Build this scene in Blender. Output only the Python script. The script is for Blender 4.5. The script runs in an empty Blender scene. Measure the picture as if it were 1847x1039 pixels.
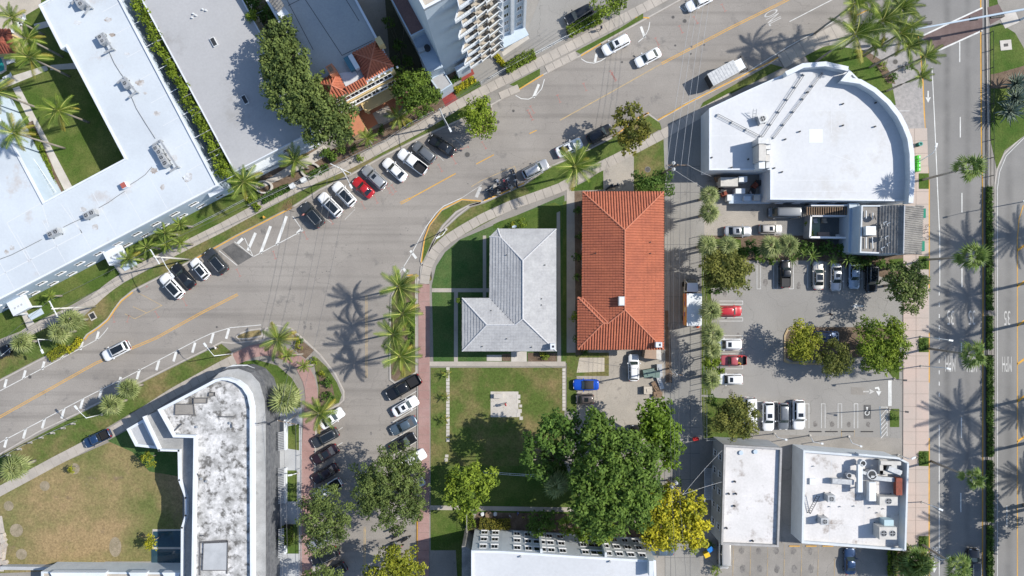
import bpy, bmesh, math, random
import numpy as np
from mathutils import Vector, Matrix
R = math.radians
random.seed(11)
RNG = np.random.default_rng(5)
scn = bpy.context.scene
COL = scn.collection

# ---------------------------------------------------------------- camera: a drone 116 m up, looking straight down
CAM_H = 116.0
MPP = 0.094                                   # metres per photograph pixel on the ground
cam_d = bpy.data.cameras.new('camera'); cam = bpy.data.objects.new('camera', cam_d); COL.objects.link(cam)
cam.location = (0, 0, CAM_H); cam.rotation_euler = (0, 0, 0)
cam_d.sensor_width = 36; cam_d.lens = 36 * CAM_H / (1847 * MPP)
cam_d.clip_start = 1; cam_d.clip_end = 2000
scn.camera = cam

# ---------------------------------------------------------------- daylight
SUN_EL, SUN_DIR = 41.0, (0.974, 0.225)        # direction on the ground from which the sun shines
world = bpy.data.worlds.new('World'); scn.world = world; world.use_nodes = True
wn = world.node_tree; bg = wn.nodes['Background']
sky = wn.nodes.new('ShaderNodeTexSky'); sky.sky_type = 'NISHITA'; sky.sun_disc = False
sky.sun_elevation = R(SUN_EL); sky.sun_rotation = math.atan2(SUN_DIR[0], SUN_DIR[1])
sky.air_density = 1.0; sky.dust_density = 0.6; sky.ozone_density = 1.5
wn.links.new(sky.outputs[0], bg.inputs[0]); bg.inputs[1].default_value = 0.15
sl = bpy.data.lights.new('sun', 'SUN'); sl.energy = 5.0; sl.angle = R(0.55); sl.color = (1.0, 0.95, 0.865)
sun = bpy.data.objects.new('sun', sl); COL.objects.link(sun)
sd = Vector((SUN_DIR[0]*math.cos(R(SUN_EL)), SUN_DIR[1]*math.cos(R(SUN_EL)), math.sin(R(SUN_EL))))
sun.rotation_euler = sd.to_track_quat('Z', 'Y').to_euler(); sun.location = (60, 20, 80)
scn.view_settings.view_transform = 'Standard'; scn.view_settings.look = 'None'
scn.view_settings.exposure = 0.28; scn.view_settings.gamma = 1.0
scn.view_settings.use_curve_mapping = False

# ---------------------------------------------------------------- helpers
def P(px, py, h=0.0):
    """world x, y of the point that stands at height h where the photograph shows (px, py)"""
    k = MPP * (CAM_H - h) / CAM_H
    return ((px - 923.5) * k, (519.5 - py) * k)
def P3(px, py, h=0.0, z=None):
    x, y = P(px, py, h); return (x, y, h if z is None else z)

def link(o, parent=None):
    COL.objects.link(o)
    if parent is not None: o.parent = parent
    return o
def tag(o, label=None, cat=None, group=None, kind=None):
    if label: o['label'] = label
    if cat: o['category'] = cat
    if group: o['group'] = group
    if kind: o['kind'] = kind
    return o
def thing(name, loc, label, cat, group=None, rz=0.0):
    o = bpy.data.objects.new(name, None); o.empty_display_size = .2
    o.location = loc if len(loc) == 3 else (loc[0], loc[1], 0); o.rotation_euler = (0, 0, rz)
    COL.objects.link(o); return tag(o, label, cat, group)
def inst(name, mesh, parent, loc=(0,0,0), rot=(0,0,0), sc=None, mat=None):
    o = bpy.data.objects.new(name, mesh); link(o, parent); o.location = loc; o.rotation_euler = rot
    if sc is not None: o.scale = sc if not isinstance(sc, (int, float)) else (sc,)*3
    if mat is not None:
        o.material_slots[0].link = 'OBJECT'; o.material_slots[0].material = mat
    return o

class G:
    """collects shapes, then links them as one mesh object"""
    def __init__(s, org=(0,0,0)): s.v=[]; s.f=[]; s.m=[]; s.o=org; s.mi=0
    def add(s, vs, fs):
        b=len(s.v); ox,oy,oz=(list(s.o)+[0])[:3]
        s.v += [(x-ox,y-oy,z-oz) for x,y,z in vs]; s.f += [tuple(b+i for i in f) for f in fs]; s.m += [s.mi]*len(fs)
        return s
    def box(s, x0,x1,y0,y1,z0,z1):
        return s.add([(x0,y0,z0),(x1,y0,z0),(x1,y1,z0),(x0,y1,z0),(x0,y0,z1),(x1,y0,z1),(x1,y1,z1),(x0,y1,z1)],
              [(0,3,2,1),(4,5,6,7),(0,1,5,4),(1,2,6,5),(2,3,7,6),(3,0,4,7)])
    def obox(s, c, L, W, z0, z1, a=0.0):
        ca,sa=math.cos(a),math.sin(a)
        pts=[(c[0]+x*ca-y*sa, c[1]+x*sa+y*ca) for x,y in ((-L/2,-W/2),(L/2,-W/2),(L/2,W/2),(-L/2,W/2))]
        return s.prism(pts,z0,z1)
    def prism(s, pts, z0, z1, bottom=True):
        pts=ccw(pts); n=len(pts)
        vs=[(x,y,z0) for x,y in pts]+[(x,y,z1) for x,y in pts]
        fs=[(i,(i+1)%n,n+(i+1)%n,n+i) for i in range(n)]+[tuple(range(n,2*n))]
        if bottom: fs.append(tuple(range(n-1,-1,-1)))
        return s.add(vs,fs)
    def sheet(s, pts, z):
        pts=ccw(pts); return s.add([(x,y,z) for x,y in pts],[tuple(range(len(pts)))])
    def sides(s, pts, z0, z1):
        pts=ccw(pts); n=len(pts)
        return s.add([(x,y,z0) for x,y in pts]+[(x,y,z1) for x,y in pts],[(i,(i+1)%n,n+(i+1)%n,n+i) for i in range(n)])
    def ring(s, outer, inner, z0, z1):
        n=len(outer)
        vs=[(x,y,z0) for x,y in outer]+[(x,y,z1) for x,y in outer]+[(x,y,z1) for x,y in inner]+[(x,y,z0) for x,y in inner]
        fs=[]
        for i in range(n):
            j=(i+1)%n
            fs += [(i,j,n+j,n+i),(n+i,n+j,2*n+j,2*n+i),(2*n+i,2*n+j,3*n+j,3*n+i)]
        return s.add(vs,fs)
    def tube(s, pts, r, n=6, cap=True, r1=None):
        pts=[Vector(p) for p in pts]; m=len(pts); vs=[]; fs=[]
        for k,p in enumerate(pts):
            d=(pts[min(k+1,m-1)]-pts[max(k-1,0)]); d=d.normalized() if d.length>1e-9 else Vector((0,0,1))
            u=d.cross(Vector((0,0,1)) if abs(d.z)<.95 else Vector((1,0,0))).normalized(); w=d.cross(u)
            rr=r if r1 is None else r+(r1-r)*k/(m-1)
            vs += [tuple(p+u*(rr*math.cos(2*math.pi*i/n))+w*(rr*math.sin(2*math.pi*i/n))) for i in range(n)]
        for k in range(m-1):
            fs += [(k*n+i,k*n+(i+1)%n,(k+1)*n+(i+1)%n,(k+1)*n+i) for i in range(n)]
        if cap: fs += [tuple(range(n-1,-1,-1)),tuple(range((m-1)*n,m*n))]
        return s.add(vs,fs)
    def cyl(s, c, r, z0, z1, n=16, r1=None):
        r1 = r if r1 is None else r1
        vs=[(c[0]+r*math.cos(2*math.pi*i/n),c[1]+r*math.sin(2*math.pi*i/n),z0) for i in range(n)]
        vs+=[(c[0]+r1*math.cos(2*math.pi*i/n),c[1]+r1*math.sin(2*math.pi*i/n),z1) for i in range(n)]
        return s.add(vs,[(i,(i+1)%n,n+(i+1)%n,n+i) for i in range(n)]+[tuple(range(n,2*n)),tuple(range(n-1,-1,-1))])
    def wheel(s, c, r, w, n=16):
        return s.tube([(c[0],c[1]-w/2,c[2]),(c[0],c[1]+w/2,c[2])], r, n)
    def mesh(s, name, mats, smooth=False):
        me=bpy.data.meshes.new(name); me.from_pydata(s.v,[],s.f)
        for m in (mats if isinstance(mats,(list,tuple)) else [mats]): me.materials.append(m)
        if any(s.m): me.polygons.foreach_set('material_index', s.m)
        if smooth: me.polygons.foreach_set('use_smooth',[True]*len(s.f))
        me.update(); return me
    def obj(s, name, mats, parent=None, smooth=False, loc=(0,0,0), rz=0.0):
        o=bpy.data.objects.new(name, s.mesh(name,mats,smooth)); link(o,parent); o.location=loc; o.rotation_euler=(0,0,rz)
        return o

def area(pts): return .5*sum(pts[i][0]*pts[(i+1)%len(pts)][1]-pts[(i+1)%len(pts)][0]*pts[i][1] for i in range(len(pts)))
def ccw(pts): return list(pts) if area(pts)>0 else list(pts)[::-1]
def offset(pts, d):
    """ccw polygon moved inwards by d (outwards when negative)"""
    n=len(pts); out=[]
    for i in range(n):
        a,b,c=Vector(pts[i-1]),Vector(pts[i]),Vector(pts[(i+1)%n])
        e1=(b-a).normalized(); e2=(c-b).normalized(); n1=Vector((-e1.y,e1.x)); n2=Vector((-e2.y,e2.x))
        q=n1+n2; l=q.length_squared
        out.append(tuple(b+(q*(2*d/l) if l>.3 else n1*d)))
    return out
def offline(pts, d):
    n=len(pts); out=[]
    for i in range(n):
        b=Vector(pts[i]); a=Vector(pts[i-1]) if i else None; c=Vector(pts[i+1]) if i<n-1 else None
        e=[(b-a).normalized()] if a is not None else []
        if c is not None: e.append((c-b).normalized())
        q=sum((Vector((-k.y,k.x)) for k in e),Vector((0,0)))
        out.append(tuple(b+q*((2 if len(e)>1 else 1)*d/max(q.length_squared,.3))))
    return out
def W(pts, h=0.0): return [P(x,y,h) for x,y in pts]
def resample(pts, step):
    pts=[Vector(p) for p in pts]; L=[0]
    for a,b in zip(pts,pts[1:]): L.append(L[-1]+(b-a).length)
    n=max(1,round(L[-1]/step)); out=[]
    for k in range(n+1):
        t=L[-1]*k/n; i=0
        while i<len(L)-2 and L[i+1]<t: i+=1
        out.append(pts[i].lerp(pts[i+1],(t-L[i])/max(L[i+1]-L[i],1e-9)))
    return out

# ---------------------------------------------------------------- materials
def mat(name, c1, c2=None, big=.12, rough=.85, fine=6.0, fa=.25, bump=0.0, spec=.3, metal=0.0, spots=None, spot_s=.25, spot_t=.62,
        bias=.5, coat=0.0, streak=0.0, tint=False, trans=0.0, stripes=None, cracks=0.0):
    m=bpy.data.materials.new(name); m.use_nodes=True; nt=m.node_tree; nd=nt.nodes; lk=nt.links
    b=nd['Principled BSDF']; b.inputs['Roughness'].default_value=rough; b.inputs['Metallic'].default_value=metal
    b.inputs['Specular IOR Level'].default_value=spec
    if coat: b.inputs['Coat Weight'].default_value=coat; b.inputs['Coat Roughness'].default_value=.06
    if c2 is None and not tint and fa==0: b.inputs['Base Color'].default_value=(*c1,1); return m
    geo=nd.new('ShaderNodeNewGeometry')
    def noise(s,d=3,r=.55):
        n=nd.new('ShaderNodeTexNoise'); n.inputs['Scale'].default_value=s; n.inputs['Detail'].default_value=d; n.inputs['Roughness'].default_value=r
        lk.new(geo.outputs['Position'],n.inputs['Vector']); return n.outputs['Fac']
    def ramp(src,a,b2):
        r=nd.new('ShaderNodeMapRange'); r.inputs[1].default_value=a; r.inputs[2].default_value=b2; lk.new(src,r.inputs[0]); return r.outputs[0]
    def mix(f,a,b2,mode='MIX'):
        x=nd.new('ShaderNodeMix'); x.data_type='RGBA'; x.blend_type=mode
        if isinstance(f,(int,float)): x.inputs[0].default_value=f
        else: lk.new(f,x.inputs[0])
        for v,i in ((a,6),(b2,7)):
            if isinstance(v,tuple): x.inputs[i].default_value=(*v,1)
            else: lk.new(v,x.inputs[i])
        return x.outputs[2]
    col=c1
    if tint:
        at=nd.new('ShaderNodeAttribute'); at.attribute_name='tint'
        col=mix(at.outputs['Fac'],c1,c2)
    elif c2 is not None:
        col=mix(ramp(noise(big,5,.62),bias-.13,bias+.13),c1,c2)
    if spots is not None:
        col=mix(ramp(noise(spot_s,6,.7),spot_t,spot_t+.12),col,spots)
    if streak:                                 # long faint tyre and sealing streaks along the street
        mp=nd.new('ShaderNodeMapping'); mp.inputs['Rotation'].default_value=(0,0,R(-27)); mp.inputs['Scale'].default_value=(.025,.75,1); lk.new(geo.outputs['Position'],mp.inputs[0])
        n=nd.new('ShaderNodeTexNoise'); n.inputs['Scale'].default_value=1; n.inputs['Detail'].default_value=4; lk.new(mp.outputs[0],n.inputs['Vector'])
        mm=nd.new('ShaderNodeMath'); mm.operation='MULTIPLY'; mm.inputs[1].default_value=streak; lk.new(ramp(n.outputs['Fac'],.5,.72),mm.inputs[0]); col=mix(mm.outputs[0],col,tuple(k*.62 for k in c1))
    if cracks:
        v=nd.new('ShaderNodeTexVoronoi'); v.feature='DISTANCE_TO_EDGE'; v.inputs['Scale'].default_value=.16
        nz=nd.new('ShaderNodeTexNoise'); nz.inputs['Scale'].default_value=.5; nz.inputs['Detail'].default_value=4
        lk.new(geo.outputs['Position'],nz.inputs['Vector'])
        va=nd.new('ShaderNodeVectorMath'); va.operation='MULTIPLY_ADD'; va.inputs[1].default_value=(3,3,0)
        lk.new(nz.outputs['Color'],va.inputs[0]); lk.new(geo.outputs['Position'],va.inputs[2]); lk.new(va.outputs[0],v.inputs['Vector'])
        col=mix(ramp(v.outputs['Distance'],.006,.0),col,tuple(k*(1-cracks) for k in c1))
    if stripes:                                # tyre wear along a road that runs in y: list of (x, width, darkening)
        sx=nd.new('ShaderNodeSeparateXYZ'); lk.new(geo.outputs['Position'],sx.inputs[0])
        for x0,w0,dk in stripes:
            a1=nd.new('ShaderNodeMath'); a1.operation='SUBTRACT'; a1.inputs[1].default_value=x0; lk.new(sx.outputs[0],a1.inputs[0])
            a2=nd.new('ShaderNodeMath'); a2.operation='ABSOLUTE'; lk.new(a1.outputs[0],a2.inputs[0])
            rr=nd.new('ShaderNodeMapRange'); rr.inputs[1].default_value=w0; rr.inputs[2].default_value=0; rr.inputs[4].default_value=dk; rr.interpolation_type='SMOOTHSTEP'
            lk.new(a2.outputs[0],rr.inputs[0]); mm=nd.new('ShaderNodeMath'); mm.operation='MULTIPLY'; lk.new(rr.outputs[0],mm.inputs[0]); lk.new(ramp(noise(.3,3),.2,.6),mm.inputs[1])
            col=mix(mm.outputs[0],col,(.03,.03,.03))
    if fa:
        k=ramp(noise(fine,4,.7),.25,.75); g=nd.new('ShaderNodeMapRange'); g.inputs[3].default_value=1-fa; g.inputs[4].default_value=1+fa; lk.new(k,g.inputs[0])
        cc=nd.new('ShaderNodeCombineColor'); [lk.new(g.outputs[0],cc.inputs[i]) for i in range(3)]
        col=mix(1.0,col,cc.outputs[0],'MULTIPLY')
    if isinstance(col,tuple): b.inputs['Base Color'].default_value=(*col,1)
    else: lk.new(col,b.inputs['Base Color'])
    if bump:
        bp=nd.new('ShaderNodeBump'); bp.inputs['Strength'].default_value=bump; bp.inputs['Distance'].default_value=.06
        lk.new(noise(fine*1.3,3),bp.inputs['Height']); lk.new(bp.outputs[0],b.inputs['Normal'])
    if trans:
        tr=nd.new('ShaderNodeBsdfTranslucent'); ms=nd.new('ShaderNodeMixShader'); ms.inputs[0].default_value=trans
        if not isinstance(col,tuple): lk.new(col,tr.inputs[0])
        lk.new(b.outputs[0],ms.inputs[1]); lk.new(tr.outputs[0],ms.inputs[2]); lk.new(ms.outputs[0],nd['Material Output'].inputs[0])
    return m
ASPH=mat('asphalt',(.225,.206,.186),(.285,.262,.236),big=.06,fine=5,fa=.15,rough=.9,spots=(.165,.155,.145),spot_s=.3,spot_t=.585,cracks=.08,streak=.5)
ASPH2=mat('asphalt_main_road',(.19,.185,.178),(.225,.218,.208),big=.1,fine=5,fa=.1,rough=.9,
   stripes=[((1708-923.5)*MPP,1.0,.35),((1745-923.5)*MPP,.9,.25),((1820-923.5)*MPP,1.2,.25)])
LOT=mat('lot_asphalt',(.235,.225,.21),(.27,.258,.24),big=.1,fine=6,fa=.16,spots=(.15,.14,.13),spot_s=.5,spot_t=.67,cracks=.3)
DARKPATCH=mat('asphalt_patch',(.075,.075,.075),(.13,.125,.12),big=.5,fa=.3)
CONC=mat('concrete',(.40,.36,.315),(.33,.30,.265),big=.35,fine=9,fa=.14,spots=(.24,.21,.18),spot_s=.5,spot_t=.66)
CONC2=mat('concrete_dark',(.27,.25,.225),(.215,.20,.18),big=.2,fine=7,fa=.16,spots=(.14,.13,.12),spot_s=.35,spot_t=.63,cracks=.3)
CONCW=mat('concrete_pale',(.50,.47,.43),(.42,.39,.35),big=.5,fine=8,fa=.12)
DRIVE=mat('driveway_concrete',(.36,.325,.28),(.30,.275,.24),big=.25,fine=6,fa=.2,spots=(.18,.165,.15),spot_s=.35,spot_t=.6,cracks=.35)
PINKC=mat('pink_concrete',(.46,.36,.31),(.40,.34,.30),big=.12,fine=8,fa=.1,spots=(.33,.28,.25),spot_s=.3,spot_t=.66)
REDW=mat('red_walk_concrete',(.29,.175,.155),(.34,.22,.20),big=.3,fine=8,fa=.14,spots=(.25,.16,.15),spot_s=.4,spot_t=.64)
PAVER=mat('grey_pavers',(.33,.31,.30),(.25,.24,.235),big=1.6,fine=6,fa=.15)
BRICKX=mat('crosswalk_brick',(.115,.078,.072),(.155,.112,.103),big=.5,fine=6,fa=.2)
KERB=mat('kerb_concrete',(.43,.40,.36),(.36,.33,.30),big=.6,fine=8,fa=.12)
YEL=mat('yellow_paint',(.62,.34,.06),(.50,.27,.05),big=.8,fine=9,fa=.2)
YELW=mat('worn_yellow_paint',(.46,.33,.16),(.32,.26,.18),big=1.2,fine=9,fa=.25)
WHT=mat('white_paint',(.66,.66,.64),(.50,.50,.48),big=.9,fine=9,fa=.14)
WHTW=mat('worn_white_paint',(.50,.49,.47),(.38,.37,.35),big=.9,fine=9,fa=.2)
BLUEP=mat('blue_paint',(.12,.25,.38),(.2,.27,.33),big=1,fa=.2)
REDM=mat('red_marking',(.42,.15,.13),(.36,.2,.17),big=1.5,fa=.2)
OIL=mat('oil_stain',(.13,.122,.114),(.22,.205,.19),big=1.6,fine=5,fa=.4)
IRON=mat('cast_iron',(.09,.085,.08),fa=.3)
LAWN=mat('lawn_grass',(.06,.10,.02),(.13,.145,.045),big=.18,fine=5,fa=.42,bump=.6,rough=1,spec=.1,bias=.53)
LAWN2=mat('lawn_grass_green',(.055,.10,.02),(.105,.135,.036),big=.2,fine=5,fa=.42,bump=.6,rough=1,spec=.1)
LAWND=mat('lawn_grass_deep',(.05,.105,.03),(.085,.125,.042),big=.3,fine=5,fa=.4,bump=.6,rough=1,spec=.1)
LAWNB=mat('lawn_grass_dry',(.275,.20,.105),(.12,.135,.045),big=.085,fine=3.2,fa=.42,bump=.6,rough=1,spec=.1,bias=.52,spots=(.17,.125,.085),spot_s=.3,spot_t=.6)
LAWNM=mat('lawn_grass_mixed',(.08,.115,.028),(.20,.155,.075),big=.16,fine=3.5,fa=.45,bump=.6,rough=1,spec=.1,bias=.56)
SOIL=mat('soil_mulch',(.115,.08,.055),(.17,.125,.09),big=.8,fine=6,fa=.45,bump=.6,rough=1)
SAND=mat('sand_beige',(.46,.41,.34),(.38,.34,.29),big=.3,fa=.2)
RWHITE=mat('roof_white',(.51,.55,.585),(.45,.485,.52),big=.1,fine=3,fa=.05,rough=.6,spots=(.43,.41,.40),spot_s=.16,spot_t=.585)
RWHITE2=mat('roof_white_clean',(.53,.54,.555),(.475,.485,.50),big=.07,fine=2,fa=.06,rough=.6,spots=(.45,.445,.44),spot_s=.12,spot_t=.555)
RWHITE3=mat('roof_white_rusty',(.60,.58,.57),(.52,.505,.49),big=.2,fine=3,fa=.09,rough=.6,spots=(.27,.235,.21),spot_s=.30,spot_t=.565)
RDIRTY=mat('roof_white_mildewed',(.60,.59,.58),(.31,.305,.295),big=.6,fine=2.2,fa=.28,bias=.50,spots=(.12,.115,.107),spot_s=.85,spot_t=.505)
RGREY=mat('roof_grey_membrane',(.375,.375,.38),(.335,.335,.34),big=.06,fine=3,fa=.07,spots=(.29,.285,.28),spot_s=.12,spot_t=.57)
RGREY2=mat('roof_slate_grey',(.33,.345,.35),(.38,.385,.375),big=.12,fine=4,fa=.1,spots=(.25,.25,.24),spot_s=.15,spot_t=.6)
SEAM=mat('roof_seam',(.56,.58,.60),fa=.1)
SEAMD=mat('roof_seam_dark',(.10,.10,.105),fa=.2)
WALLW=mat('wall_white',(.62,.65,.69),(.55,.58,.62),big=.4,fa=.05,rough=.8)
WALLB=mat('wall_pale_blue',(.45,.53,.61),(.40,.48,.56),big=.4,fa=.05,rough=.8)
WALLB2=mat('wall_light_blue',(.46,.53,.60),(.42,.49,.56),big=.3,fa=.05,rough=.8)
WALLC=mat('wall_cream',(.60,.45,.22),(.54,.41,.21),big=.5,fa=.08,rough=.85)
WALLG=mat('wall_grey',(.40,.41,.42),(.34,.35,.36),big=.5,fa=.08,rough=.85)
WALLK=mat('wall_pale_grey',(.56,.59,.61),(.50,.53,.55),big=.5,fa=.06,rough=.85)
TRIMV=mat('coping_violet_shade',(.42,.38,.52),fa=.05)
TILEO=mat('orange_clay_tile',(.385,.122,.066),(.33,.104,.06),big=.35,fine=3,fa=.22,rough=.8,spots=(.45,.158,.078),spot_s=.9,spot_t=.63,streak=.35)
TILEO2=mat('orange_tile_ridge',(.44,.165,.10),fa=.25)
TILEG=mat('grey_white_tile',(.385,.385,.385),(.33,.33,.335),big=.5,fine=2.5,fa=.15,rough=.8,spots=(.30,.30,.30),spot_s=.5,spot_t=.6)
TILEG2=mat('grey_ridge_tile',(.47,.47,.48),fa=.12)
TILED=mat('weathered_dark_tile',(.155,.15,.145),(.24,.23,.215),big=.6,fine=4,fa=.25)
GLASS=mat('window_glass',(.015,.02,.027),fa=0,rough=.08,spec=.6)
FRAME=mat('window_frame_white',(.72,.72,.72),fa=0)
METAL=mat('galvanised_metal',(.38,.39,.40),(.48,.49,.49),big=2,fa=.1,rough=.45,metal=.4)
METALW=mat('painted_metal_white',(.62,.64,.65),fa=.06,rough=.5)
METALB=mat('painted_metal_beige',(.52,.50,.46),(.44,.42,.39),big=1.5,fa=.08,rough=.5)
DARK=mat('dark_metal',(.035,.037,.04),fa=.2,rough=.5)
RUST=mat('rusty_metal',(.25,.07,.045),(.18,.06,.04),big=2,fa=.3)
WOOD=mat('weathered_wood',(.22,.15,.10),(.17,.12,.08),big=2,fa=.3)
POLEC=mat('pole_concrete',(.50,.48,.44),fa=.1)
WIREM=mat('cable',(.11,.11,.115),fa=0,rough=.5)
WIREL=mat('cable_bright',(.42,.42,.42),fa=0,rough=.5)
BLACK=mat('tyre_rubber',(.02,.02,.02),fa=.2)
WATER=mat('pool_water',(.02,.24,.22),fa=.1,rough=.08,spec=.6)
WATERD=mat('pool_water_deep',(.02,.05,.07),(.03,.07,.09),big=.5,fa=.1,rough=.08,spec=.6)
CORAL=mat('coral_patio',(.48,.205,.11),(.41,.17,.095),big=.4,fa=.12)
BRWN=mat('terrace_brown_tile',(.20,.115,.10),(.17,.10,.09),big=.6,fine=5,fa=.25)
STONE=mat('rubble_stone',(.46,.41,.35),(.36,.32,.28),big=.8,fa=.25,bump=.4)
BARK=mat('bark',(.20,.17,.14),(.26,.23,.19),big=1.5,fa=.25,rough=.95)
PALMT=mat('palm_trunk',(.30,.27,.23),(.24,.21,.18),big=1.5,fa=.2,rough=.95)
def leaf(name,a,b,tr=.3): return mat(name,a,b,tint=True,fa=.12,fine=2,rough=.7,spec=.25,trans=tr)
L_OLIVE=leaf('leaf_olive',(.045,.074,.018),(.195,.25,.068))
L_DEEP=leaf('leaf_deep_green',(.025,.062,.010),(.13,.225,.038))
L_MID=leaf('leaf_green',(.033,.075,.011),(.165,.255,.042))
L_BRIGHT=leaf('leaf_bright_green',(.06,.11,.012),(.26,.34,.035))
L_YELLOW=leaf('leaf_yellow_flower',(.11,.15,.015),(.60,.53,.03))
L_GOLD=leaf('leaf_golden_green',(.085,.125,.012),(.36,.36,.035))
L_SEA=leaf('leaf_seagrape',(.05,.075,.014),(.30,.27,.045))
L_BLUE=leaf('leaf_blue_grey',(.05,.075,.055),(.18,.24,.20))
L_BROWN=leaf('leaf_brownish',(.055,.08,.018),(.25,.25,.055))
L_BAMBOO=leaf('leaf_bamboo',(.06,.10,.012),(.26,.34,.03))
F_COCO=mat('frond_coconut',(.06,.115,.016),(.20,.27,.035),big=.5,fa=.25,fine=1.5,trans=.25,rough=.6)
F_COCOY=mat('frond_yellowing',(.30,.24,.035),(.20,.20,.03),big=.5,fa=.25,fine=1.5,trans=.25,rough=.6)
F_FAN=mat('frond_sabal',(.12,.155,.045),(.26,.30,.11),big=.5,fa=.25,fine=1.5,trans=.2,rough=.6)
RACH=mat('frond_midrib',(.42,.42,.12),fa=0)
F_WASH=mat('frond_fan_green',(.085,.15,.03),(.22,.29,.07),big=.5,fa=.25,fine=1.5,trans=.25,rough=.5)
F_SILV=mat('frond_silver',(.10,.14,.10),(.24,.29,.23),big=.6,fa=.2,fine=1.5,rough=.6)
F_FAN2=mat('frond_sabal_light',(.24,.29,.09),(.36,.38,.17),big=.5,fa=.2,fine=1.5,trans=.2,rough=.6)
F_DEAD=mat('frond_dead_brown',(.20,.13,.07),fa=.3)
# ================================================================= THE GROUND
def sheet(name, px, m, z, h=0, parent=None):
    g=G(); g.sheet(W(px),z); o=g.obj(name,m,parent)
    if parent is None: o['kind']='structure'
    return o
g=G(); g.sheet([(-420,-420),(420,-420),(420,420),(-420,420)],-.06); g.obj('ground',mat('ground_far',(.16,.16,.13),(.24,.23,.21),big=.02,fa=.2))['kind']='structure'
road=sheet('road',[(-160,-120),(2100,-120),(2100,1160),(-160,1160)],ASPH,0)
mainroad=sheet('main_road',[(1648,-110),(2000,-110),(2000,1150),(1650,1150)],ASPH2,.004)

def block(name, px, kerb=True, top=CONC2, z=.12):
    pts=ccw(W(px)); g=G(); g.prism(pts,-.3,z); o=g.obj(name,top); o['kind']='structure'
    if kerb:
        g=G(); g.ring(offset(pts,-.02),offset(pts,.20),-.2,z+.012); g.obj('kerb',KERB,o)
    return o
LVN={}
def surf(px, name, m, lv=0, base=.134):
    LVN[lv]=LVN.get(lv,-1)+1
    return sheet(name,px,m,base+.005*lv+.0004*(LVN[lv]%10))

NK=[(-160,764),(0,688),(71,651),(151,614),(158,604),(180,590),(195,577),(206,560),(219,543),(240,526),(303,494),(346,472),(400,442),(425,428),(527,376),(577,344),(631,318),(689,285),(760,249),(846,210),
    (848,236),(856,244),(867,246),(880,242),(889,234),(887,190),(937,162),(980,136),(1047,102),(1084,80),(1171,32),(1225,2),(1400,-100)]
blockN=block('north_block',NK+[(1380,-115),(-160,-115)])
SK=[(-160,895),(0,818),(71,777),(141,744),(249,690),(336,647),(400,616),(418,618),(475,612),(478,592),(500,586),(525,591),(546,609),(577,638),(605,673),(621,705),(621,722),(610,732),(596,738),(580,750),(572,766),(570,800),(566,1160)]
blockS=block('south_block',SK+[(-160,1160)])
MK=[(753,1160),(753,560),(751,530),(753,500),(757,505),(759,480),(771,479),(771,465),(775,448),(790,421),(824,389),(848,370),(872,363),(910,347),(945,331),(991,300),(1056,272),(1105,246),(1150,214),(1169,204),(1186,217),(1232,191),(1266,173),(1387,113),(1480,61),(1530,35),(1568,17),(1610,14),(1638,22),(1650,40),(1655,65),(1660,100),(1664,150),(1668,240),(1675,335),(1675,520),(1675,1160)]
blockM=block('middle_block',MK)
blockI=block('palm_island',[(751,496),(733,497),(716,510),(705,535),(702,600),(703,685),(712,692),(738,681),(752,672)])
blockT=block('corner_island',[(765,430),(774,406),(796,378),(833,359),(869,362),(866,367),(845,372),(823,384),(800,408),(785,432),(776,452),(765,475),(760,477),(758,470)])
blockG=block('grass_tip',[(425,608),(430,602),(448,595),(470,592),(475,596),(474,607),(450,612),(430,612)])
medW=block('median',[(1776,-110),(1781,240),(1782,1160),(1794,1160),(1794,335),(1799,305),(1811,279),(1847,244),(1960,150),(1870,-110)])
blockE=block('east_block',[(1925,-110),(2060,-110),(2060,1150),(1925,1150)])

def walk(name, px, width, m, step=1.5, z=.13, gap=.035, cols=1, zt=.052, base=CONC2, side=0):
    """a pavement made of separate slabs laid along a line"""
    line=[Vector(p) for p in W(px)]
    pts=resample(line,step); half=width/2
    Lp=offline([tuple(p) for p in pts],half+side); Rp=offline([tuple(p) for p in pts],-half+side)
    g=G(); g.sheet(ccw(Lp+Rp[::-1]) if True else [],z); o=g.obj(name,base); o['kind']='structure'
    rr=random.Random(3)
    for i in range(len(pts)-1):
        for c in range(cols):
            a=[Vector(Lp[i]).lerp(Vector(Rp[i]),c/cols),Vector(Lp[i]).lerp(Vector(Rp[i]),(c+1)/cols),Vector(Lp[i+1]).lerp(Vector(Rp[i+1]),(c+1)/cols),Vector(Lp[i+1]).lerp(Vector(Rp[i+1]),c/cols)]
            cen=sum(a,Vector((0,0)))/4
            q=[tuple(cen+(p-cen)*(1-gap/max((p-cen).length,.1))) for p in a]
            if abs(area(q))<.05: continue
            k=G(); h=z+zt+rr.uniform(-.006,.006); k.prism(q,z-.02,h,bottom=False); k.obj('slab',m,o)
    return o
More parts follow.
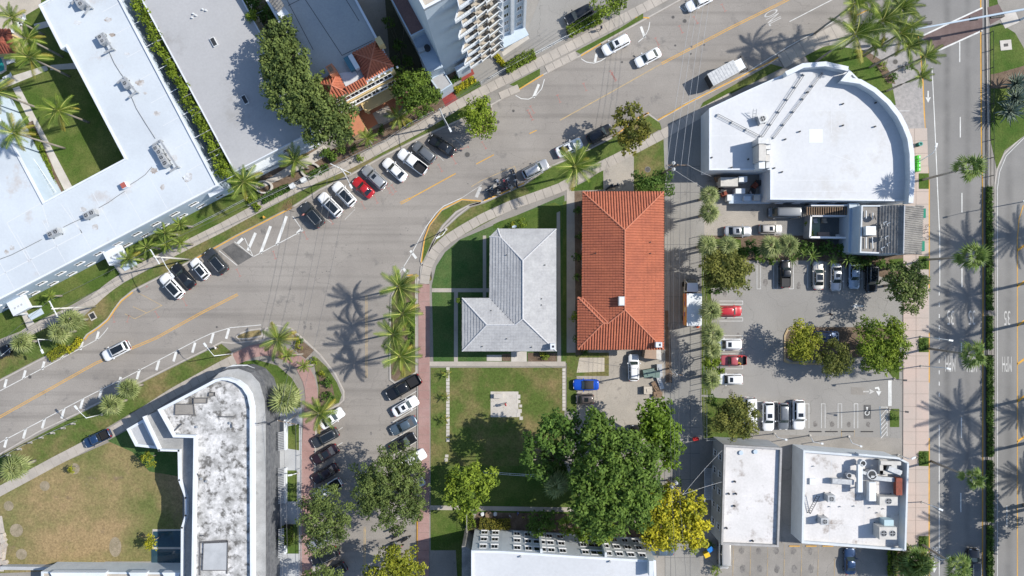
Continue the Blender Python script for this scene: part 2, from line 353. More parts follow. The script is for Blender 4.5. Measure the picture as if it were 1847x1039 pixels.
# ---- north side: grass verges, lawns, pavement
surf([(-160,775),(-160,700),(0,640),(56,603),(95,583),(152,570),(180,544),(195,518),(238,497),(400,416),(466,370),(577,313),(633,288),(760,229),(828,193),(846,186),(846,208),(760,245),(689,281),(631,314),(577,340),(527,372),(425,424),(400,438),(346,468),(303,490),(240,522),(219,539),(206,556),(195,573),(176,589),(156,603),(151,610),(71,647),(0,684)],'verge_north',LAWNM,0)
surf([(919,153),(974,124),(974,136),(937,160)],'verge_driveway',LAWN2,0)
surf([(1038,93),(1120,50),(1160,24),(1160,34),(1084,77),(1047,98)],'verge_north_east',LAWN2,0)
surf([(849,212),(887,194),(888,232),(879,240),(866,243),(857,242),(850,235)],'tree_pit_soil',SOIL,0)
surf([(-160,700),(-160,560),(0,560),(395,335),(470,290),(520,275),(520,350),(466,368),(400,406),(217,500),(130,550),(39,597),(0,612)],'hotel_front_lawn',LAWN,1)
surf([(470,380),(470,310),(560,262),(700,190),(850,100),(850,170),(785,204),(733,233),(631,287)],'forecourt_ground',SOIL,2)
walk('pavement_north',[(-120,705),(0,640),(48,600),(100,574),(142,559),(165,547),(186,527),(210,509),(238,492),(400,411),(457,380),(560,327),(632,296),(760,230),(828,188),(873,164),(912,144),(982,108),(1040,78),(1120,36),(1185,2),(1260,-40)],1.62,CONC)
walk('pavement_apron',[(900,171),(935,156)],1.3,CONC,side=-.3)
walk('pavement_apron_east',[(985,126),(1040,98)],1.2,CONC)
# red markings, patches in the paving
# ---- tall block forecourt
surf([(800,165),(842,106),(905,95),(950,60),(985,-30),(1105,-30),(1090,22),(1030,60),(985,92),(905,134),(868,156)],'car_court',LOT,3)
surf([(905,95),(950,60),(955,70),(908,102)],'court_edge',CONCW,4)
surf([(796,176),(818,166),(830,190),(806,197)],'red_entrance_floor',mat('red_entrance_tile',(.22,.035,.035),(.27,.06,.05),big=.6,fa=.2),4)
surf([(830,135),(850,120),(856,134),(833,148)],'red_step_floor',mat('red_step',(.24,.05,.04),fa=.1),5)
surf([(818,166),(864,146),(868,156),(828,178)],'court_lawn',LAWN2,5)
surf([(560,262),(640,222),(690,205),(730,175),(742,200),(700,222),(640,250),(590,275)],'coral_forecourt',CONC2,4)
surf([(655,240),(645,205),(700,168),(735,178),(720,200)],'coral_patio',CORAL,5)
surf([(672,205),(700,190),(712,212),(684,226)],'patio_pale_court',SAND,6)
# gap between the two buildings, alley floors
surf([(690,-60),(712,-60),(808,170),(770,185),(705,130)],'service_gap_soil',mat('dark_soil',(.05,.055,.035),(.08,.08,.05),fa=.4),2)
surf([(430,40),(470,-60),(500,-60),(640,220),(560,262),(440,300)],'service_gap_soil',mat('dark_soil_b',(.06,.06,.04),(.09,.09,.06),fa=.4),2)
# stone garden in front of grey roofed building
surf([(466,343),(560,298),(600,275),(585,262),(480,325)],'gravel_garden',CONCW,4)
# ---- hotel court
surf([(-160,-60),(95,-60),(260,300),(80,420),(-160,400)],'court_lawn',LAWN,3)
surf([(-160,-60),(75,-60),(75,12),(38,34),(52,80),(20,110),(-160,130)],'pool_patio',SAND,5)
surf([(0,145),(85,118),(88,127),(0,163)],'court_terrace',CONCW,6)
for pts in ([(62,44),(98,36),(100,46),(66,55)],[(92,118),(150,113),(152,124),(92,127)],[(24,160),(36,156),(132,338),(117,343)]):
    surf(pts,'court_path',CONCW,6)
surf([(52,222),(60,218),(118,350),(96,352)],'court_bed',SOIL,7)
g=G(); g.prism(W([(-60,90),(-2,96),(8,105),(13,118),(13,128),(4,134),(-60,140)]),.1,.19); g.obj('pool_rim',CONCW)['kind']='structure'
g=G(); g.prism(W([(-60,93),(-3,99),(4,107),(9,119),(9,127),(2,130),(-60,136)]),.1,.20); g.obj('pool_water',WATER)['kind']='structure'

# ---- middle block, from the corner round to the alley
surf([(779,505),(771,482),(776,452),(792,424),(826,392),(850,374),(874,367),(945,335),(991,304),(1056,274),(1105,250),(1150,218),(1169,208),(1190,222),(1193,232),(1120,273),(1058,302),(1008,333),(824,430),(787,453),(772,479),(763,512)],'verge_corner',LAWNM,1)
surf([(945,335),(991,304),(1056,274),(1105,250),(1120,262),(1058,300),(1008,331),(960,352)],'verge_corner_east',LAWN2,2)
surf([(768,430),(776,408),(797,381),(833,362),(864,364),(845,369),(822,381),(797,406),(781,432),(772,452),(763,472),(760,470)],'island_grass',LAWNM,0)
surf([(428,608),(432,604),(449,598),(468,595),(472,598),(471,604),(450,609),(431,610)],'tip_grass',LAWNB,0)
surf([(749,499),(734,500),(719,513),(708,536),(705,600),(706,682),(713,688),(737,678),(748,670)],'island_soil',SOIL,0)
surf([(749,520),(746,560),(744,640),(716,686),(737,678),(749,671)],'island_grass_edge',LAWNM,1)
walk('pavement_corner',[(765,512),(771,480),(783,455),(803,434),(835,414),(870,394),(920,371),(1008,340),(1062,311),(1120,282),(1200,240),(1262,205),(1320,175)],1.65,CONC,z=.139)
# parcel of the grey roofed house
surf([(782,655),(779,515),(787,480),(803,455),(830,432),(1018,352),(1022,655)],'house_lawn',LAWND,2)
surf([(890,405),(900,400),(1000,365),(1014,372),(1014,412),(890,412)],'house_lawn_north',LAWN2,3)
for pts in ([(779,520),(882,520),(882,527),(779,527)],[(819,527),(826,527),(826,652),(819,652)],[(871,425),(877,425),(877,545),(871,545)],[(1004,384),(1010,381),(1012,655),(1005,655)],
            [(775,652),(1020,652),(1020,660),(775,660)]):
    surf(pts,'house_path',CONC,5)
surf([(922,634),(950,634),(950,652),(922,652)],'house_pad',CONCW,6)
surf([(878,640),(905,640),(905,651),(878,651)],'house_pad',CONCW,6)
surf([(906,638),(921,638),(921,651),(906,651)],'house_bed',SOIL,6)
surf([(952,636),(1004,636),(1004,652),(952,652)],'house_bed',SOIL,6)
surf([(1022,330),(1036,325),(1040,660),(1022,660)],'passage_path',CONC,4)
surf([(1036,345),(1052,345),(1052,640),(1038,640)],'passage_bed',SOIL,5)
surf([(1015,365),(1022,362),(1022,655),(1015,655)],'passage_grass',LAWN2,4)
surf([(1060,325),(1088,306),(1088,342),(1030,345),(1030,340)],'orange_house_lawn',LAWN2,5)
surf([(1088,306),(1143,278),(1143,345),(1088,345)],'orange_house_drive',DRIVE,5)
surf([(1143,277),(1197,248),(1200,330),(1197,345),(1143,345)],'orange_house_lawn',LAWNM,5)
surf([(1190,222),(1172,210),(1150,220),(1163,225),(1193,236)],'verge_tip',LAWN2,5)
# red walk, lower lawn
walk('pavement_red',[(765,512),(765,700),(765,860),(763,1120)],1.95,REDW,z=.139)
surf([(777,663),(1018,663),(1018,870),(777,920)],'vacant_lot_lawn',LAWNM,3)
surf([(885,706),(935,706),(935,752),(885,752)],'patio_slab_ground',CONCW,5)
surf([(777,840),(1020,840),(1060,930),(777,925)],'shady_lawn',LAWN2,4)
surf([(777,918),(840,918),(835,1060),(777,1060)],'apartment_side_lawn',LAWN,4)
surf([(775,911),(1050,915),(1050,923),(775,919)],'apartment_path',CONC,6)
surf([(776,992),(822,992),(826,1060),(775,1060)],'apartment_forecourt',CONC2,6)
surf([(862,923),(1000,926),(1200,935),(1200,975),(840,965)],'apartment_bed',SOIL,5)
def stones(name,pxs,w,d,m=CONCW,z=.155,label=None):
    """stepping slabs, each one its own piece"""
    base=thing(name,(*P(*pxs[0][:2]),0),label or 'line of square stepping slabs set in the grass','slabs')
    o=Vector(P(*pxs[0][:2]))
    for x,y,*s in pxs:
        k=G(); ww=s[0] if s else w; dd=s[1] if len(s)>1 else d
        c=Vector(P(x,y))-o; k.obox(c,ww*MPP,dd*MPP,z-.03,z+.04+random.uniform(-.01,.01),random.uniform(-.02,.02)); k.obj('slab',m,base)
    return base
stones('stepping_path',[(808,665+6.6*i+(3 if i>18 else 0)) for i in range(20)],6,5.8,label='long pale line of small slabs through the vacant lawn beside the three young plants')
stones('boundary_slabs',[(1017,667+6.4*i) for i in range(12)],5.5,5.6,label='pale slab strip at the right edge of the vacant lawn')
stones('loose_slabs',[(935,715,7,7),(935,724,7,6),(939,732,5,5),(937,741,8,7),(935,748,7,7),(940,754,6,6),(806,822,6,5),(805,829,6,6)],6,6,label='loose square slabs lying beside the paved patio')
# driveway behind the orange roofed building
surf([(1022,660),(1022,630),(1100,630),(1197,640),(1262,650),(1262,800),(1150,800),(1100,760),(1040,760),(1040,662)],'rear_driveway',DRIVE,2)
surf([(1022,636),(1098,636),(1098,678),(1040,678),(1030,690),(1022,700)],'rear_yard_grass',LAWNM,4)
surf([(1045,645),(1090,645),(1090,670),(1040,672)],'rear_yard_sand',SAND,5)
surf([(1022,680),(1040,680),(1040,742),(1022,742)],'rear_verge',LAWN,4)
# alley
surf([(1196,236),(1262,206),(1282,196),(1275,300),(1272,400),(1270,790),(1262,800),(1262,1100),(1200,1100),(1197,640),(1199,330)],'alley',mat('alley_concrete',(.27,.26,.24),(.22,.212,.198),big=.12,fine=6,fa=.14,spots=(.14,.13,.12),spot_s=.4,spot_t=.66,cracks=.3),6)
g=G()
for x in (1209,1244): g.sheet(W([(x,300),(x+.7,300),(x+.7,1100),(x,1100)]),.1705)
for y in range(300,1040,47): g.sheet(W([(1199,y),(1262,y),(1262,y+.6),(1199,y+.6)]),.171)
g.obj('alley_joint',SEAMD,None)['kind']='structure'
surf([(1199,560),(1206,560),(1212,690),(1200,690)],'alley_verge',SOIL,8)
# parking area
surf([(1270,340),(1450,340),(1450,470),(1625,470),(1625,795),(1270,795)],'parking_lot',LOT,5)
surf([(1270,340),(1400,340),(1400,430),(1270,430)],'rear_yard_concrete',DRIVE,6)
surf([(1270,780),(1625,790),(1625,830),(1270,815)],'lot_kerb_walk',CONC2,7)
surf([(1265,430),(1335,432),(1345,515),(1282,520),(1282,712),(1265,712)],'hedge_bed',LAWN,7)
surf([(1265,715),(1355,722),(1352,790),(1268,790)],'tree_bed',LAWN,7)
surf([(1270,425),(1620,425),(1675,462),(1675,512),(1590,500),(1480,470),(1290,470)],'planting_bed',SOIL,6)
surf([(1604,468),(1675,462),(1675,480),(1604,490)],'corner_bed_grass',LAWN2,7)
surf([(1416,612),(1420,598),(1440,590),(1620,590),(1620,640),(1430,652),(1416,645)],'tree_island_soil',SOIL,8)
surf([(1604,610),(1621,610),(1621,683),(1612,684),(1590,655)],'lot_edge_bed',LAWN,8)
surf([(1604,737),(1621,737),(1621,770),(1604,770)],'lot_edge_bed',LAWN2,8)
surf([(1270,975),(1625,985),(1675,1000),(1675,1160),(1262,1160),(1262,960)],'lower_parking_lot',CONC2,6)
surf([(1320,980),(1620,985),(1620,1012),(1320,1005)],'lower_parking_slab',CONC2,7)
surf([(1606,988),(1675,990),(1675,1080),(1606,1080)],'corner_planting',SOIL,9)
surf([(1410,800),(1445,800),(1445,985),(1410,985)],'service_alley',CONC2,8)
g=G()
kp=W([(1413,652),(1413,605),(1419,592),(1432,587),(1445,589),(1445,592),(1433,590),(1422,595),(1416,606),(1416,648),(1425,653),(1500,656),(1500,659),(1422,656)])
g.prism(kp,.15,.29); g.obj('island_kerb',YELW)['kind']='structure'
# right hand pavement with pink slabs and the paver plaza
surf([(1613,60),(1660,140),(1668,240),(1620,235),(1590,150)],'plaza_pavers',PAVER,4)
surf([(1500,60),(1570,20),(1640,25),(1658,100),(1560,110),(1480,75)],'plaza_pavers',PAVER,3)
surf([(1268,185),(1390,116),(1412,122),(1290,184),(1262,196)],'round_shop_verge',LAWN,4)
surf([(1451,100),(1470,88),(1500,82),(1560,92),(1605,135),(1615,190),(1600,190),(1570,160),(1530,130),(1460,115)],'plaza_lawn',LAWN2,5)
surf([(1562,92),(1590,110),(1610,140),(1614,152),(1600,150),(1580,120),(1558,100)],'plaza_bed',SOIL,6)
walk('pavement_round_shop',[(1408,112),(1452,86),(1500,62),(1545,38)],2.6,CONC,z=.15)
walk('pavement_main_road',[(1648,232),(1651,330),(1651,700),(1650,1120)],4.35,PINKC,step=2.15,cols=2,z=.15)
pits=[(1656,313,18,28),(1656,462,18,24),(1656,608,18,27),(1656,813,18,27),(1656,966,18,28)]
for x,y,w,h in pits: surf([(x,y),(x+w,y),(x+w,y+h),(x,y+h)],'tree_pit_grass',LAWN2,18)
# bottom left block
surf([(-160,910),(0,822),(141,748),(249,694),(336,651),(400,620),(425,640),(400,651),(301,707),(199,768),(80,835),(0,878),(-160,960)],'verge_south',LAWNM,1)
surf([(-160,1000),(0,892),(80,849),(210,792),(330,755),(330,1020),(-160,1040)],'club_lawn',LAWNB,2)
surf([(195,795),(240,770),(330,770),(330,860),(270,850),(240,815)],'club_lawn_green',LAWND,3)
surf([(296,712),(420,652),(430,653),(464,649),(501,659),(527,682),(540,704),(543,731),(543,820),(500,820),(480,700),(400,670),(300,722)],'art_deco_lawn',LAWN2,3)
walk('pavement_south',[(-130,955),(0,886),(100,832),(205,778),(313,708),(400,660),(428,646)],1.7,CONC,z=.139)
walk('pavement_red_curve',[(424,648),(458,632),(486,630),(520,640),(543,656),(560,690),(563,720),(558,770),(555,840),(551,1120)],2.15,REDW,z=.139,side=0)
surf([(531,606),(527,598),(545,614),(567,632),(552,647),(536,634)],'corner_bed',SOIL,4)
surf([(566,650),(572,645),(590,662),(608,690),(617,712),(612,726),(594,734),(578,742),(573,740),(575,700)],'teardrop_lawn',LAWNM,3)
surf([(574,665),(580,672),(600,695),(604,715),(590,728),(577,733),(577,695)],'teardrop_bed',SOIL,4)
surf([(276,954),(330,954),(330,1030),(276,1030)],'club_patio',CONCW,5)
surf([(190,1012),(274,1012),(274,1024),(190,1024)],'club_patio',CONC2,5)
g=G(); g.prism(W([(277,958),(345,956),(345,986),(277,986)]),.12,.19); g.prism(W([(274,990),(345,990),(345,1022),(274,1022)]),.12,.19); g.obj('pool_water',WATERD)['kind']='structure'
surf([(480,735),(545,735),(545,1120),(480,1120)],'terrace_paving',mat('terrace_pave',(.42,.43,.44),(.36,.37,.38),big=.4,fa=.1),4)
surf([(514,770),(540,764),(540,812),(515,808)],'terrace_lawn',LAWN,6)
surf([(514,848),(536,848),(536,904),(514,904)],'terrace_lawn',LAWN2,6)
surf([(514,945),(540,945),(540,998),(514,998)],'terrace_lawn',LAWN2,6)
surf([(-60,930),(5,930),(14,985),(8,1030),(-60,1030)],'rubble_ground',STONE,6)
# median lawns
surf([(1783,-60),(1800,10),(1790,12),(1783,14)],'median_lawn_tip',LAWN2,1)
surf([(1784,50),(1802,42),(1830,60),(1870,130),(1860,235),(1811,272),(1797,305),(1785,250)],'median_lawn',LAWN2,1)
surf([(1785,135),(1800,132),(1850,118),(1880,118),(1880,160),(1785,160)],'median_mulch',SOIL,2)
surf([(1800,30),(1830,20),(1838,40),(1812,52)],'median_paving',CONCW,3)
surf([(1780,14),(1800,8),(1812,30),(1785,45)],'median_brick',BRICKX,3)
g=G()
c=P(1813,82); g.obox(c,1.9,1.7,.14,.2,.1); g.obj('median_pad',CONCW)['kind']='structure'
g=G(); g.obox(c,.7,.5,.2,.235,.1); g.obj('hatch_cover',IRON)['kind']='structure'
g=G(); g.prism(W([(1775.5,-60),(1781.5,-60),(1782.5,230),(1783.5,1100),(1778,1100),(1777,230)]),-.1,.06)
g.obj('dark_gutter',mat('gutter_dark',(.06,.06,.06),(.10,.095,.09),big=.6,fa=.3))['kind']='structure'
# pale circles of bare soil in the dry lawn
for x,y,rx,ry in ((136,845,9,10),(82,876,9,9),(17,912,9,9),(31,956,12,12),(40,999,10,10),(209,986,11,18)):
    surf([(x+rx*math.cos(a*math.pi/9),y+ry*math.sin(a*math.pi/9)) for a in range(18)],'bare_soil_ring',mat('bare_sand_soil',(.29,.24,.17),(.20,.17,.11),big=1.2,fa=.3) if x==136 else bpy.data.materials['bare_sand_soil'],7)
def blob_patch(name,x,y,r,m,z,ry=None,n=14,seed=0):
    rr=random.Random(seed or int(x*7+y)); ry=ry or r
    pts=[(x+r*k*math.cos(a),y+ry*k*math.sin(a)) for a,k in [(2*math.pi*i/n,rr.uniform(.7,1.15)) for i in range(n)]]
    return sheet(name,pts,m,z)

# ================================================================= PAINTED MARKINGS (thin sheets, 4 mm up)
MZ=.010
def line(px, w, m, name='painted_line', z=MZ, parent=road):
    pts=W(px); L=offline(pts,w/2); Rr=offline(pts,-w/2); g=G()
    n=len(pts); g.add([(x,y,z) for x,y in L+Rr],[(i,i+1,n+i+1,n+i) for i in range(n-1)][:]); 
    g.f=[tuple(reversed(f)) for f in g.f]; return g.obj(name,m,parent)
def dbl(px,w=.11,gap=.14,m=YEL,z=MZ,parent=road):
    pts=W(px)
    for s in (1,-1):
        q=offline(pts,s*gap); L=offline(q,w/2); Rr=offline(q,-w/2); n=len(pts); g=G()
        g.add([(x,y,z) for x,y in L+Rr],[(i+n,i+n+1,i+1,i) for i in range(n-1)]); g.obj('centre_line',m,parent)
dbl([(-160,831),(0,752),(173,655),(281,610),(360,566),(429,531)])
dbl([(722,367),(740,358)]); line([(738,359),(822,313)],.16,YEL,'centre_line'); line([(859,296),(891,279)],.14,YEL,'centre_line'); line([(955,241),(968,235)],.14,YEL,'centre_line')
line([(1010,217),(1101,167),(1193,115)],.16,YELW,'centre_line'); dbl([(1193,115),(1318,50),(1420,0),(1600,-90)])
dbl([(661,532),(661,682)],gap=.11,m=YELW); dbl([(658,950),(657,1100)],gap=.11,m=YELW)
line([(-160,872),(0,798),(78,757),(152,718),(230,679),(360,611),(382,601),(416,591),(471,586)],.11,WHT,'edge_line')
for x,y in ((-25,818),(10,797),(44,781),(78,763),(113,745),(147,727),(181,708),(215,688),(249,674),(284,658),(315,642),(349,626),(382,609),(410,601)):
    line([(x+3,y-8),(x-2,y+10)],.42,WHT,'hatch_bar')
line([(-160,785),(0,705),(178,611),(188,600),(195,591)],.11,WHT,'edge_line')
for x,y in ((-25,710),(10,692),(44,676),(78,660),(113,640),(147,624),(176,606)): line([(x+2,y-8),(x-2,y+7)],.42,WHT,'hatch_bar')
line([(833,357),(800,372),(786,385),(768,410),(740,462),(720,494)],.11,WHT,'edge_line')
line([(740,452),(751,466)],.42,WHT,'hatch_bar'); line([(726,482),(735,494)],.42,WHT,'hatch_bar')
line([(869,333),(833,357)],.10,WHTW,'edge_line'); line([(867,337),(859,356)],.55,WHTW,'hatch_bar')
# hatched no parking box and bays on the north kerb
line([(423,436),(457,463),(546,416),(528,390)],.11,WHT,'bay_line'); line([(441,429),(457,463)],.1,WHT,'bay_line'); line([(395,452),(428,479)],.1,WHT,'bay_line')
for a,b in (((438,430),(428,440)),((461,420),(447,452)),((488,408),(470,457)),((517,390),(499,442)),((545,412),(536,421))): line([a,b],.48,WHT,'hatch_bar')
o=sheet('asphalt_patch',[(400,450),(421,438),(455,463),(430,478)],DARKPATCH,.006); 
for a,b in (((598,402),(553,372)),((640,375),(618,352)),((657,356),(630,333)),((690,345),(662,322)),((707,330),(690,310)),((735,315),(715,290)),((800,290),(780,270)),((640,378),(622,396)),((360,494),(338,478)),((334,512),(310,494)),((836,262),(820,250))):
    line([a,b],.09,WHTW,'bay_line')
line([(249,528),(292,551),(243,575)],.10,YELW,'bay_line'); line([(243,575),(225,566)],.1,YELW,'bay_line'); line([(240,553),(264,564)],.1,YELW,'bay_line')
for pts,b in (([(930,172),(940,178),(953,179),(966,173),(977,160),(982,143)],((972,152),(962,176))),([(1048,106),(1058,112),(1071,114),(1083,110),(1093,104)],((1076,97),(1073,112))),([(1151,76),(1163,66),(1170,52),(1172,40)],((1156,48),(1163,68))),([(1225,12),(1235,20),(1252,21)],((1235,10),(1240,20)))):
    line(pts,.12,WHT,'edge_line'); line(list(b),.42,WHT,'hatch_bar')
line([(1300,90-0),(1301,89.5)],.05,WHTW,'bay_line')
line([(1424,39),(1500,0),(1560,-32)],.12,WHT,'lane_line')
line([(1338,136),(1420,85),(1440,74),(1475,56)],.10,WHT,'edge_line'); line([(1480,53),(1510,35)],.10,WHT,'edge_line'); line([(1232,188),(1338,136)],.09,WHTW,'edge_line')
# middle street bays
for y in (731,762,793,820): line([(570,y+8),(618,y-22)],.09,WHT,'bay_line')
for y in (715,745,777,806,): line([(706,y+18),(752,y-10)],.09,WHT,'bay_line')
for a,b in (((563,995),(612,972)),((565,1022),(612,998)),((700,945),(740,925)),((745,940),(752,925))): line([a,b],.09,WHTW,'bay_line')
line([(568,640),(595,672),(612,700),(620,722)],.02,WHT,'edge_line')
# scooter bay
line([(850,337),(868,326),(928,300),(932,313)],.11,YELW,'bay_line')
# main road
Z2=.014
line([(1772,14),(1663,65)],.26,WHT,'crosswalk_line',z=Z2,parent=mainroad); line([(1772,55),(1686,94)],.26,WHT,'crosswalk_line',z=Z2,parent=mainroad)
sheet('crosswalk_brick',[(1772,15),(1663,66),(1684,93),(1772,54)],BRICKX,.0095)
sheet('crosswalk_brick',[(1800,-5),(1850,-35),(1900,-20),(1900,10),(1845,12),(1822,28)],BRICKX,.0095)
line([(1635,-60),(1635,0),(1639,27)],.2,WHT,'edge_line',z=Z2,parent=mainroad)
line([(1681,121),(1686,225),(1691,340),(1695,430),(1695,516)],.14,WHT,'edge_line',z=Z2,parent=mainroad)
for k in range(10): line([(1694,526+20.3*k),(1694,533+20.3*k)],.14,WHT,'lane_dash',z=Z2,parent=mainroad)
line([(1694,766),(1694,1120)],.12,WHT,'edge_line',z=Z2,parent=mainroad)
for x,y0,y1 in ((1731,76,112),(1732,211,248),(1735,348,383),(1735,484,518),(1734,618,640),(1734,753,790),(1733,889,924),(1733,1022,1058),(1729,-60,-25)):
    line([(x,y0),(x,y1)],.17,WHT,'lane_dash',z=Z2,parent=mainroad)
line([(1769,-60),(1769,14)],.2,YEL,'median_line',z=Z2,parent=mainroad); line([(1769,55),(1770,230),(1772,335),(1773,500),(1772,1120)],.22,YEL,'median_line',z=Z2,parent=mainroad)
for a,b in (((1850,40),(1825,30)),((1845,55),(1820,30)),((1835,22),(1905,-20)),): line([a,b],.14,WHT,'edge_line',z=Z2,parent=mainroad)
line([(1852,244),(1815,281),(1803,310),(1799,340),(1799,1120)],.09,WHT,'edge_line',z=Z2,parent=mainroad)
line([(1846,370),(1838,395),(1835,430),(1835,1120)],.14,YEL,'edge_line',z=Z2,parent=mainroad)
for y in (440,505,576,645,712,785): line([(1835,y+12),(1870,y-14)],.35,YEL,'hatch_bar',z=Z2,parent=mainroad)
line([(1816,912),(1816,950)],.15,WHT,'lane_dash',z=Z2,parent=mainroad)
def arrow(x,y,L,rot,m=WHT,z=Z2,w=.12,head=.45,parent=mainroad,name='painted_arrow'):
    g=G(); g.add([(0,-w,0),(L*.6,-w,0),(L*.6,w,0),(0,w,0)],[(0,1,2,3)]); g.add([(L*.55,-head,0),(L,0,0),(L*.55,head,0)],[(0,1,2)])
    c=P(x,y); g.obj(name,m,parent,loc=(c[0],c[1],z),rz=rot)
arrow(1674,164,2.0,R(-90)); arrow(1685,1012,2.0,R(-90)); 
def lettering(txt,x,y,h,w,rot,m=WHTW,z=Z2,parent=mainroad,space=1.0,name='road_lettering'):
    cu=bpy.data.curves.new('t','FONT'); cu.body=txt; cu.align_x='CENTER'; cu.align_y='CENTER'; cu.size=1; cu.offset=.0; cu.space_character=space
    t=bpy.data.objects.new('t',cu); COL.objects.link(t); dg=bpy.context.evaluated_depsgraph_get()
    me=bpy.data.meshes.new_from_object(t.evaluated_get(dg)); bpy.data.objects.remove(t)
    xs=[v.co.x for v in me.vertices]; ys=[v.co.y for v in me.vertices]; sx=w/(max(xs)-min(xs)); sy=h/(max(ys)-min(ys)); cx=(max(xs)+min(xs))/2; cy=(max(ys)+min(ys))/2
    for v in me.vertices: v.co=((v.co.x-cx)*sx,(v.co.y-cy)*sy,0)
    me.materials.clear(); me.materials.append(m); o=bpy.data.objects.new(name,me); link(o,parent); c=P(x,y); o.location=(c[0],c[1],z); o.rotation_euler=(0,0,rot); return o
lettering('35',1714.5,573,2.45,1.15,R(180)); lettering('35',1753,573,2.45,1.15,R(180)); lettering('35',1816.5,574,2.45,1.05,R(180))
lettering('MPH',1714,656,2.7,1.7,R(180)); lettering('MPH',1753,657,2.7,1.7,R(180)); lettering('MPH',1816,657,2.6,1.6,R(180))
lettering('ONL',1394,31,2.5,2.3,R(-63),z=MZ,parent=road); 
# bicycle symbols in the lane
def bike_symbol(x,y,rot):
    g=G()
    for cx in (-.3,.3): g.add([(cx+.22*math.cos(a*math.pi/6),.22*math.sin(a*math.pi/6)*1.6,0) for a in range(12)]+[(cx+.15*math.cos(a*math.pi/6),.15*math.sin(a*math.pi/6)*1.6,0) for a in range(12)],[(i,(i+1)%12,12+(i+1)%12,12+i) for i in range(12)])
    c=P(x,y); g.obj('bicycle_symbol',WHT,mainroad,loc=(c[0],c[1],Z2),rz=rot)
bike_symbol(1686.5,990,0)
# parking lot paint
lotp=thing('lot_markings',(*P(1450,700),0),'white bay outlines painted over the parking lot','markings'); lotp['kind']='structure'; del lotp['category']
del lotp['label']
lo=Vector((*P(1450,700),0))
def lline(px,w=.09,m=WHT,z=.183,name='bay_line'):
    o=line(px,w,m,name,z=z,parent=None); o.parent=lotp; o.location=-lo; return o
def ubay(x,y0,y1,w=3.3):
    lline([(x-w,y0),(x-w,y1),(x+w,y1),(x+w,y0)],.08)
for x in (1368,1398,1427): ubay(x,478,521)
for x in (1456,1488,1521,1554): lline([(x,478),(x,520)],.08)
for x in (1455,1484,1514,1543): ubay(x,772,728)
for x in (1369,1398,1428): ubay(x,772,724)
for y in (546,576,608,635,662,690): lline([(1297,y-3),(1339,y-3),(1339,y+3),(1297,y+3)],.08)
lline([(1586,733),(1588,786)],.08,BLUEP); lline([(1588,734),(1599,734),(1599,786)],.1)
for k in range(6): lline([(1588,750+k*8),(1599,737+k*8)],.1)
lline([(1604,686),(1604,732)],.6,WHT); 
arrow(1556,552,1.9,R(180),WHT,.184,parent=None); arrow(1583,700,.1,R(0),WHT,.184,parent=None) if False else None
lline([(1577,700),(1583,699),(1585,704)],.28); o=G(); o.add([(-.45,.25,0),(.45,.25,0),(0,-.55,0)],[(0,2,1)]); o.obj('turn_arrow',WHT,None,loc=(*P(1584,708),.184))['kind']='structure'
surf([(1534,698),(1560,699),(1560,712),(1534,711)],'darker_patch',CONC2,9); arrow(1556,706,1.9,R(0),WHTW,.185,parent=None)
surf([(1557,730),(1570,730),(1570,755),(1557,755)],'accessible_patch',DARKPATCH,9)
def wheelchair(x,y):
    g=G(); n=14
    for r0,r1,cy in ((.28,.42,-.25),(.0,.17,.62)):
        g.add([(r1*math.cos(a*2*math.pi/n),cy+r1*math.sin(a*2*math.pi/n),0) for a in range(n)]+[(max(r0,.001)*math.cos(a*2*math.pi/n),cy+max(r0,.001)*math.sin(a*2*math.pi/n),0) for a in range(n)],[(i,(i+1)%n,n+(i+1)%n,n+i) for i in range(n)])
    g.add([(-.07,0,.0),(.07,0,0),(.07,.5,0),(-.07,.5,0)],[(0,1,2,3)]); g.add([(0,0,0),(.45,-.1,0),(.45,.04,0),(0,.13,0)],[(0,1,2,3)])
    g.obj('accessible_symbol',WHT,None,loc=(*P(x,y),.186))['kind']='structure'
wheelchair(1563,742)
lline([(1517,775),(1517,790)],.08,YELW); lline([(1540,775),(1540,788)],.08,YELW)
for k,x in enumerate((1322,1353,1384,1414,1445,1475,1505,1535)): lline([(x,1008-2*(k>5)),(x-1,1039)],.09,YELW,z=.19); 
for k,x in enumerate((1322,1353,1384,1414,1445,1475)): lline([(x,980),(x,1006)],.06,YELW,z=.19)
for o in COL.objects:
    if o.parent is None and o.name.split('.')[0] in ('painted_arrow',): o['kind']='structure'
# painted kerbs
def kerbpaint(px, m=YEL, w=.2, z=.1345, parent=None):
    o=line(px,w,m,'painted_kerb',z=z,parent=None); o['kind']='structure'; return o
for px in ([(154,613),(160,604),(181,590),(196,577),(207,560),(220,543),(240,527)],[(346,471),(425,427),(527,375)],[(937,161),(980,135)],[(1048,101),(1084,79)],
           [(1105,247),(1168,204)],[(873,362),(912,346),(946,330)],[(1150,213),(1170,204)],[(1186,217),(1232,191),(1266,173),(1387,113),(1480,61),(1530,35),(1568,17)],[(1655,65),(1660,100),(1664,150),(1668,240),(1675,335),(1675,520)],[(1675,600),(1675,690)],[(1675,790),(1675,1100)],[(753,905),(753,1030)],[(1140,31),(1171,33)]):
    kerbpaint(px)
kerbpaint([(760,474),(766,430),(775,406),(797,378),(833,360),(868,363)],z=.1385)
kerbpaint([(734,497),(745,496)],z=.1385)
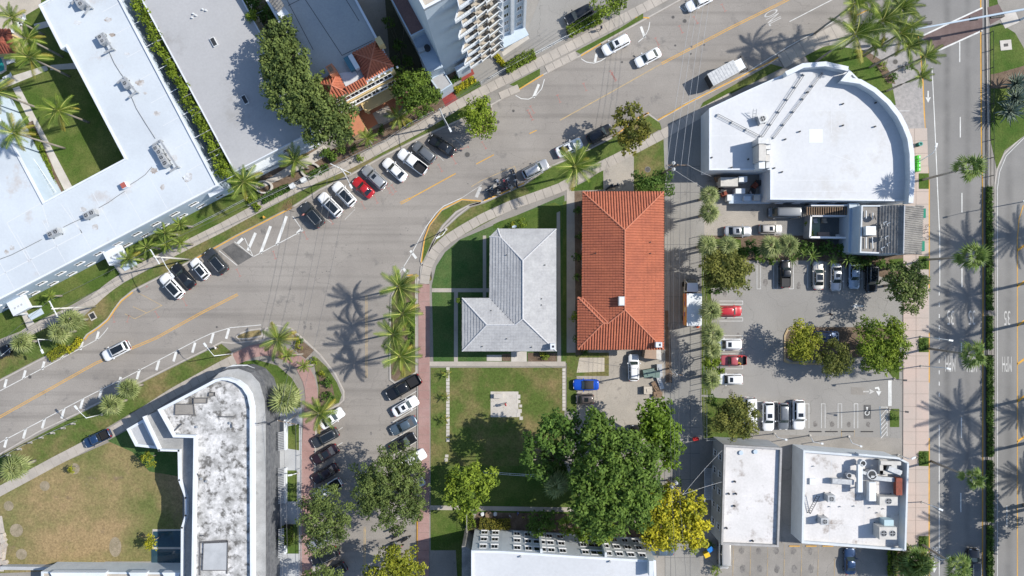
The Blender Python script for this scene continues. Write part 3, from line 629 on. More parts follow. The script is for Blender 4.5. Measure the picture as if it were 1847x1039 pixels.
# red survey marks
for k,(x,y,a) in enumerate(((262,512,-60),(283,567,-60),(231,575,75),(205,575,100),(333,545,-62),(430,492,-63),(551,425,-65),(495,460,-75),(655,370,-65),(678,360,-65),(705,345,-60),(597,398,-60),(710,340,-60),(875,205,-65),(794,303,-62),(819,289,-62),(958,210,-65),(1008,178,-68),(1107,137,-62),(1055,157,-68),(1185,75,-65),(1228,53,-65),(1255,36,-60),(1305,14,-62),(955,205,-65),(960,198,-60),(1104,134,-60),(1107,140,-60),(700,342,-60),(838,267,20),(873,262,-60))):
    L=14 if k>3 else 12
    dx,dy=math.cos(R(a))*L/2,-math.sin(R(a))*L/2
    if a<0: dx,dy=math.cos(R(a))*L/2,-math.sin(R(a))*L/2
    nx,ny=-dy/L*5,dx/L*5
    line([(x-dx,y-dy),(x+dx,y+dy)],.07,REDM,'survey_mark'); line([(x-dx-nx,y-dy-ny),(x-dx+nx,y-dy+ny)],.09,REDM,'survey_mark'); line([(x+dx-nx,y+dy-ny),(x+dx+nx,y+dy+ny)],.09,REDM,'survey_mark')
# manholes, oil drips
def manhole(x,y,r,z=.0):
    g=G(); c=P(x,y); g.cyl((c[0],c[1]),r,z-.02,z+.012,20); g.mi=1; g.cyl((c[0],c[1]),r*.82,z,z+.02,20); o=g.obj('manhole_cover',[mat('iron_rim',(.2,.19,.18),fa=.2) if 'iron_rim' not in bpy.data.materials else bpy.data.materials['iron_rim'],IRON],road if z<.1 else None)
    if z>.1: o['kind']='structure'
for x,y,r in ((843,279,.5),(898,220,.33),(54,680,.33),(1235,38,.38),(1214,31,.3),(1218,82,.2),(1247,84,.2),(1246,97,.2),(1270,81,.2),(1122,112,.2),(926,200,.25),(391,590,.2),(1143,101,.2)): manhole(x,y,r)
for x,y,r in ((770,494,.33),(1660,879,.35),(1614,112,.45),(632,294,.3),(1168,306,.5)): manhole(x,y,r,.17)
rr=random.Random(4)
for k in range(95):
    x=rr.uniform(200,1500); yc=753-0.505*x; y=yc+rr.gauss(28,10)+ (8 if x<500 else 0)
    if y<5 or y>1000: continue
    blob_patch('oil_drip',x,y,rr.uniform(.6,2.0),OIL,.0055,rr.uniform(.5,1.4),8,seed=k+1)
for x,y,r in ((549,582,2.2),(550,590,3),(561,584,2),(561,592,3),(475,418,5),(434,455,6),(669,782,2.5),(1215,590,4),(1206,585,3)): blob_patch('oil_stain',x,y,r,OIL,.0056 if x<1100 else .176,r*1.4)
for x in (1470,1500,1530,1565,1297+10,1318,1331):
    y=765 if x>1400 else {1307:530,1318:707,1331:605}[x]; blob_patch('oil_stain',x,y,4,OIL,.178,6)
for x in (1337,1368,1399,1430,1460): 
    blob_patch('oil_stain',x,993,5,OIL,.182,7); blob_patch('oil_stain',x+2,1025,5,OIL,.181,8)
for x,y in ((1380,510),(1440,515),(1291,549-22)): blob_patch('oil_stain',x,y,4,OIL,.179,7)
sheet('drain_grate',[(144,607),(155,601),(158,604),(146,611)],RUST,.02)
g=G(); c=P(168,570); g.obox(c,1.1,1.3,.14,.2,.5); g.obj('drain_frame',CONCW)['kind']='structure'; g=G(); g.obox(c,.8,.95,.2,.22,.5); g.obj('drain_grate',DARK)['kind']='structure'
# ================================================================= BUILDINGS
def win_mesh(w=1.2,h=1.3,name='window'):
    """frame mesh and pane mesh in the local x (along wall), z (up) plane, facing -y"""
    f=G(); t=.09
    f.box(-w/2,w/2,-.07,.02,0,t); f.box(-w/2,w/2,-.045,.02,h-t,h); f.box(-w/2,-w/2+t,-.05,.02,t,h-t); f.box(w/2-t,w/2,-.05,.02,t,h-t); f.box(-.03,.03,-.045,.0,t,h-t)
    f.box(-w/2-.08,w/2+.08,-.15,-.0,-.08,-.002)
    p=G(); p.box(-w/2+t,w/2-t,-.035,-.005,t,h-t)
    return f.mesh(name,FRAME), p.mesh('pane',GLASS)
WIN={}
def window(parent, org, x,y,z, ang, w=1.2,h=1.3):
    k=(w,h)
    if k not in WIN: WIN[k]=win_mesh(w,h)
    o=inst('window',WIN[k][0],parent,(x-org[0],y-org[1],z),(0,0,ang)); inst('pane',WIN[k][1],o); return o
def wall_windows(parent, org, a, b, n, zs, w=1.2, h=1.3, skip=(), m0=.06):
    """windows along the wall from a to b (outside on the right hand side)"""
    a=Vector(a); b=Vector(b); d=(b-a); ang=math.atan2(d.y,d.x)
    for i in range(n):
        if i in skip: continue
        p=a.lerp(b,m0+(1-2*m0)*(i+.5)/n)
        for z in zs: window(parent,org,p.x,p.y,z,ang,w,h)
def flat(name,label,cat,px,h,wall,roof,par=.45,pw=.3,cop=None,extra=None,z0=0):
    pts=ccw(W(px,h)); c=(sum(p[0] for p in pts)/len(pts),sum(p[1] for p in pts)/len(pts),0)
    t=thing(name,c,label,cat)
    g=G(c); g.sides(offset(pts,.02),z0,h-par); g.obj('wall',wall,t)
    g=G(c); g.sheet(offset(pts,.03),h-par); r=g.obj('roof',roof,t)
    g=G(c); g.ring(pts,offset(pts,pw),h-par-.25,h); g.obj('parapet',cop or wall,t)
    t['_o']=0; del t['_o']
    return t,c,pts
# ---- white hotel round a courtyard
HA=[(185,-60),(217,0),(393,335),(212,430),(0,540),(-160,622),(-160,160),(-30,160),(28,270),(78,364),(224,286),(118,84),(110,89),(69,9),(90,-3),(122,-60)]
hotel,hc,hp=flat('courtyard_hotel','long white flat roofed hotel folded round a green courtyard at the top left','building',HA,6.6,WALLB,RWHITE,par=.22,pw=.28,cop=WALLW)
wall_windows(hotel,hc,P(0,540,6.6),P(393,335,6.6),11,(1.1,3.9),1.4,.9,m0=.01)
wall_windows(hotel,hc,P(-160,622,6.6),P(0,540,6.6),4,(1.1,3.9),1.4,.9)
g=G(hc)
if 1:
    i=8; a=Vector(P(0,540,6.6)); b=Vector(P(393,335,6.6)); d=(b-a).normalized(); n=Vector((d.y,-d.x)); p=a.lerp(b,(i*2+1.5)/18); g.obox(p+n*.35,2.6,.7,5.35,5.45,math.atan2(d.y,d.x))
g.obj('window_hood',WALLW,hotel)
def roofline(pairs,h,parent,org,m=SEAM,w=.10,dz=.006,name='roof_seam'):
    g=G(org)
    for a,b in pairs:
        pts=W([a,b],h); L=offline(pts,w/2); Rr=offline(pts,-w/2); g.add([(x,y,h+dz) for x,y in L+Rr],[(2,3,1,0)])
    return g.obj(name,m,parent)
hr=6.38
roofline([((140+22*i,-60+41*i),(215+22*i,-60+41*i+ -41)) for i in range(11)],hr,hotel,hc)
roofline([((i*46-20,545-24*i),(i*46-62,470-24*i)) for i in range(9)],hr,hotel,hc)
roofline([((12,402),(75,366)),((75,366),(88,410)),((12,402),(52,470)),((52,470),(148,420)),((148,420),(110,368)),((52,470),(0,497))],hr,hotel,hc,w=.14)
# pergola gallery along the courtyard
gal=thing('gallery_railing',(*P(60,310),0),'white ladder like rails over the blue walkway beside the hotel courtyard','railing'); go=gal.location
g=G(go); A,B=Vector(P(32,262,3)),Vector(P(93,352,3)); d=(B-A).normalized(); n=Vector((-d.y,d.x))
for k in (0,.9): g.tube([tuple(A+n*k)+(3.0,),tuple(B+n*k)+(3.0,)],.05,4)
g.obj('rail',METALW,gal); g=G(go)
for i in range(12): p=A.lerp(B,i/11); g.tube([tuple(p)+(3.0,),tuple(p+n*.9)+(3.0,)],.04,4); g.tube([tuple(p)+(0,),tuple(p)+(3.0,)],.03,4)
g.obj('baluster',METALW,gal)
wk=G(); wk.prism(W([(26,268),(36,262),(98,354),(80,366)],2.4),2.2,2.4); o=wk.obj('gallery_walkway',WALLB2); tag(o,'narrow blue grey walkway deck between the hotel wing and the court bed','walkway')
def porch(x,y,ang,label):
    c=P(x,y,3.2); t=thing('entrance_porch',(*c,0),label,'porch','porches on the hotel front',rz=ang)
    g=G(); g.box(-1.5,1.5,-1.5,1.5,3.1,3.35); g.obj('porch_roof',WALLW,t)
    g=G(); g.box(-1.5,1.5,-1.5,-1.3,2.5,3.1); g.box(-1.5,-1.3,-1.3,1.5,2.5,3.1); g.box(1.3,1.5,-1.3,1.5,2.5,3.1); g.obj('fascia',WALLW,t)
    for sx in (-1.35,1.35):
        g=G(); g.box(sx-.1,sx+.1,-1.4,-1.2,0,2.5); g.obj('post',WALLW,t)
    for i in (-1,0,1):
        g=G(); g.box(i*.6-.16,i*.6+.16,-.6,-.3,3.35,3.39); g.obj('roof_block',WALLG,t)
    g=G(); g.box(-1.2,1.2,-2.6,-1.6,.14,.3); g.box(-1.2,1.2,-2.2,-1.6,.3,.45); g.obj('step',WALLB2,t)
porch(205,457,R(28),'small white entrance porch with square blocks near the middle of the hotel front'); porch(32,548,R(28),'small white entrance porch at the far left end of the hotel front')
surf([(205,478),(216,470),(235,492),(222,500)],'porch_path',CONCW,7); surf([(38,562),(47,558),(66,587),(52,596)],'porch_path',CONCW,7)

# ---- grey membrane roofed block
HB=[(223,-60),(255,0),(423,311),(566,237),(438,0),(406,-60)]
gb,gbc,gp=flat('grey_roof_block','long building with a plain pale grey membrane roof crossed by tree shadow','building',HB,7.0,WALLK,RGREY,par=.12,pw=.18,cop=WALLW)
roofline([((223+168*k/11,-60+371*k/11),(223+168*k/11+175,-60+371*k/11-90)) for k in range(1,11)],6.88,gb,gbc,m=mat('seam_grey',(.37,.37,.38),fa=.1),w=.05)
for x,y,a in ((386,76,28),(442,180,28)):
    g=G(gbc); g.obox(P(x,y,7),.75,1.5,6.88,7.15,R(a)); g.mi=1; g.obox(P(x,y,7),.6,1.3,7.15,7.18,R(a)); g.obj('roof_hatch',[METALW,DARK],gb)
for x,y in ((347,32),(349,25),(354,28),(366,17),(372,19)):
    g=G(gbc); g.cyl(P(x,y,7),.13,6.88,7.2,8); g.obj('vent_pipe',METALW,gb)
wall_windows(gb,gbc,P(423,311,7),P(566,237,7),6,(1.1,4.2),1.8,1.5)
def balcony_front(a,b,h,parent,org,zs,depth=1.3):
    a=Vector(a);b=Vector(b); d=(b-a).normalized(); n=Vector((d.y,-d.x)); ang=math.atan2(d.y,d.x)
    for z in zs:
        g=G(org); g.obox((a+b)/2+n*depth/2,(b-a).length,depth,z-.12,z,ang); g.obj('balcony_floor',WALLK,parent)
        g=G(org); q=[tuple(a+n*depth),tuple(b+n*depth)]
        for hh in (.5,.95): g.tube([q[0]+(z+hh,),q[1]+(z+hh,)],.04,4)
        for i in range(9): p=Vector(q[0]).lerp(Vector(q[1]),i/8); g.tube([tuple(p)+(z,),tuple(p)+(z+.95,)],.03,4)
        g.obj('railing',METALW,parent)
balcony_front(P(440,302,7),P(505,269,7),7,gb,gbc,(3.4,5.6)); balcony_front(P(520,261,7),P(560,240,7),7,gb,gbc,(3.4,5.6))

# ---- tiled roofs: real tile strips on every slope
def tile_face(verts, parent, org, m, kind='barrel', pitch=.5, course=.5, name='roof_tiles'):
    """verts: world points, the first two are the eave. Tiles are laid over the plane face."""
    V=[Vector(v) for v in verts]
    nrm=Vector((0,0,0))
    for i in range(len(V)): nrm+=V[i].cross(V[(i+1)%len(V)])
    nrm.normalize()
    if nrm.z<0: nrm=-nrm
    e=(V[1]-V[0]).normalized(); up=nrm.cross(e).normalized()
    cen=sum(V,Vector((0,0,0)))/len(V)
    if (cen-V[0]).dot(up)<0: up=-up
    P2=[((v-V[0]).dot(e),(v-V[0]).dot(up)) for v in V]
    u0=min(p[0] for p in P2); u1=max(p[0] for p in P2); v1=max(p[1] for p in P2)
    def span_u(u):
        ys=[]
        for i in range(len(P2)):
            a,b=P2[i],P2[(i+1)%len(P2)]
            if (a[0]-u)*(b[0]-u)<0: ys.append(a[1]+(b[1]-a[1])*(u-a[0])/(b[0]-a[0]))
        ys.sort(); return [(ys[i],ys[i+1]) for i in range(0,len(ys)-1,2)]
    g=G(org); rr=random.Random(2)
    base=[v+nrm*0 for v in V]; g.add([tuple(v) for v in base],[tuple(range(len(V)))] if (V[1]-V[0]).cross(V[2]-V[1]).z>0 else [tuple(range(len(V)-1,-1,-1))])
    n=max(1,int((u1-u0)/pitch)); w=(u1-u0)/n
    def pt(u,v,hh): p=V[0]+e*u+up*v+nrm*hh; return tuple(p)
    for k in range(n):
        ua=u0+k*w; um=ua+w/2
        for lo,hi in span_u(um):
            j=0; m_=max(1,int((hi-max(lo,0))/course)+1)
            v=lo-(0.04 if lo<.05 else 0); sh=0 if kind=='barrel' else (k%2)*.0
            while v<hi-.02:
                vb=min(hi, (math.floor((v+1e-6)/course)+1)*course)
                if vb-v<.03: vb=min(hi,vb+course)
                jit=rr.uniform(-.008,.012)
                if kind=='barrel':
                    a=[(ua+w*.02,.02),(ua+w*.25,.11),(ua+w*.55,.11),(ua+w*.8,.02)]
                    vs=[pt(u,v,hh+.045+jit) for u,hh in a]+[pt(u,vb,hh+jit) for u,hh in a]
                    fs=[(0,1,5,4),(1,2,6,5),(2,3,7,6),(0,3,2,1)]
                else:
                    a=[(ua+.003,.03),(ua+w-.003,.03)]
                    vs=[pt(u,v,hh+.055+jit) for u,hh in a]+[pt(u,vb,hh+jit*.3) for u,hh in a]+[pt(ua+.012,v,0),pt(ua+w-.012,v,0)]
                    fs=[(0,1,3,2),(4,5,1,0)]
                g.add(vs,fs); v=vb
    o=g.obj(name,m,parent); o['kind']='stuff'; return o
def ridge(pairs,parent,org,m,r=.13,name='ridge_tile'):
    for a,b in pairs:
        a=Vector(a)+Vector((0,0,.06)); b=Vector(b)+Vector((0,0,.06)); n=max(1,int((b-a).length/.9)); g=G(org)
        for i in range(n):
            p=a.lerp(b,i/n); q=a.lerp(b,(i+1.06)/n); g.tube([tuple(p),tuple(q)],r*1.06,6,True,r*.9)
        g.obj(name,m,parent)
def px3(t): return (*P(t[0],t[1],t[2]),t[2])
# grey white tiled house, L shaped
HE=6.0; kz=.30*MPP
def zz(d): return HE+d*kz
gh_faces=[
 [(1003,633,HE),(1003,413,HE),(943,470,zz(60)),(943,575,zz(60))],
 [(1003,413,HE),(898,413,HE),(903,428,zz(15)),(943,470,zz(60))],
 [(898,413,HE),(884,427,HE),(903,428,zz(15))],
 [(884,427,HE),(883,538,HE),(929,586,zz(46)),(943,575,zz(60)),(943,470,zz(60)),(903,428,zz(15))],
 [(883,538,HE),(834,538,HE),(878,586,zz(46)),(929,586,zz(46))],
 [(834,538,HE),(834,633,HE),(878,586,zz(46))],
 [(834,633,HE),(1003,633,HE),(943,575,zz(60)),(929,586,zz(46)),(878,586,zz(46))]]
ghp=(*P(930,520),0); gh=thing('grey_tiled_house',ghp,'L shaped house with a pale grey white tiled hip roof in the middle','house')
for f in gh_faces: tile_face([px3(v) for v in f],gh,ghp,TILEG,'flat',.42,.50)
ridge([(px3(a),px3(b)) for a,b in (((943,470,zz(60)),(943,575,zz(60))),((1003,413,HE),(943,470,zz(60))),((943,470,zz(60)),(903,428,zz(15))),((903,428,zz(15)),(898,413,HE)),((903,428,zz(15)),(884,427,HE)),
   ((943,575,zz(60)),(1003,633,HE)),((878,586,zz(46)),(834,538,HE)),((878,586,zz(46)),(834,633,HE)),((878,586,zz(46)),(929,586,zz(46))),((929,586,zz(46)),(943,575,zz(60))))],gh,ghp,TILEG2)
eo=ccw(W([(1003,413),(898,413),(884,427),(883,538),(834,538),(834,633),(1003,633)],HE))
g=G(ghp); g.sides(offset(eo,.55),0,HE); g.obj('wall',WALLK,gh)
g=G(ghp); g.ring(offset(eo,-.04),offset(eo,.1),HE-.22,HE+.03); g.obj('gutter',FRAME,gh)
g=G(ghp); g.sheet(offset(eo,.05),HE-.1); g.obj('soffit',WALLW,gh)
w0=offset(eo,.55)
for (a,b) in (((1003,633),(1003,413)),((884,427),(883,538)),((834,538),(834,633)),((834,633),(1003,633)),((1003,413),(898,413))):
    A=Vector(P(*a,HE)); B=Vector(P(*b,HE)); d=(B-A).normalized(); L=(B-A).length
    n=Vector((-d.y,d.x)); 
    # wall line lies .55 m inside
    c=Vector(ghp[:2]); inn=n if (c-A).dot(n)>0 else -n
    a2,b2=A+inn*.55,B+inn*.55
    if inn==n: wall_windows(gh,ghp,a2,b2,max(2,int(L/3.6)),(1.0,3.8))
    else: wall_windows(gh,ghp,b2,a2,max(2,int(L/3.6)),(1.0,3.8))
for x,y,z in ((914,460,6.8),(983,478,6.6),(977,550,6.7),(977,539,6.7),(886,560,6.5),(914,611,6.6),(870,625,6.2),(959,626,6.2)):
    g=G(ghp); g.cyl(P(x,y,z),.09,z-.2,z+.3,8); g.obj('vent_pipe',DARK,gh)
g=G(ghp); g.obox(P(996.5,625,7.3),.7,.9,5.9,7.4,0); g.mi=1; g.obox(P(997.5,625,7.3),.34,.34,7.4,7.43,0); g.obj('chimney',[WALLW,DARK],gh)
def satellite(x,y,h,label,r=.38,az=0.0,m=METAL):
    t=thing('satellite_dish',(*P(x,y,h+.5),0),label,'dish')
    g=G(); g.tube([(0,0,h-.1),(0,0,h+.5)],.03,5); g.obj('mast',METAL,t)
    g=G(); n=12; k=Vector((math.cos(az),math.sin(az),.7)).normalized(); u=k.cross(Vector((0,0,1))).normalized(); w=u.cross(k)
    c=Vector((0,0,h+.55)); vs=[tuple(c)]+[tuple(c+u*r*.6*math.cos(a)+w*r*.6*math.sin(a)+k*.04) for a in [2*math.pi*i/n for i in range(n)]]+[tuple(c+u*r*math.cos(a)+w*r*math.sin(a)+k*.12) for a in [2*math.pi*i/n for i in range(n)]]
    g.add(vs,[(0,1+i,1+(i+1)%n) for i in range(n)]+[(1+i,1+n+i,1+n+(i+1)%n,1+(i+1)%n) for i in range(n)]); g.obj('dish',m,t)
    g=G(); g.tube([tuple(c),tuple(c+k*.4)],.02,4); g.obj('feed_arm',METAL,t)
satellite(928,410,5.6,'small blue grey satellite dish at the north eave of the grey tiled house',.4,R(100),WALLB2)
# orange tiled house
HO=6.2; ko=.31*MPP
def zo(d): return HO+d*ko
oh_faces=[
 [(1197,630,HO),(1197,346,HO),(1127,415,zo(70)),(1127,559,zo(70))],
 [(1197,346,HO),(1051,346,HO),(1127,415,zo(70))],
 [(1051,346,HO),(1050,537,HO),(1097,583,zo(46)),(1127,559,zo(70)),(1127,415,zo(70))],
 [(1042,536,HO),(1042,630,HO),(1088,583,zo(46))],
 [(1050,537,HO),(1042,536,HO),(1088,583,zo(46)),(1097,583,zo(46))],
 [(1042,630,HO),(1197,630,HO),(1127,559,zo(70)),(1097,583,zo(46)),(1088,583,zo(46))]]
ohp=(*P(1120,490),0); oh=thing('orange_tiled_house',ohp,'two storey house under a big orange clay tiled hip roof','house')
for f in oh_faces: tile_face([px3(v) for v in f],oh,ohp,TILEO,'barrel',.42,.45)
ridge([(px3(a),px3(b)) for a,b in (((1127,415,zo(70)),(1127,559,zo(70))),((1197,346,HO),(1127,415,zo(70))),((1051,346,HO),(1127,415,zo(70))),((1127,559,zo(70)),(1197,630,HO)),((1127,559,zo(70)),(1097,583,zo(46))),((1088,583,zo(46)),(1097,583,zo(46))),((1042,536,HO),(1088,583,zo(46))),((1042,630,HO),(1088,583,zo(46))),((1050,537,HO),(1097,583,zo(46))))],oh,ohp,TILEO2)
eo=ccw(W([(1197,346),(1051,346),(1050,536),(1042,536),(1042,630),(1197,630)],HO))
g=G(ohp); g.sides(offset(eo,.6),0,HO); g.obj('wall',WALLC,oh)
g=G(ohp); g.ring(offset(eo,-.03),offset(eo,.12),HO-.2,HO+.02); g.obj('gutter',mat('brown_fascia',(.16,.06,.04),fa=.1),oh)
g=G(ohp); g.sheet(offset(eo,.08),HO-.1); g.obj('soffit',WALLC,oh)
for a,b,n in (((1197,630),(1197,346),7),((1051,346),(1050,536),5),((1042,536),(1042,630),2),((1042,630),(1197,630),4)):
    A=Vector(P(*a,HO)); B=Vector(P(*b,HO)); d=(B-A).normalized(); nn=Vector((-d.y,d.x)); inn=nn if (Vector(ohp[:2])-A).dot(nn)>0 else -nn
    a2,b2=A+inn*.6,B+inn*.6
    if inn==nn: wall_windows(oh,ohp,a2,b2,n,(1.0,3.9))
    else: wall_windows(oh,ohp,b2,a2,n,(1.0,3.9))
g=G(ohp); g.obox(P(1121,543,8.6),.95,1.45,7.7,8.75,0); g.mi=1; g.obox(P(1121,543,8.6),.75,1.2,8.75,8.8,0); g.obj('skylight',[METAL,METALW],oh)
for x,y,z in ((1173,437,7),(1173,457,7),(1074,457,7)):
    g=G(ohp); g.cyl(P(x,y,z),.09,z-.2,z+.35,8); g.obj('vent_pipe',DARK,oh)
g=G(ohp); g.obox(P(1188.5,622,7.4),1.0,.8,5.9,7.5,0); g.obj('chimney',WALLW,oh); g=G(ohp); g.obox(P(1190,622,7.4),.28,.35,7.5,7.53,0); g.obj('flue',DARK,oh)
g=G(); g.prism(W([(1164,630),(1184,630),(1184,648),(1162,646)],2.6),0,2.6); o=g.obj('rear_lean_to',[mat('lean_to_tan',(.36,.25,.18),(.30,.22,.17),big=.8,fa=.15)]); tag(o,'small tan roofed lean to at the south east corner of the orange roofed house','shed')
g=G(); g.prism(W([(1184,630),(1192,630),(1193,650),(1184,647)],2.2),0,2.2); o=g.obj('lean_to_annex',METALB); tag(o,'narrow pale strip roof beside the tan lean to','shed')

# ---- yellow mediterranean block
HC=[(443,-60),(479,0),(590,188),(709,121),(644,0),(612,-60)]
mb,mc,mp=flat('mediterranean_block','three storey cream apartment block with orange tiled corner roofs and a grey flat roof','building',[(443,-60),(479,0),(588,186),(709,121),(644,0),(612,-60)],11.0,WALLC,RGREY2,par=.35,pw=.35,cop=WALLW)
rh=10.66
roofline([((515,-5),(565,90)),((600,-40),(648,38)),((538,-20),(617,100)),((617,100),(672,73)),((520,10),(555,-8))],rh,mb,mc,m=SEAMD,w=.10)
hipR=[(636,96),(678,75),(710,119),(661,145)]; hipL=[(566,150),(609,131),(626,167),(592,185)]
for nm,q,ap in (('right',hipR,(670,107)),('left',hipL,(598,154))):
    zt=12.9; ze=10.95
    for i in range(4): tile_face([px3((*q[(i+1)%4],ze)),px3((*q[i],ze)),px3((*ap,zt))],mb,mc,TILEO,'barrel',.42,.5)
    ridge([(px3((*q[i],ze)),px3((*ap,zt))) for i in range(4)],mb,mc,TILEO2,.11)
tile_face([px3((628,169,10.9)),px3((663,150,10.9)),px3((656,139,12)),px3((622,157,12))],mb,mc,TILEO,'barrel',.4,.5)
g=G(mc); g.prism(W([(611,132),(641,128),(649,142),(624,157)],10.8),10.66,10.8); g.obj('white_roof_patch',RWHITE2,mb)
g=G(mc); g.obox(P(632,113,11.6),1.2,2.3,10.66,11.6,R(30)); g.mi=1; g.obox(P(638,111,11.7),.7,2.4,10.66,11.7,R(30)); g.obj('rooftop_ac_unit',[mat('blue_unit',(.07,.17,.22),fa=.1),METALW],mb)
g=G(mc); g.obox(P(597,125,13),1.1,1.5,10.6,13,R(30)); g.mi=1; g.obox(P(596,124,13.05),.55,.9,13.0,13.04,R(30)); g.obj('chimney',[CORAL,WOOD],mb)
g=G(mc); g.obox(P(684,74,12.6),.9,1.3,10.6,12.6,R(30)); g.obj('chimney',WALLC,mb)
g=G(mc); g.prism(W([(497,21),(512,12),(522,25),(507,33)],11.8),10.6,11.9); g.obj('stair_head',WALLW,mb)
tile_face([px3((486,2,12.1)),px3((503,22,12.1)),px3((513,10,12.6)),px3((500,-12,12.6))],mb,mc,TILED,'barrel',.4,.5)
F0=Vector(P(588,186,11)); F1=Vector(P(709,121,11)); dF=(F1-F0).normalized(); nF=Vector((dF.y,-dF.x)); aF=math.atan2(dF.y,dF.x)
wall_windows(mb,mc,F0+nF*.62*0+nF*.0,F1,7,(1.0,4.3,7.8),1.4,1.5,skip=(),m0=.06)
for x in (3.1,8.6): 
    p=F0+dF*x+nF*.05; g=G(mc); g.obox(p,1.6,.25,5.6,6.0,aF); g.obj('window_planter',FRAME,mb)
g=G(mc); g.obox((F0+F1)/2+nF*.1,(F1-F0).length,.2,6.9,7.15,aF); g.obj('cornice',WALLC,mb)
g=G(mc)
for k,(x,w) in enumerate(((4.4,.5),(9.6,.5))): g.obox(F0+dF*x+nF*.55,w,1.1,0,3.0,aF)
g.obox(F0+dF*7+nF*.8,5.8,1.6,3.0,3.3,aF); g.obj('entrance_portico',WALLC,mb)
for k,(x,L,m) in enumerate(((1.6,3.2,CORAL),(12.2,3.2,BRWN))):
    g=G(mc); g.obox(F0+dF*x+nF*2.2,2.6,3.6,2.7,2.85,aF); g.obj('terrace_deck',m,mb)
    g=G(mc); g.obox(F0+dF*x+nF*2.2,2.5,3.5,0,2.7,aF); g.obj('terrace_wall',WALLC,mb)
for k in range(12):
    g=G(mc); p=F0+dF*(.7+k*1.05)+nF*.12; g.obox(p,.3,.24,10.3,10.6,aF); g.obj('eave_bracket',FRAME,mb)

# ---- pale blue balcony tower
TW=[(803,138),(846,115),(849,120),(904,89),(901,80),(944,57),(865,-80),(724,-8)]
tp=ccw(W(TW)); tc=(*P(850,60),0)
tw=thing('balcony_tower',tc,'tall pale blue apartment tower with white saw tooth balconies on its street side','building')
TH=28.0
g=G(tc); g.sides(tp,0,TH); g.obj('wall',WALLB2,tw); g=G(tc); g.sheet(tp,TH-.3); g.obj('roof',SAND,tw); g=G(tc); g.ring(tp,offset(tp,.35),TH-.6,TH+.0); g.obj('parapet',WALLW,tw)
def frame_at(a,b):
    A=Vector(P(*a)); B=Vector(P(*b)); d=(B-A).normalized(); return A,d,Vector((d.y,-d.x)),math.atan2(d.y,d.x),(B-A).length
A,d,n,ang,L=frame_at((849,120),(904,89))
L-=.75
teeth=[(-.1,.0),(-.55,1.35),(1.75,1.15),(1.6,1.42),(3.45,1.15),(3.3,1.42),(L+.1,1.1),(L+.55,1.3),(L+.1,0)]
for fl in range(1,10):
    z=fl*3.0+.2
    pts=[tuple(A+d*u+n*v) for u,v in teeth]
    if fl%2==0: pts[1]=tuple(A+d*-1.5+n*1.45); 
    k=G(tc); k.prism(pts,z-.16,z); sl_=k.obj('balcony_floor',[SAND],tw)
    for i in (1,2,4,6):
        a,b=Vector(pts[i]),Vector(pts[i+1]); e=b-a; 
        if i in (2,4,6): e=b-a
        k=G(tc); k.obox((a+b)/2,e.length,.10,z-.2,z+(.95 if i in(1,) else .95),math.atan2(e.y,e.x)) if i!=1 else k.obox((a+b)/2,e.length,.10,z-.2,z+.45,math.atan2(e.y,e.x)); k.obj('balcony_wall',WALLW,tw)
    for i in (0,7):
        a,b=Vector(pts[i]),Vector(pts[i+1]); e=b-a; k=G(tc); k.obox((a+b)/2,e.length,.10,z-.2,z+1.0,math.atan2(e.y,e.x)); k.obj('balcony_wall',WALLW,tw)
    k=G(tc)
    for i in (1,3,5):
        a,b=Vector(pts[i]),Vector(pts[i+1])
        for hh in (.72,1.0): k.tube([tuple(a)+(z+hh,),tuple(b)+(z+hh,)],.05,4)
        for j in range(9): p=a.lerp(b,j/8); k.tube([tuple(p)+(z,),tuple(p)+(z+1.0,)],.025,4,False)
    k.obj('railing',METALW,tw)
    for i,(u,w) in enumerate(((.9,1.5),(2.9,1.5),(4.8,1.5))):
        if fl<10 and z+2.2<TH: window(tw,tc,*(A+d*u),z+.1,ang,w,2.1)
    for j in range(2):
        u=.9+j*2.4+(fl%2)*.4; k=G(tc); q=A+d*u+n*.65; k.obox(q,.55,.5,z,z+.55,ang+.3*fl); k.mi=1; k.obox(q+d*.7,.45,.4,z,z+.7,ang); k.obj('balcony_chair',[mat('wicker_dark',(.05,.045,.04),fa=.2) if 'wicker_dark' not in bpy.data.materials else bpy.data.materials['wicker_dark'],SAND],tw)
A2,d2,n2,ang2,L2=frame_at((901,80),(944,57))
for fl in range(0,9):
    for u in (L2*.30,L2*.80): window(tw,tc,*(A2+d2*u),fl*3.0+1.2,ang2,.9,1.3)
for u,w in ((L2*.12,.35),(L2*.5,.55),(L2*.98,.4)):
    g=G(tc); g.obox(A2+d2*u+n2*.22,w,.44,0,TH-.5,ang2); g.obj('pilaster',WALLW,tw)
g=G(tc); g.obox(A2+d2*L2*.5+n2*.9,L2,1.8,2.6,2.85,ang2); g.obj('canopy',WALLB2,tw)
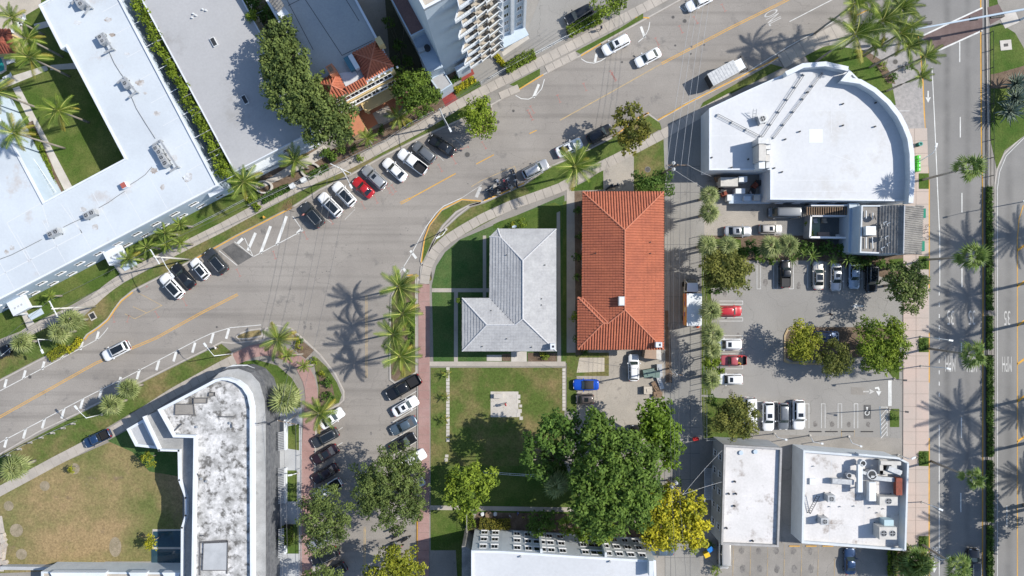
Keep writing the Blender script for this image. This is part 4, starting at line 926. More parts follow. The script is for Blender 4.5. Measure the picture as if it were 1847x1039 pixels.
# low wings by the tower
def slabroof(name,label,px,h,m,wall,cat='wing'):
    pts=ccw(W(px,h)); c=(*pts[0],0); t=thing(name,c,label,cat)
    g=G(c); g.sides(offset(pts,.03),0,h-.05); g.obj('wall',wall,t); g=G(c); g.sheet(pts,h-.02); g.obj('roof',m,t); g=G(c); g.ring(offset(pts,-.02),offset(pts,.18),h-.3,h+.1); g.obj('parapet',WALLB2,t); return t,c
t,c=slabroof('tower_wing','low wing with a dark red brown roof terrace left of the blue tower',[(678,-60),(725,-60),(741,0),(768,52),(741,66),(706,0)],9,BRWN,WALLB)
t,c=slabroof('tower_wing','low pale blue flat roof with one machine below the brown terrace',[(742,67),(769,53),(799,121),(772,131)],7,WALLB2,WALLB)
g=G(c); g.obox(P(760,89,7.8),1.0,.6,6.98,7.8,R(20)); g.mi=1; g.cyl(P(770,85,7.8),.5,6.98,7.7,14); g.obj('roof_machine',[METAL,DARK],t)
t,c=slabroof('entrance_canopy_block','pale grey flat entrance canopy left of the red tiled floor',[(776,143),(800,128),(816,152),(793,167)],4,RGREY,WALLB2,'canopy')
t,c=slabroof('entrance_canopy_block','short white entrance canopy under the first tower balcony',[(820,122),(842,109),(848,117),(825,130)],4,WALLW,WALLB2,'canopy')
g=G(); g.prism(W([(706,-70),(772,132),(768,136),(700,-60)],2),0,2.0); o=g.obj('boundary_wall',WALLK); tag(o,'thin pale wall running along the dark service gap by the tower','wall')

# ---- curved white shop
HS=5.0
S_out=[(1279,196),(1340,167),(1418,132),(1449,118),(1490,115),(1530,125),(1551,146),(1577,161),(1602,183),(1621,207),(1631,226),(1639,246),(1643,276),(1643,326),(1641,363),(1389,360),(1389,306),(1279,307)]
sp=ccw(W(S_out,HS)); sc_=(*P(1460,240),0); sh=thing('curved_shop',sc_,'large white flat roofed shop with a rounded corner facing the main road','building')
g=G(sc_); g.sides(sp,0,HS); g.obj('wall',WALLW,sh)
g=G(sc_); g.sheet(offset(sp,.02),HS-.1); g.obj('roof',RWHITE2,sh)
g=G(sc_); g.ring(offset(sp,-.02),offset(sp,.22),HS-.4,HS+.12); g.obj('roof_edge',WALLW,sh)
cur=[Vector(P(x,y,HS+1.5)) for x,y in [(1418,133),(1449,118),(1490,115),(1530,124)]]
cur2=[Vector(P(x,y,HS+1.5)) for x,y in [(1535,130),(1524,143),(1552,147),(1578,162),(1603,184),(1622,208),(1632,227),(1641,250),(1645,278),(1646,326),(1643,366)]]
def parapet_wall(line,w,z0,z1,m,parent,org,name='curved_parapet'):
    line=[tuple(p) for p in line]; Lq=offline(line,w/2); Rq=offline(line,-w/2); pts=Lq+Rq[::-1]; k=G(org); k.prism(pts,z0,z1); return k.obj(name,m,parent)
parapet_wall(cur,.6,HS-.3,HS+1.4,WALLK,sh,sc_); parapet_wall(cur2,.6,HS-.3,HS+1.4,WALLK,sh,sc_)
parapet_wall(cur,.75,HS+1.4,HS+1.5,WALLW,sh,sc_,'coping'); parapet_wall(cur2,.75,HS+1.4,HS+1.5,WALLW,sh,sc_,'coping')
wall_windows(sh,sc_,P(1643,326,HS),P(1643,276,HS),3,(.6,),1.4,2.4); wall_windows(sh,sc_,P(1389,361,HS),P(1641,363,HS),7,(1.5,),1.2,1.0)
roofline([((1280,245),(1389,245)),((1300,230),(1300,305)),((1336,250),(1336,300)),((1400,325),(1640,325)),((1420,345),(1640,345)),((1480,270),(1640,330)),((1500,160),(1500,240)),((1400,200),(1640,200))],4.9,sh,sc_,m=mat('seam_pale',(.58,.59,.60),fa=.1),w=.06)
g=G(sc_); g.sheet(W([(1460,233),(1484,233),(1484,257),(1460,257)],5),4.915); g.obj('roof_patch',mat('patch_pale_blue',(.66,.77,.83),fa=.04),sh)
for x,y in ((1521,226),(1579,228),(1521,187),(1580,185),(1457,166),(1350,287),(1371,281),(1284,284),(1320,302),(1411,310),(1397,303),(1417,251),(1443,237)):
    g=G(sc_); g.cyl(P(x,y,5.2),.13,4.9,5.3,8); g.obj('vent_pipe',DARK,sh)
def duct_run(a,b,h,label,w=.07,gap=.26,m=DARK):
    t=thing('roof_pipe_run',(*P(*a,h),0),label,'pipes'); o=Vector((*P(*a,h),0)); A=Vector((*P(*a,h),h)); B=Vector((*P(*b,h),h)); d=(B-A).normalized(); n=Vector((-d.y,d.x,0))
    for s in (-.5,.5):
        g=G(o); g.tube([tuple(A+n*gap*s),tuple(B+n*gap*s)],w/2,5); g.obj('pipe',m,t)
    g=G(o); k=int((B-A).length/2.2)
    for i in range(k+1):
        p=A.lerp(B,i/max(k,1)); g.obox(p.to_2d(),.12,gap+.2,h-.35,h-.05,math.atan2(d.y,d.x))
    g.obj('support',METAL,t)
duct_run((1295,207),(1372,247),5.3,'pair of dark pipes slanting to the west corner of the curved shop roof'); duct_run((1375,246),(1450,134),5.3,'pair of dark pipes running up to the curved parapet of the shop'); duct_run((1396,248),(1484,131),5.3,'right hand slanting pipe pair on the curved shop roof',gap=.2)
def ac_unit(x,y,h,L,Wd,H,ang,label,fans=1,m=METAL,frame=True,group=None,name='air_conditioner'):
    c=P(x,y,h+H); t=thing(name,(c[0],c[1],h),label,'air conditioner',group,rz=ang)
    g=G(); g.box(-L/2,L/2,-Wd/2,Wd/2,.12,H); g.obj('casing',m,t)
    g=G()
    for sx in (-1,1): g.box(sx*L*.4-.06,sx*L*.4+.06,-Wd/2-.1,Wd/2+.1,0,.12)
    g.obj('base_rail',DARK,t)
    for i in range(fans):
        fx=(i-(fans-1)/2)*L/fans; r=min(L/fans,Wd)*.38
        g=G(); g.cyl((fx,0),r,H,H+.05,16); g.mi=1; g.cyl((fx,0),r*.86,H+.05,H+.06,16); fo=g.obj('fan_ring',[METAL,DARK],t)
        g=G(); 
        for a in range(4): g.obox((fx+r*.4*math.cos(a*math.pi/2),r*.4*math.sin(a*math.pi/2)),r*.8,.07,H+.062,H+.075,a*math.pi/2)
        g.obj('fan_blade',METAL,t)
    return t
ac_unit(1376,214,4.9,1.3,1.3,1.2,R(20),'single white fan unit near the top of the pipes on the curved shop roof')
g=thing('roof_ladder',(*P(1361,207,5.3),0),'small steel ladder frame standing by the fan unit on the curved shop roof','ladder'); k=G(g.location); 
for x in (1358,1364): k.tube([(*P(x,197,6),6.2),(*P(x,218,5.3),4.95)],.05,5)
for y in (200,205,210,215): k.tube([(*P(1358,y,5.6),5.6),(*P(1364,y,5.6),5.6)],.04,4)
k.obj('rung',METAL,g)
def tower_box(x0,x1,y0,y1,z0,z1,m,label,name='plant_box',cat='roof unit'):
    pts=W([(x0,y0),(x1,y0),(x1,y1),(x0,y1)],z1); g=G(); g.prism(pts,z0,z1); o=g.obj(name,m); tag(o,label,cat); return o
plant=thing('roof_plant',(*P(1378,275),0),'row of beige and grey ventilation boxes in the notch of the curved shop roof','roof plant'); po=plant.location
for x0,x1,y0,y1,z1,m in ((1368,1382,248,259,8,METAL),(1382,1391,248,260,8,METAL),(1369,1382,260,290,7.8,METALB),(1382,1391,260,269,7.6,METAL),(1383,1389,271,278,7.2,METALW),(1382,1389,279,291,7.4,METALB),(1369,1380,291,304,7.2,METALW),(1382,1390,292,303,7.0,METAL)):
    g=G(po); g.prism(W([(x0,y0),(x1,y0),(x1,y1),(x0,y1)],z1),4.9,z1); g.obj('duct_box',m,plant)
# service yard behind it
for (x0,x1,y0,y1,z1,m,lab) in ((1300,1331,320,336,2.6,METALB,'pale ribbed canopy roof over the yard behind the curved shop'),(1333,1348,318,328,2.2,METALW,'white open top frame box behind the curved shop'),(1327,1344,340,349,1.9,METALW,'white condenser cabinet in the yard behind the curved shop'),
    (1312,1320,351,362,1.6,METALW,'small white cabinet at the left end of the yard shelf'),(1342,1354,354,362,1.8,WALLB2,'blue grey box on the long yard shelf'),(1360,1371,352,361,1.9,METALB,'beige fan box on the long yard shelf')):
    tower_box(x0,x1,y0,y1,.2,z1,m,lab,'yard_cabinet','cabinet')
tower_box(1315,1390,350,367,.2,1.0,WALLB2,'long low blue shelf wall behind the curved shop','yard_wall','wall')
for i,(x,y,m,lab) in enumerate(((1300,344,DARK,'dark bin in the shade left of the yard'),(1306,350,RUST,'rusty crate beside the yard'),(1362,335,RUST,'dark red bundle stacked under the shop notch'),(1358,345,DARK,'black sack stacked under the shop notch'),(1368,330,DARK,'black drum stacked under the shop notch'),(1295,322,WOOD,'brown pallet by the yard entrance'),(1298,338,WOOD,'small timber stack beside the pale canopy'))):
    g=G(); c=P(x,y,.8); g.obox(c,.9,.8,.2,1.0,.4*i); g.obox((c[0]+.1,c[1]+.1),.5,.4,1.0,1.25,.4*i); o=g.obj('yard_clutter',m); tag(o,lab,'clutter')

# ---- dark tiled building and its courtyard
db,dc,dp=flat('dark_tiled_building','old building with weathered dark roof tiles beside the main road','building',[(1554,370),(1630,370),(1628,459),(1551,456)],6.6,WALLB,mat('roof_brown_flat',(.20,.185,.165),(.26,.24,.22),big=.4,fa=.25,spots=(.12,.11,.1)),par=.25,pw=.22,cop=WALLK)
tile_face([px3((1629,457,8.3)),px3((1631,371,8.3)),px3((1587,371,6.5)),px3((1585,455,6.5))][2:]+[px3((1629,457,8.3)),px3((1631,371,8.3))][:2] if False else [px3((1585,455,6.5)),px3((1587,371,6.5)),px3((1631,371,8.3)),px3((1629,457,8.3))],db,dc,TILED,'flat',.4,.42)
tile_face([px3((1665,371,6.4)),px3((1661,459,6.4)),px3((1629,457,8.3)),px3((1631,371,8.3))],db,dc,TILED,'barrel',.34,.5)
ridge([(px3((1631,371,8.35)),px3((1629,457,8.35)))],db,dc,TILEG2,.12)
g=G(dc); g.prism(W([(1630,372),(1660,372),(1657,457),(1628,456)],6),0,6); g.obj('front_wall',WALLW,db)
g=G(dc); e0=px3((1631,371,8.2)); g.add([px3((1585,456,6.3)),px3((1629,458,8.2)),px3((1660,459,6.3)),(*P(1657,457,6),5.6),(*P(1587,455,6),5.6)],[(0,1,2,3,4)]); g.obj('gable',WALLK,db)
wall_windows(db,dc,P(1656,459,6),P(1658,371,6),4,(1.0,3.8))
g=G(dc)
tower_box(1562,1580,408,424,6.35,7.3,METALW,'white square cabinet on the flat part of the dark tiled roof')
for (x,y,dx,dy) in ((1562,380,0,14),(1574,384,0,12),(1562,428,0,20),(1573,428,1,20)):
    k=G(dc); k.tube([(*P(x,y,6.6),6.65),(*P(x+dx,y+dy,6.6),6.65)],.08,5); k.obj('roof_bar',METALW,db)
satellite(1577,393,6.5,'satellite dish above the white cabinet on the dark tiled building',.5,R(20),DARK); satellite(1588,408,6.5,'satellite dish in the middle of the dark tiled roof',.55,R(10),METAL); satellite(1588,430,6.5,'lowest satellite dish on the dark tiled building',.5,R(-10),METAL)
for i,(x,y) in enumerate(((1594,402),(1600,404),(1597,428),(1600,440),(1590,448))):
    g=G(dc); g.tube([(*P(x,y,7.2),7.1),(*P(x+6,y-3,7.4),7.35)],.07,5); g.tube([(*P(x,y,7.2),7.1),(*P(x+2,y+4,7.4),7.3)],.05,5); g.obj('aerial',METALW,db)
for (a,b,hh,lab) in (((1449,374),(1535,374),3,'courtyard wall along the shop side'),((1450,392),(1527,392),2.6,'middle courtyard wall with a white top'),((1451,392),(1449,430),2.6,'left courtyard wall with a pale top'),((1449,430),(1524,431),2.6,'lower courtyard wall with a white top'),((1524,431),(1522,457),2.6,'short courtyard wall running down to the planting')):
    A=Vector(P(*a)); B=Vector(P(*b)); g=G(); g.obox((A+B)/2,(B-A).length,.25,0,hh,math.atan2((B-A).y,(B-A).x)); g.mi=1; g.obox((A+B)/2,(B-A).length+.05,.31,hh,hh+.06,math.atan2((B-A).y,(B-A).x)); o=g.obj('courtyard_wall',[WALLG,FRAME]); tag(o,lab+' west of the dark tiled building','wall')
hedge_later=1
surf([(1452,394),(1478,394),(1478,428),(1452,428)],'court_deck_green',mat('deck_green',(.20,.29,.22),(.24,.31,.25),big=.8,fa=.15),9)
surf([(1478,376),(1535,376),(1535,455),(1478,430)],'court_dark_floor',mat('court_floor_dark',(.10,.115,.12),(.13,.14,.14),big=.6,fa=.25),9)
bw,bc,bp=flat('courtyard_stair_block','narrow blue stair block between the courtyard and the dark tiled building','building',[(1532,366),(1550,366),(1548,457),(1530,455)],3.6,WALLB2,WALLB2,par=.1,pw=.15)
pg=thing('slatted_pergola',(*P(1490,380),0),'dark slatted pergola against the shop wall in the courtyard','pergola')
for i in range(18):
    g=G(pg.location); g.obox(P(1456+4.2*i,380.5,2.9),.16,1.35,2.82,2.92,0); g.obj('slat',WOOD,pg)
g=G(pg.location); g.obox(P(1492,374,2.8),7,.15,2.7,2.82,0); g.obox(P(1492,387,2.8),7,.15,2.7,2.82,0); g.obj('beam',DARK,pg)
for i,(x,y,m,lab) in enumerate(((1486,423,mat('tan_cloth',(.34,.26,.22),fa=.15),'tan covered sofa against the lower courtyard wall'),(1470,398,METAL,'grey garden chair on the green court deck'),(1487,398,SAND,'pale chair at the top of the green court deck'),(1512,427,METALW,'small white planter box on the dark court floor'))):
    g=G(); c=P(x,y,.6); big_=1.9 if i==0 else .7; g.obox(c,big_,.8,.18,.6,0); g.obox((c[0],c[1]-.3),big_,.2,.6,.95,0); o=g.obj('garden_chair',m); tag(o,lab,'seat')
tower_box(1662,1670,376,393,.2,2.4,mat('awning_green',(.02,.20,.13),fa=.08),'upper of two green panels in front of the dark tiled building','green_awning','awning'); tower_box(1660,1668,435,453,.2,2.4,bpy.data.materials['awning_green'],'lower of two green panels in front of the dark tiled building','green_awning','awning')

# ---- two white roofed blocks at the bottom right
b1,b1c,b1p=flat('plain_white_roof_block','rectangular block with a stained white roof and a grey parapet beside the alley','building',[(1306,802),(1411,808),(1405,987),(1301,983)],6.2,WALLG,RWHITE3,par=.5,pw=.32,cop=mat('coping_grey',(.36,.35,.34),(.30,.29,.28),big=1,fa=.15))
wall_windows(b1,b1c,P(1306,802,6.2),P(1301,983,6.2),5,(1.1,3.9),1.0,1.2)
for x,y in ((1326,869),(1315,891),(1328,891),(1325,913),(1358,976),(1311,953)): 
    g=G(b1c); g.cyl(P(x,y,6),.16,5.7,6.05,8); g.obj('vent_pipe',DARK,b1)
g=G(b1c)
for i,(x,y) in enumerate(((1337,817),(1363,815))): g.cyl(P(x,y,6),.35,5.7,5.95,12)
g.obj('roof_drain',WALLB,b1)
stair=thing('outside_stair',(*P(1278,870),0),'dark metal outside stair in the shade west of the stained white roof block','stair'); so=stair.location
for i in range(16):
    g=G(so); g.obox(P(1277,846+3.6*i,.2+.2*i),1.0,.28,.2+.2*i,.26+.2*i,0); g.obj('tread',METAL,stair)
for x in (1271,1284):
    g=G(so); g.tube([(*P(x,844,1.2),1.2),(*P(x,905,4.4),4.4)],.05,5); g.obj('handrail',METALW,stair)
b2,b2c,b2p=flat('equipment_roof_block','block with a cream white roof crowded with ducts and cooling machines','building',[(1449,812),(1547,820),(1620,826),(1639,834),(1634,994),(1446,980)],4.60,WALLK,RWHITE3,par=.55,pw=.35,cop=WALLK)
g=G(b2c); 
wall_windows(b2,b2c,P(1446,980,4.60),P(1634,994,4.60),5,(.8,),2.2,2.0); wall_windows(b2,b2c,P(1634,994,4.60),P(1639,834,4.60),4,(.8,),2.2,2.4)
roofline([((1449,905),(1600,915)),((1455,945),(1620,950)),((1500,830),(1496,975)),((1560,905),(1556,985))],4.06,b2,b2c,m=bpy.data.materials['seam_pale'],w=.05)
parapet_wall([Vector(P(1638,836,5.90)),Vector(P(1633,992,5.90))],.3,4.00,5.90,WALLK,b2,b2c,'tall_parapet')
parapet_wall([Vector(P(1549,820,5.3)),Vector(P(1622,827,5.3)),Vector(P(1637,835,5.3))],.3,4.00,5.30,WALLK,b2,b2c,'tall_parapet')
B='on the cream roof'
ac_unit(1500,900,4.05,1.2,1.1,1.6,0,f'upper left single fan unit {B}'); ac_unit(1488,941,4.05,1.2,1.1,1.6,0,f'lower left single fan unit {B}')
ac_unit(1603,904,4.05,2.9,1.4,1.6,0,f'long unit with one black fan near the right side {B}',1,METALB); ac_unit(1602,962,4.05,2.8,2.0,2.1,0,f'large pale unit with two black fans at the bottom right {B}',2,METALB)
def duct(pxs,h,w,label,m=METALW,z0=4.10):
    t=thing('ventilation_duct',(*P(*pxs[0],h),0),label,'duct'); 
    for a,b in zip(pxs,pxs[1:]):
        A=Vector(P(*a,h)); Bv=Vector(P(*b,h)); k=G(t.location); e=Bv-A; k.obox((A+Bv)/2,e.length+w*.98,w,h-w*.8,h,math.atan2(e.y,e.x)); k.obj('duct_run',m,t)
    k=G(t.location); k.obox(P(*pxs[0],h),.2,.2,z0,h-w*.8,0); k.obox(P(*pxs[-1],h),.2,.2,z0,h-w*.8,0); k.obj('support',METAL,t); return t
duct([(1552,842),(1552,884)],5.70,.75,f'vertical white duct in four sections {B}'); duct([(1506,868),(1536,870)],5.10,.8,f'short horizontal grey duct {B}',METAL); duct([(1574,876),(1574,898)],5.50,1.1,f'pale rust stained tall box duct {B}',METALW)
duct([(1590,832),(1590,852),(1624,852)],5.50,.55,f'beige angled duct at the top right {B}',METALB); duct([(1592,835),(1622,836)],6.10,.6,f'beige duct along the top parapet {B}',METALB); duct([(1575,862),(1616,866)],5.30,.7,f'silver duct crossing to the red hood {B}',METAL); duct([(1607,846),(1622,852)],5.90,.8,f'silver curved duct end at the top right {B}',METAL); duct([(1555,852),(1580,858)],5.20,.5,f'low grey duct joining the vertical duct {B}',METAL)
duct([(1622,868),(1622,888)],5.70,1.0,f'rusty red square hood by the right parapet {B}',RUST)
def fan_cyl(x,y,h,r,label,m=METALW):
    t=thing('roof_fan',(*P(x,y,h+1),0),label,'fan'); g=G(); g.cyl((0,0),r,h,h+.9,16); g.obj('drum',m,t); g=G(); g.cyl((0,0),r*.7,h+.9,h+.96,16); g.obj('grille',DARK,t); g=G(); g.ring([(r*1.05*math.cos(a*math.pi/8),r*1.05*math.sin(a*math.pi/8)) for a in range(16)],[(r*.8*math.cos(a*math.pi/8),r*.8*math.sin(a*math.pi/8)) for a in range(16)],h+.85,h+1.0); g.obj('rim',m,t)
fan_cyl(1557,836,4.70,.5,f'round white fan drum at the top edge {B}'); fan_cyl(1532,858,4.10,.42,f'small round fan left of the vertical duct {B}',METAL); fan_cyl(1573,856,4.30,.75,f'wide dark topped fan in the middle of the ducts {B}',METAL)
tower_box(1595,1612,938,952,4.05,5.50,mat('glassy_blue_hood',(.40,.52,.56),fa=.08),'pale blue sloped hood above the two fan unit','intake_hood'); tower_box(1461,1472,863,874,4.05,4.40,METALW,'flat white hatch at the left of the crowded roof','roof_hatch')
tower_box(1590,1605,840,848,4.10,4.80,DARK,'dark motor block under the beige ducts','motor_block'); tower_box(1608,1618,838,845,4.10,5.00,METAL,'grey motor block under the beige ducts','motor_block')
def ladder(a,b,h0,h1,label,w=.5):
    t=thing('ladder',(*P(*a,h0),0),label,'ladder'); A=Vector(px3((*a,h0))); Bv=Vector(px3((*b,h1))); d=(Bv-A).normalized(); n=Vector((-d.y,d.x,0)).normalized()
    for s in (-w/2,w/2): g=G(t.location); g.tube([tuple(A+n*s),tuple(Bv+n*s)],.045,5); g.obj('rail',DARK,t)
    for i in range(9): g=G(t.location); p=A.lerp(Bv,(i+.5)/9); g.tube([tuple(p-n*w/2),tuple(p+n*w/2)],.035,4); g.obj('rung',DARK,t)
ladder((1459,926),(1476,894),4.10,5.50,'black ladder leaning between the two left fan units')
for x,y in ((1497,914),(1516,914),(1541,913),(1570,916),(1594,918),(1583,925),(1582,937),(1468,841)):
    g=G(b2c); g.cyl(P(x,y,4.20),.09,4.00,4.35,6); g.obj('vent_pipe',METAL,b2)

# ---- apartment block at the bottom
ap,ac_,app=flat('white_apartment_block','wide pale grey apartment block with rows of windows facing up the photo','building',[(850,993),(905,994),(1040,1003),(1183,1011),(1186,1120),(850,1120)],9.8,WALLK,RWHITE2,par=.2,pw=.35,cop=WALLW)
for zrow in (1.2,4.2,7.3):
    for i in range(15):
        if i in (6,12): continue
        fx=1183-333*(.03+.94*(i+.5)/15); q=[(850,993),(905,994),(1040,1003),(1183,1011)]; s_=[(u,v) for u,v in zip(q,q[1:]) if u[0]<=fx<=v[0]][0]; a=Vector(P(*s_[1],9.8)); b=Vector(P(*s_[0],9.8)); p=a.lerp(b,(s_[1][0]-fx)/(s_[1][0]-s_[0][0])); e=b-a
        window(ap,ac_,p.x,p.y+.02,zrow,math.atan2(e.y,e.x),(2.0 if i in (4,9) else 1.1),1.5)
for fx in (.27,.62): g=G(ac_); p=Vector(P(1183,1011,9.8)).lerp(Vector(P(850,993,9.8)),fx); g.obox((p.x,p.y+.35),.35,.8,0,9.6,R(-3)); g.obj('pilaster',WALLK,ap)
g=G(ac_); g.prism(W([(838,985),(850,992),(850,1120),(833,1120),(833,985)],7.5),0,7.5); g.obj('side_wing',TILED,ap)
for x,y in ((939,1004),(1100,1013)): g=G(ac_); g.cyl(P(x,y,9.8),.15,9.6,10,8); g.obj('vent_pipe',METAL,ap)
tower_box(1171,1179,1012,1040,9.6,11.2,WALLK,'narrow stair head at the right end of the apartment roof','stair_head','stair head')
# ---- art deco block with a mildewed roof
ad,adc,adp=flat('art_deco_block','white art deco block with a mildew stained roof and a rounded corner','building',[(284,739),(388,684),(400,681),(412,682),(427,687),(440,697),(450,712),(455,735),(456,1120),(344,1120),(349,790),(312,789)],8.2,WALLW,RDIRTY,par=.7,pw=.42,cop=WALLW)
def arc_band(px,h,w,z0,m,name,parent,org,zb=None):
    line=W(px,h); Lq=offline(line,0); Rq=offline(line,-w); k=G(org); pts=ccw(Lq+Rq[::-1]); k.prism(pts,z0,h); return k.obj(name,m,parent)
curve=[(394,675),(408,668),(430,667),(452,676),(468,694),(476,722),(478,760),(478,1120)]
inner=[(388,684),(400,681),(412,682),(427,687),(440,697),(450,712),(455,735),(456,770),(456,1120)]
def band(outer,inn,h,z0,m,name,hi=None):
    k=G(adc); k.prism(ccw(W(outer,h)+W(inn,hi or h)[::-1]),z0,h); return k.obj(name,m,ad)
band([(380,688),(395,673),(410,667),(430,665),(452,673),(468,691),(477,722),(479,760),(479,1120)],[(388,690),(400,687),(412,688),(427,693),(440,703),(450,718),(453,735),(453,770),(453,1120)],6.8,0,mat('ledge_grey',(.36,.36,.355),(.28,.28,.275),big=.5,fa=.15,spots=(.17,.165,.16),spot_s=.6,spot_t=.6),'terrace_ledge')
band([(379.5,687),(395,672.3),(410,666.3),(430,664.3),(452.5,672.5),(468.7,690.6),(477.8,722),(479.8,760),(479.8,1120)],[(388,690),(412,688),(440,703),(453,735),(453,1120)],6.7,0,bpy.data.materials['eyebrow_grey'] if 'eyebrow_grey' in bpy.data.materials else mat('eyebrow_grey',(.085,.09,.10),(.14,.145,.155),big=1.2,fa=.3),'mansard_band')
band([(398,669),(412,662),(434,660),(458,668),(475,687),(485,722),(487,770),(487,1120)],[(398,676),(412,669),(432,668),(452,676),(467,694),(475,722),(477,760),(477,1120)],5.4,5.0,bpy.data.materials['eyebrow_grey'],'eyebrow')
band([(406,664),(420,658),(444,658),(468,668),(484,688),(492,718),(493,760)],[(406,672),(420,668),(438,666),(458,676),(472,692),(480,718),(482,760)],3.0,2.7,WALLW,'eyebrow')
for i,(x,y) in enumerate(((430,662),(452,669),(470,684),(481,706),(486,730))):
    e=[-5,-20,-40,-62,-80][i]; 
    c=P(x,y,4); window(ad,adc,c[0]*1.0,c[1]*1.0,3.3,R(180+e) if False else R(e)+math.pi,1.0,1.3) if False else None
g=G(adc)
pass

# west galleries
k=G(adc); k.prism(W([(259,753),(284,741),(311,788),(347,789),(344,1120),(327,1120),(327,950),(335,930),(335,898),(323,866),(322,813),(287,812)],6.4),0,5.7); k.obj('west_gallery',mat('gallery_floor',(.33,.33,.32),(.26,.26,.255),big=.6,fa=.2),ad)
gl=W([(259,753),(287,812),(322,813),(323,866),(335,898),(335,930),(328,952),(327,1120)],6.4)
for a,b in zip(gl,gl[1:]):
    A=Vector(a);Bv=Vector(b); e=Bv-A; k=G(adc); k.obox((A+Bv)/2,e.length+.28,.3,0,6.4,math.atan2(e.y,e.x)); k.obj('gallery_parapet',WALLW,ad)
wl,wc,wp=flat('low_side_wing','low white wing with a blue shaded roof at the tip of the art deco block','wing',[(228,774),(259,756),(287,810),(244,805)],4.4,WALLW,WALLG,par=.3,pw=.4)
for q,m in (([(315,729),(348,729),(350,749),(314,749)],CONC2),([(348,718),(373,718),(372,728),(348,728)],CONC2),([(376,708),(386,708),(386,715),(375,715)],CONC2),([(366,980),(410,978),(409,1030),(364,1030)],WALLG)):
    k=G(adc); k.prism(W(q,7.9),7.4,7.75); k.mi=1; k.ring(ccw(W(q,7.9)),offset(ccw(W(q,7.9)),.1),7.5,7.8); k.obj('roof_hatch',[m,SEAMD],ad)
roofline([((360,978),(410,975)),((360,978),(360,1038)),((410,975),(409,1035)),((375,1000),(362,1000))],7.56,ad,adc,m=SEAMD,w=.28)
for (a,b) in (((394,752),(420,752)),((312,779),(327,765)),((464,764),(486,762)),((350,852),(360,860)),((417,762),(418,772)),((362,967),(368,967))):
    k=G(adc); A=P(*a,8); Bq=P(*b,8); k.tube([(*A,7.8),(*Bq,7.8)],.09,5); k.obj('roof_pipe',SEAMD,ad)
for x,y in ((315,782),(321,783),(415,763),(355,770),(363,864),(372,868)):
    k=G(adc); k.cyl(P(x,y,7.8),.2,7.5,7.85,8); k.obj('vent_pipe',METAL,ad)
# terrace awning strips to the right of it
aw=thing('striped_terrace_canopy',(*P(500,880),0),'row of narrow grey canopy slats right of the art deco block','canopy'); ao=aw.location
for y0,y1 in ((780,815),(845,912),(955,1010)):
    for i in range(int((y1-y0)/3.1)):
        k=G(ao); k.obox(P(507,y0+3.1*i,2.6),.95,.17,2.5,2.6,R(12)); k.obj('slat',WALLG,aw)
for (x0,y0,x1,y1) in ((512,757,516,812),(512,845,515,908),(512,955,515,1000),(487,810,492,852),(487,905,491,960),(486,985,490,1010)):
    pts=W([(x0,y0),(x1,y0),(x1,y1),(x0,y1)],1.1); k=G(); k.prism(pts,0,1.1); o=k.obj('terrace_wall',WALLW); tag(o,'low white terrace wall right of the art deco block','wall','low white terrace walls')
for i,(x,y) in enumerate(((489,782),(491,791))):
    k=G(); c=P(x,y,1); 
    for a in range(1): k.cyl(c,.55,.9,1.2,8,.05); k.cyl(c,.04,.1,.9,6)
    o=k.obj('pale_parasol',mat('pale_pink_cloth',(.62,.52,.50),fa=.1) if i==0 else bpy.data.materials['pale_pink_cloth']); tag(o,('upper','lower')[i]+' of two small pale parasols beside the art deco ledge','parasol')
# building along the bottom edge
bb,bbc,_=flat('bottom_edge_block','low beige roofed block along the bottom left edge','building',[(74,1031),(327,1033),(327,1120),(74,1120)],4.2,WALLK,SAND,par=.2,pw=.3)
for i,(x0,x1) in enumerate(((90,190),(232,264),(292,325))):
    k=G(bbc); k.prism(W([(x0,1033),(x1,1033),(x1-6,1048),(x0+8,1048)],5),4.0,5.0); k.obj('skylight',WALLW,bb)
g=G(); g.prism(W([(0,1022),(327,1025),(327,1030),(0,1028)],1.2),0,1.2); o=g.obj('garden_wall',WALLG); tag(o,'long grey garden wall below the dry club lawn','wall')
# pool hut
rp=(*P(5,75),0); rb=thing('red_pool_hut',rp,'small red tiled pool hut at the top left edge','hut')
q=[(-30,52),(18,53),(30,95),(-30,98)]
for i in range(4): tile_face([px3((*q[(i+1)%4],2.8)),px3((*q[i],2.8)),px3((0,74,4.2))],rb,rp,RUST,'barrel',.45,.5)
g=G(rp); g.sides(offset(ccw(W(q,2.8)),.4),0,2.8); g.obj('wall',WALLC,rb)
# rooftop machines of the hotel
H='on the white hotel roof'
ac_unit(182,70,6.38,1.5,1.0,1.2,R(-60),f'topmost two fan machine in a metal frame {H}',2); ac_unit(225,150,6.38,1.4,.9,1.1,R(-60),f'second machine from the top in a metal frame {H}',1)
ac_unit(280,267,6.38,.9,.8,1.1,R(-60),f'uppermost of the row of fans at the corner {H}',1); ac_unit(286,274,6.38,.9,.9,1.2,R(-60),f'second of the row of fans at the hotel corner {H}',1); ac_unit(291,284,6.38,.9,.9,1.1,R(-60),f'third of the row of fans at the hotel corner {H}',1); ac_unit(297,294,6.38,1.0,1.0,1.2,R(-60),f'largest of the row of fans at the corner {H}',1)
ac_unit(160,386,6.38,1.9,.95,1.1,R(26),f'white double fan machine above the lower hotel front {H}',2); ac_unit(95,420,6.38,1.9,.95,1.1,R(26),f'leftmost double fan machine {H}',2); ac_unit(142,2,6.38,1.8,1.2,1.1,R(-60),f'double fan machine cut by the top edge {H}',2)
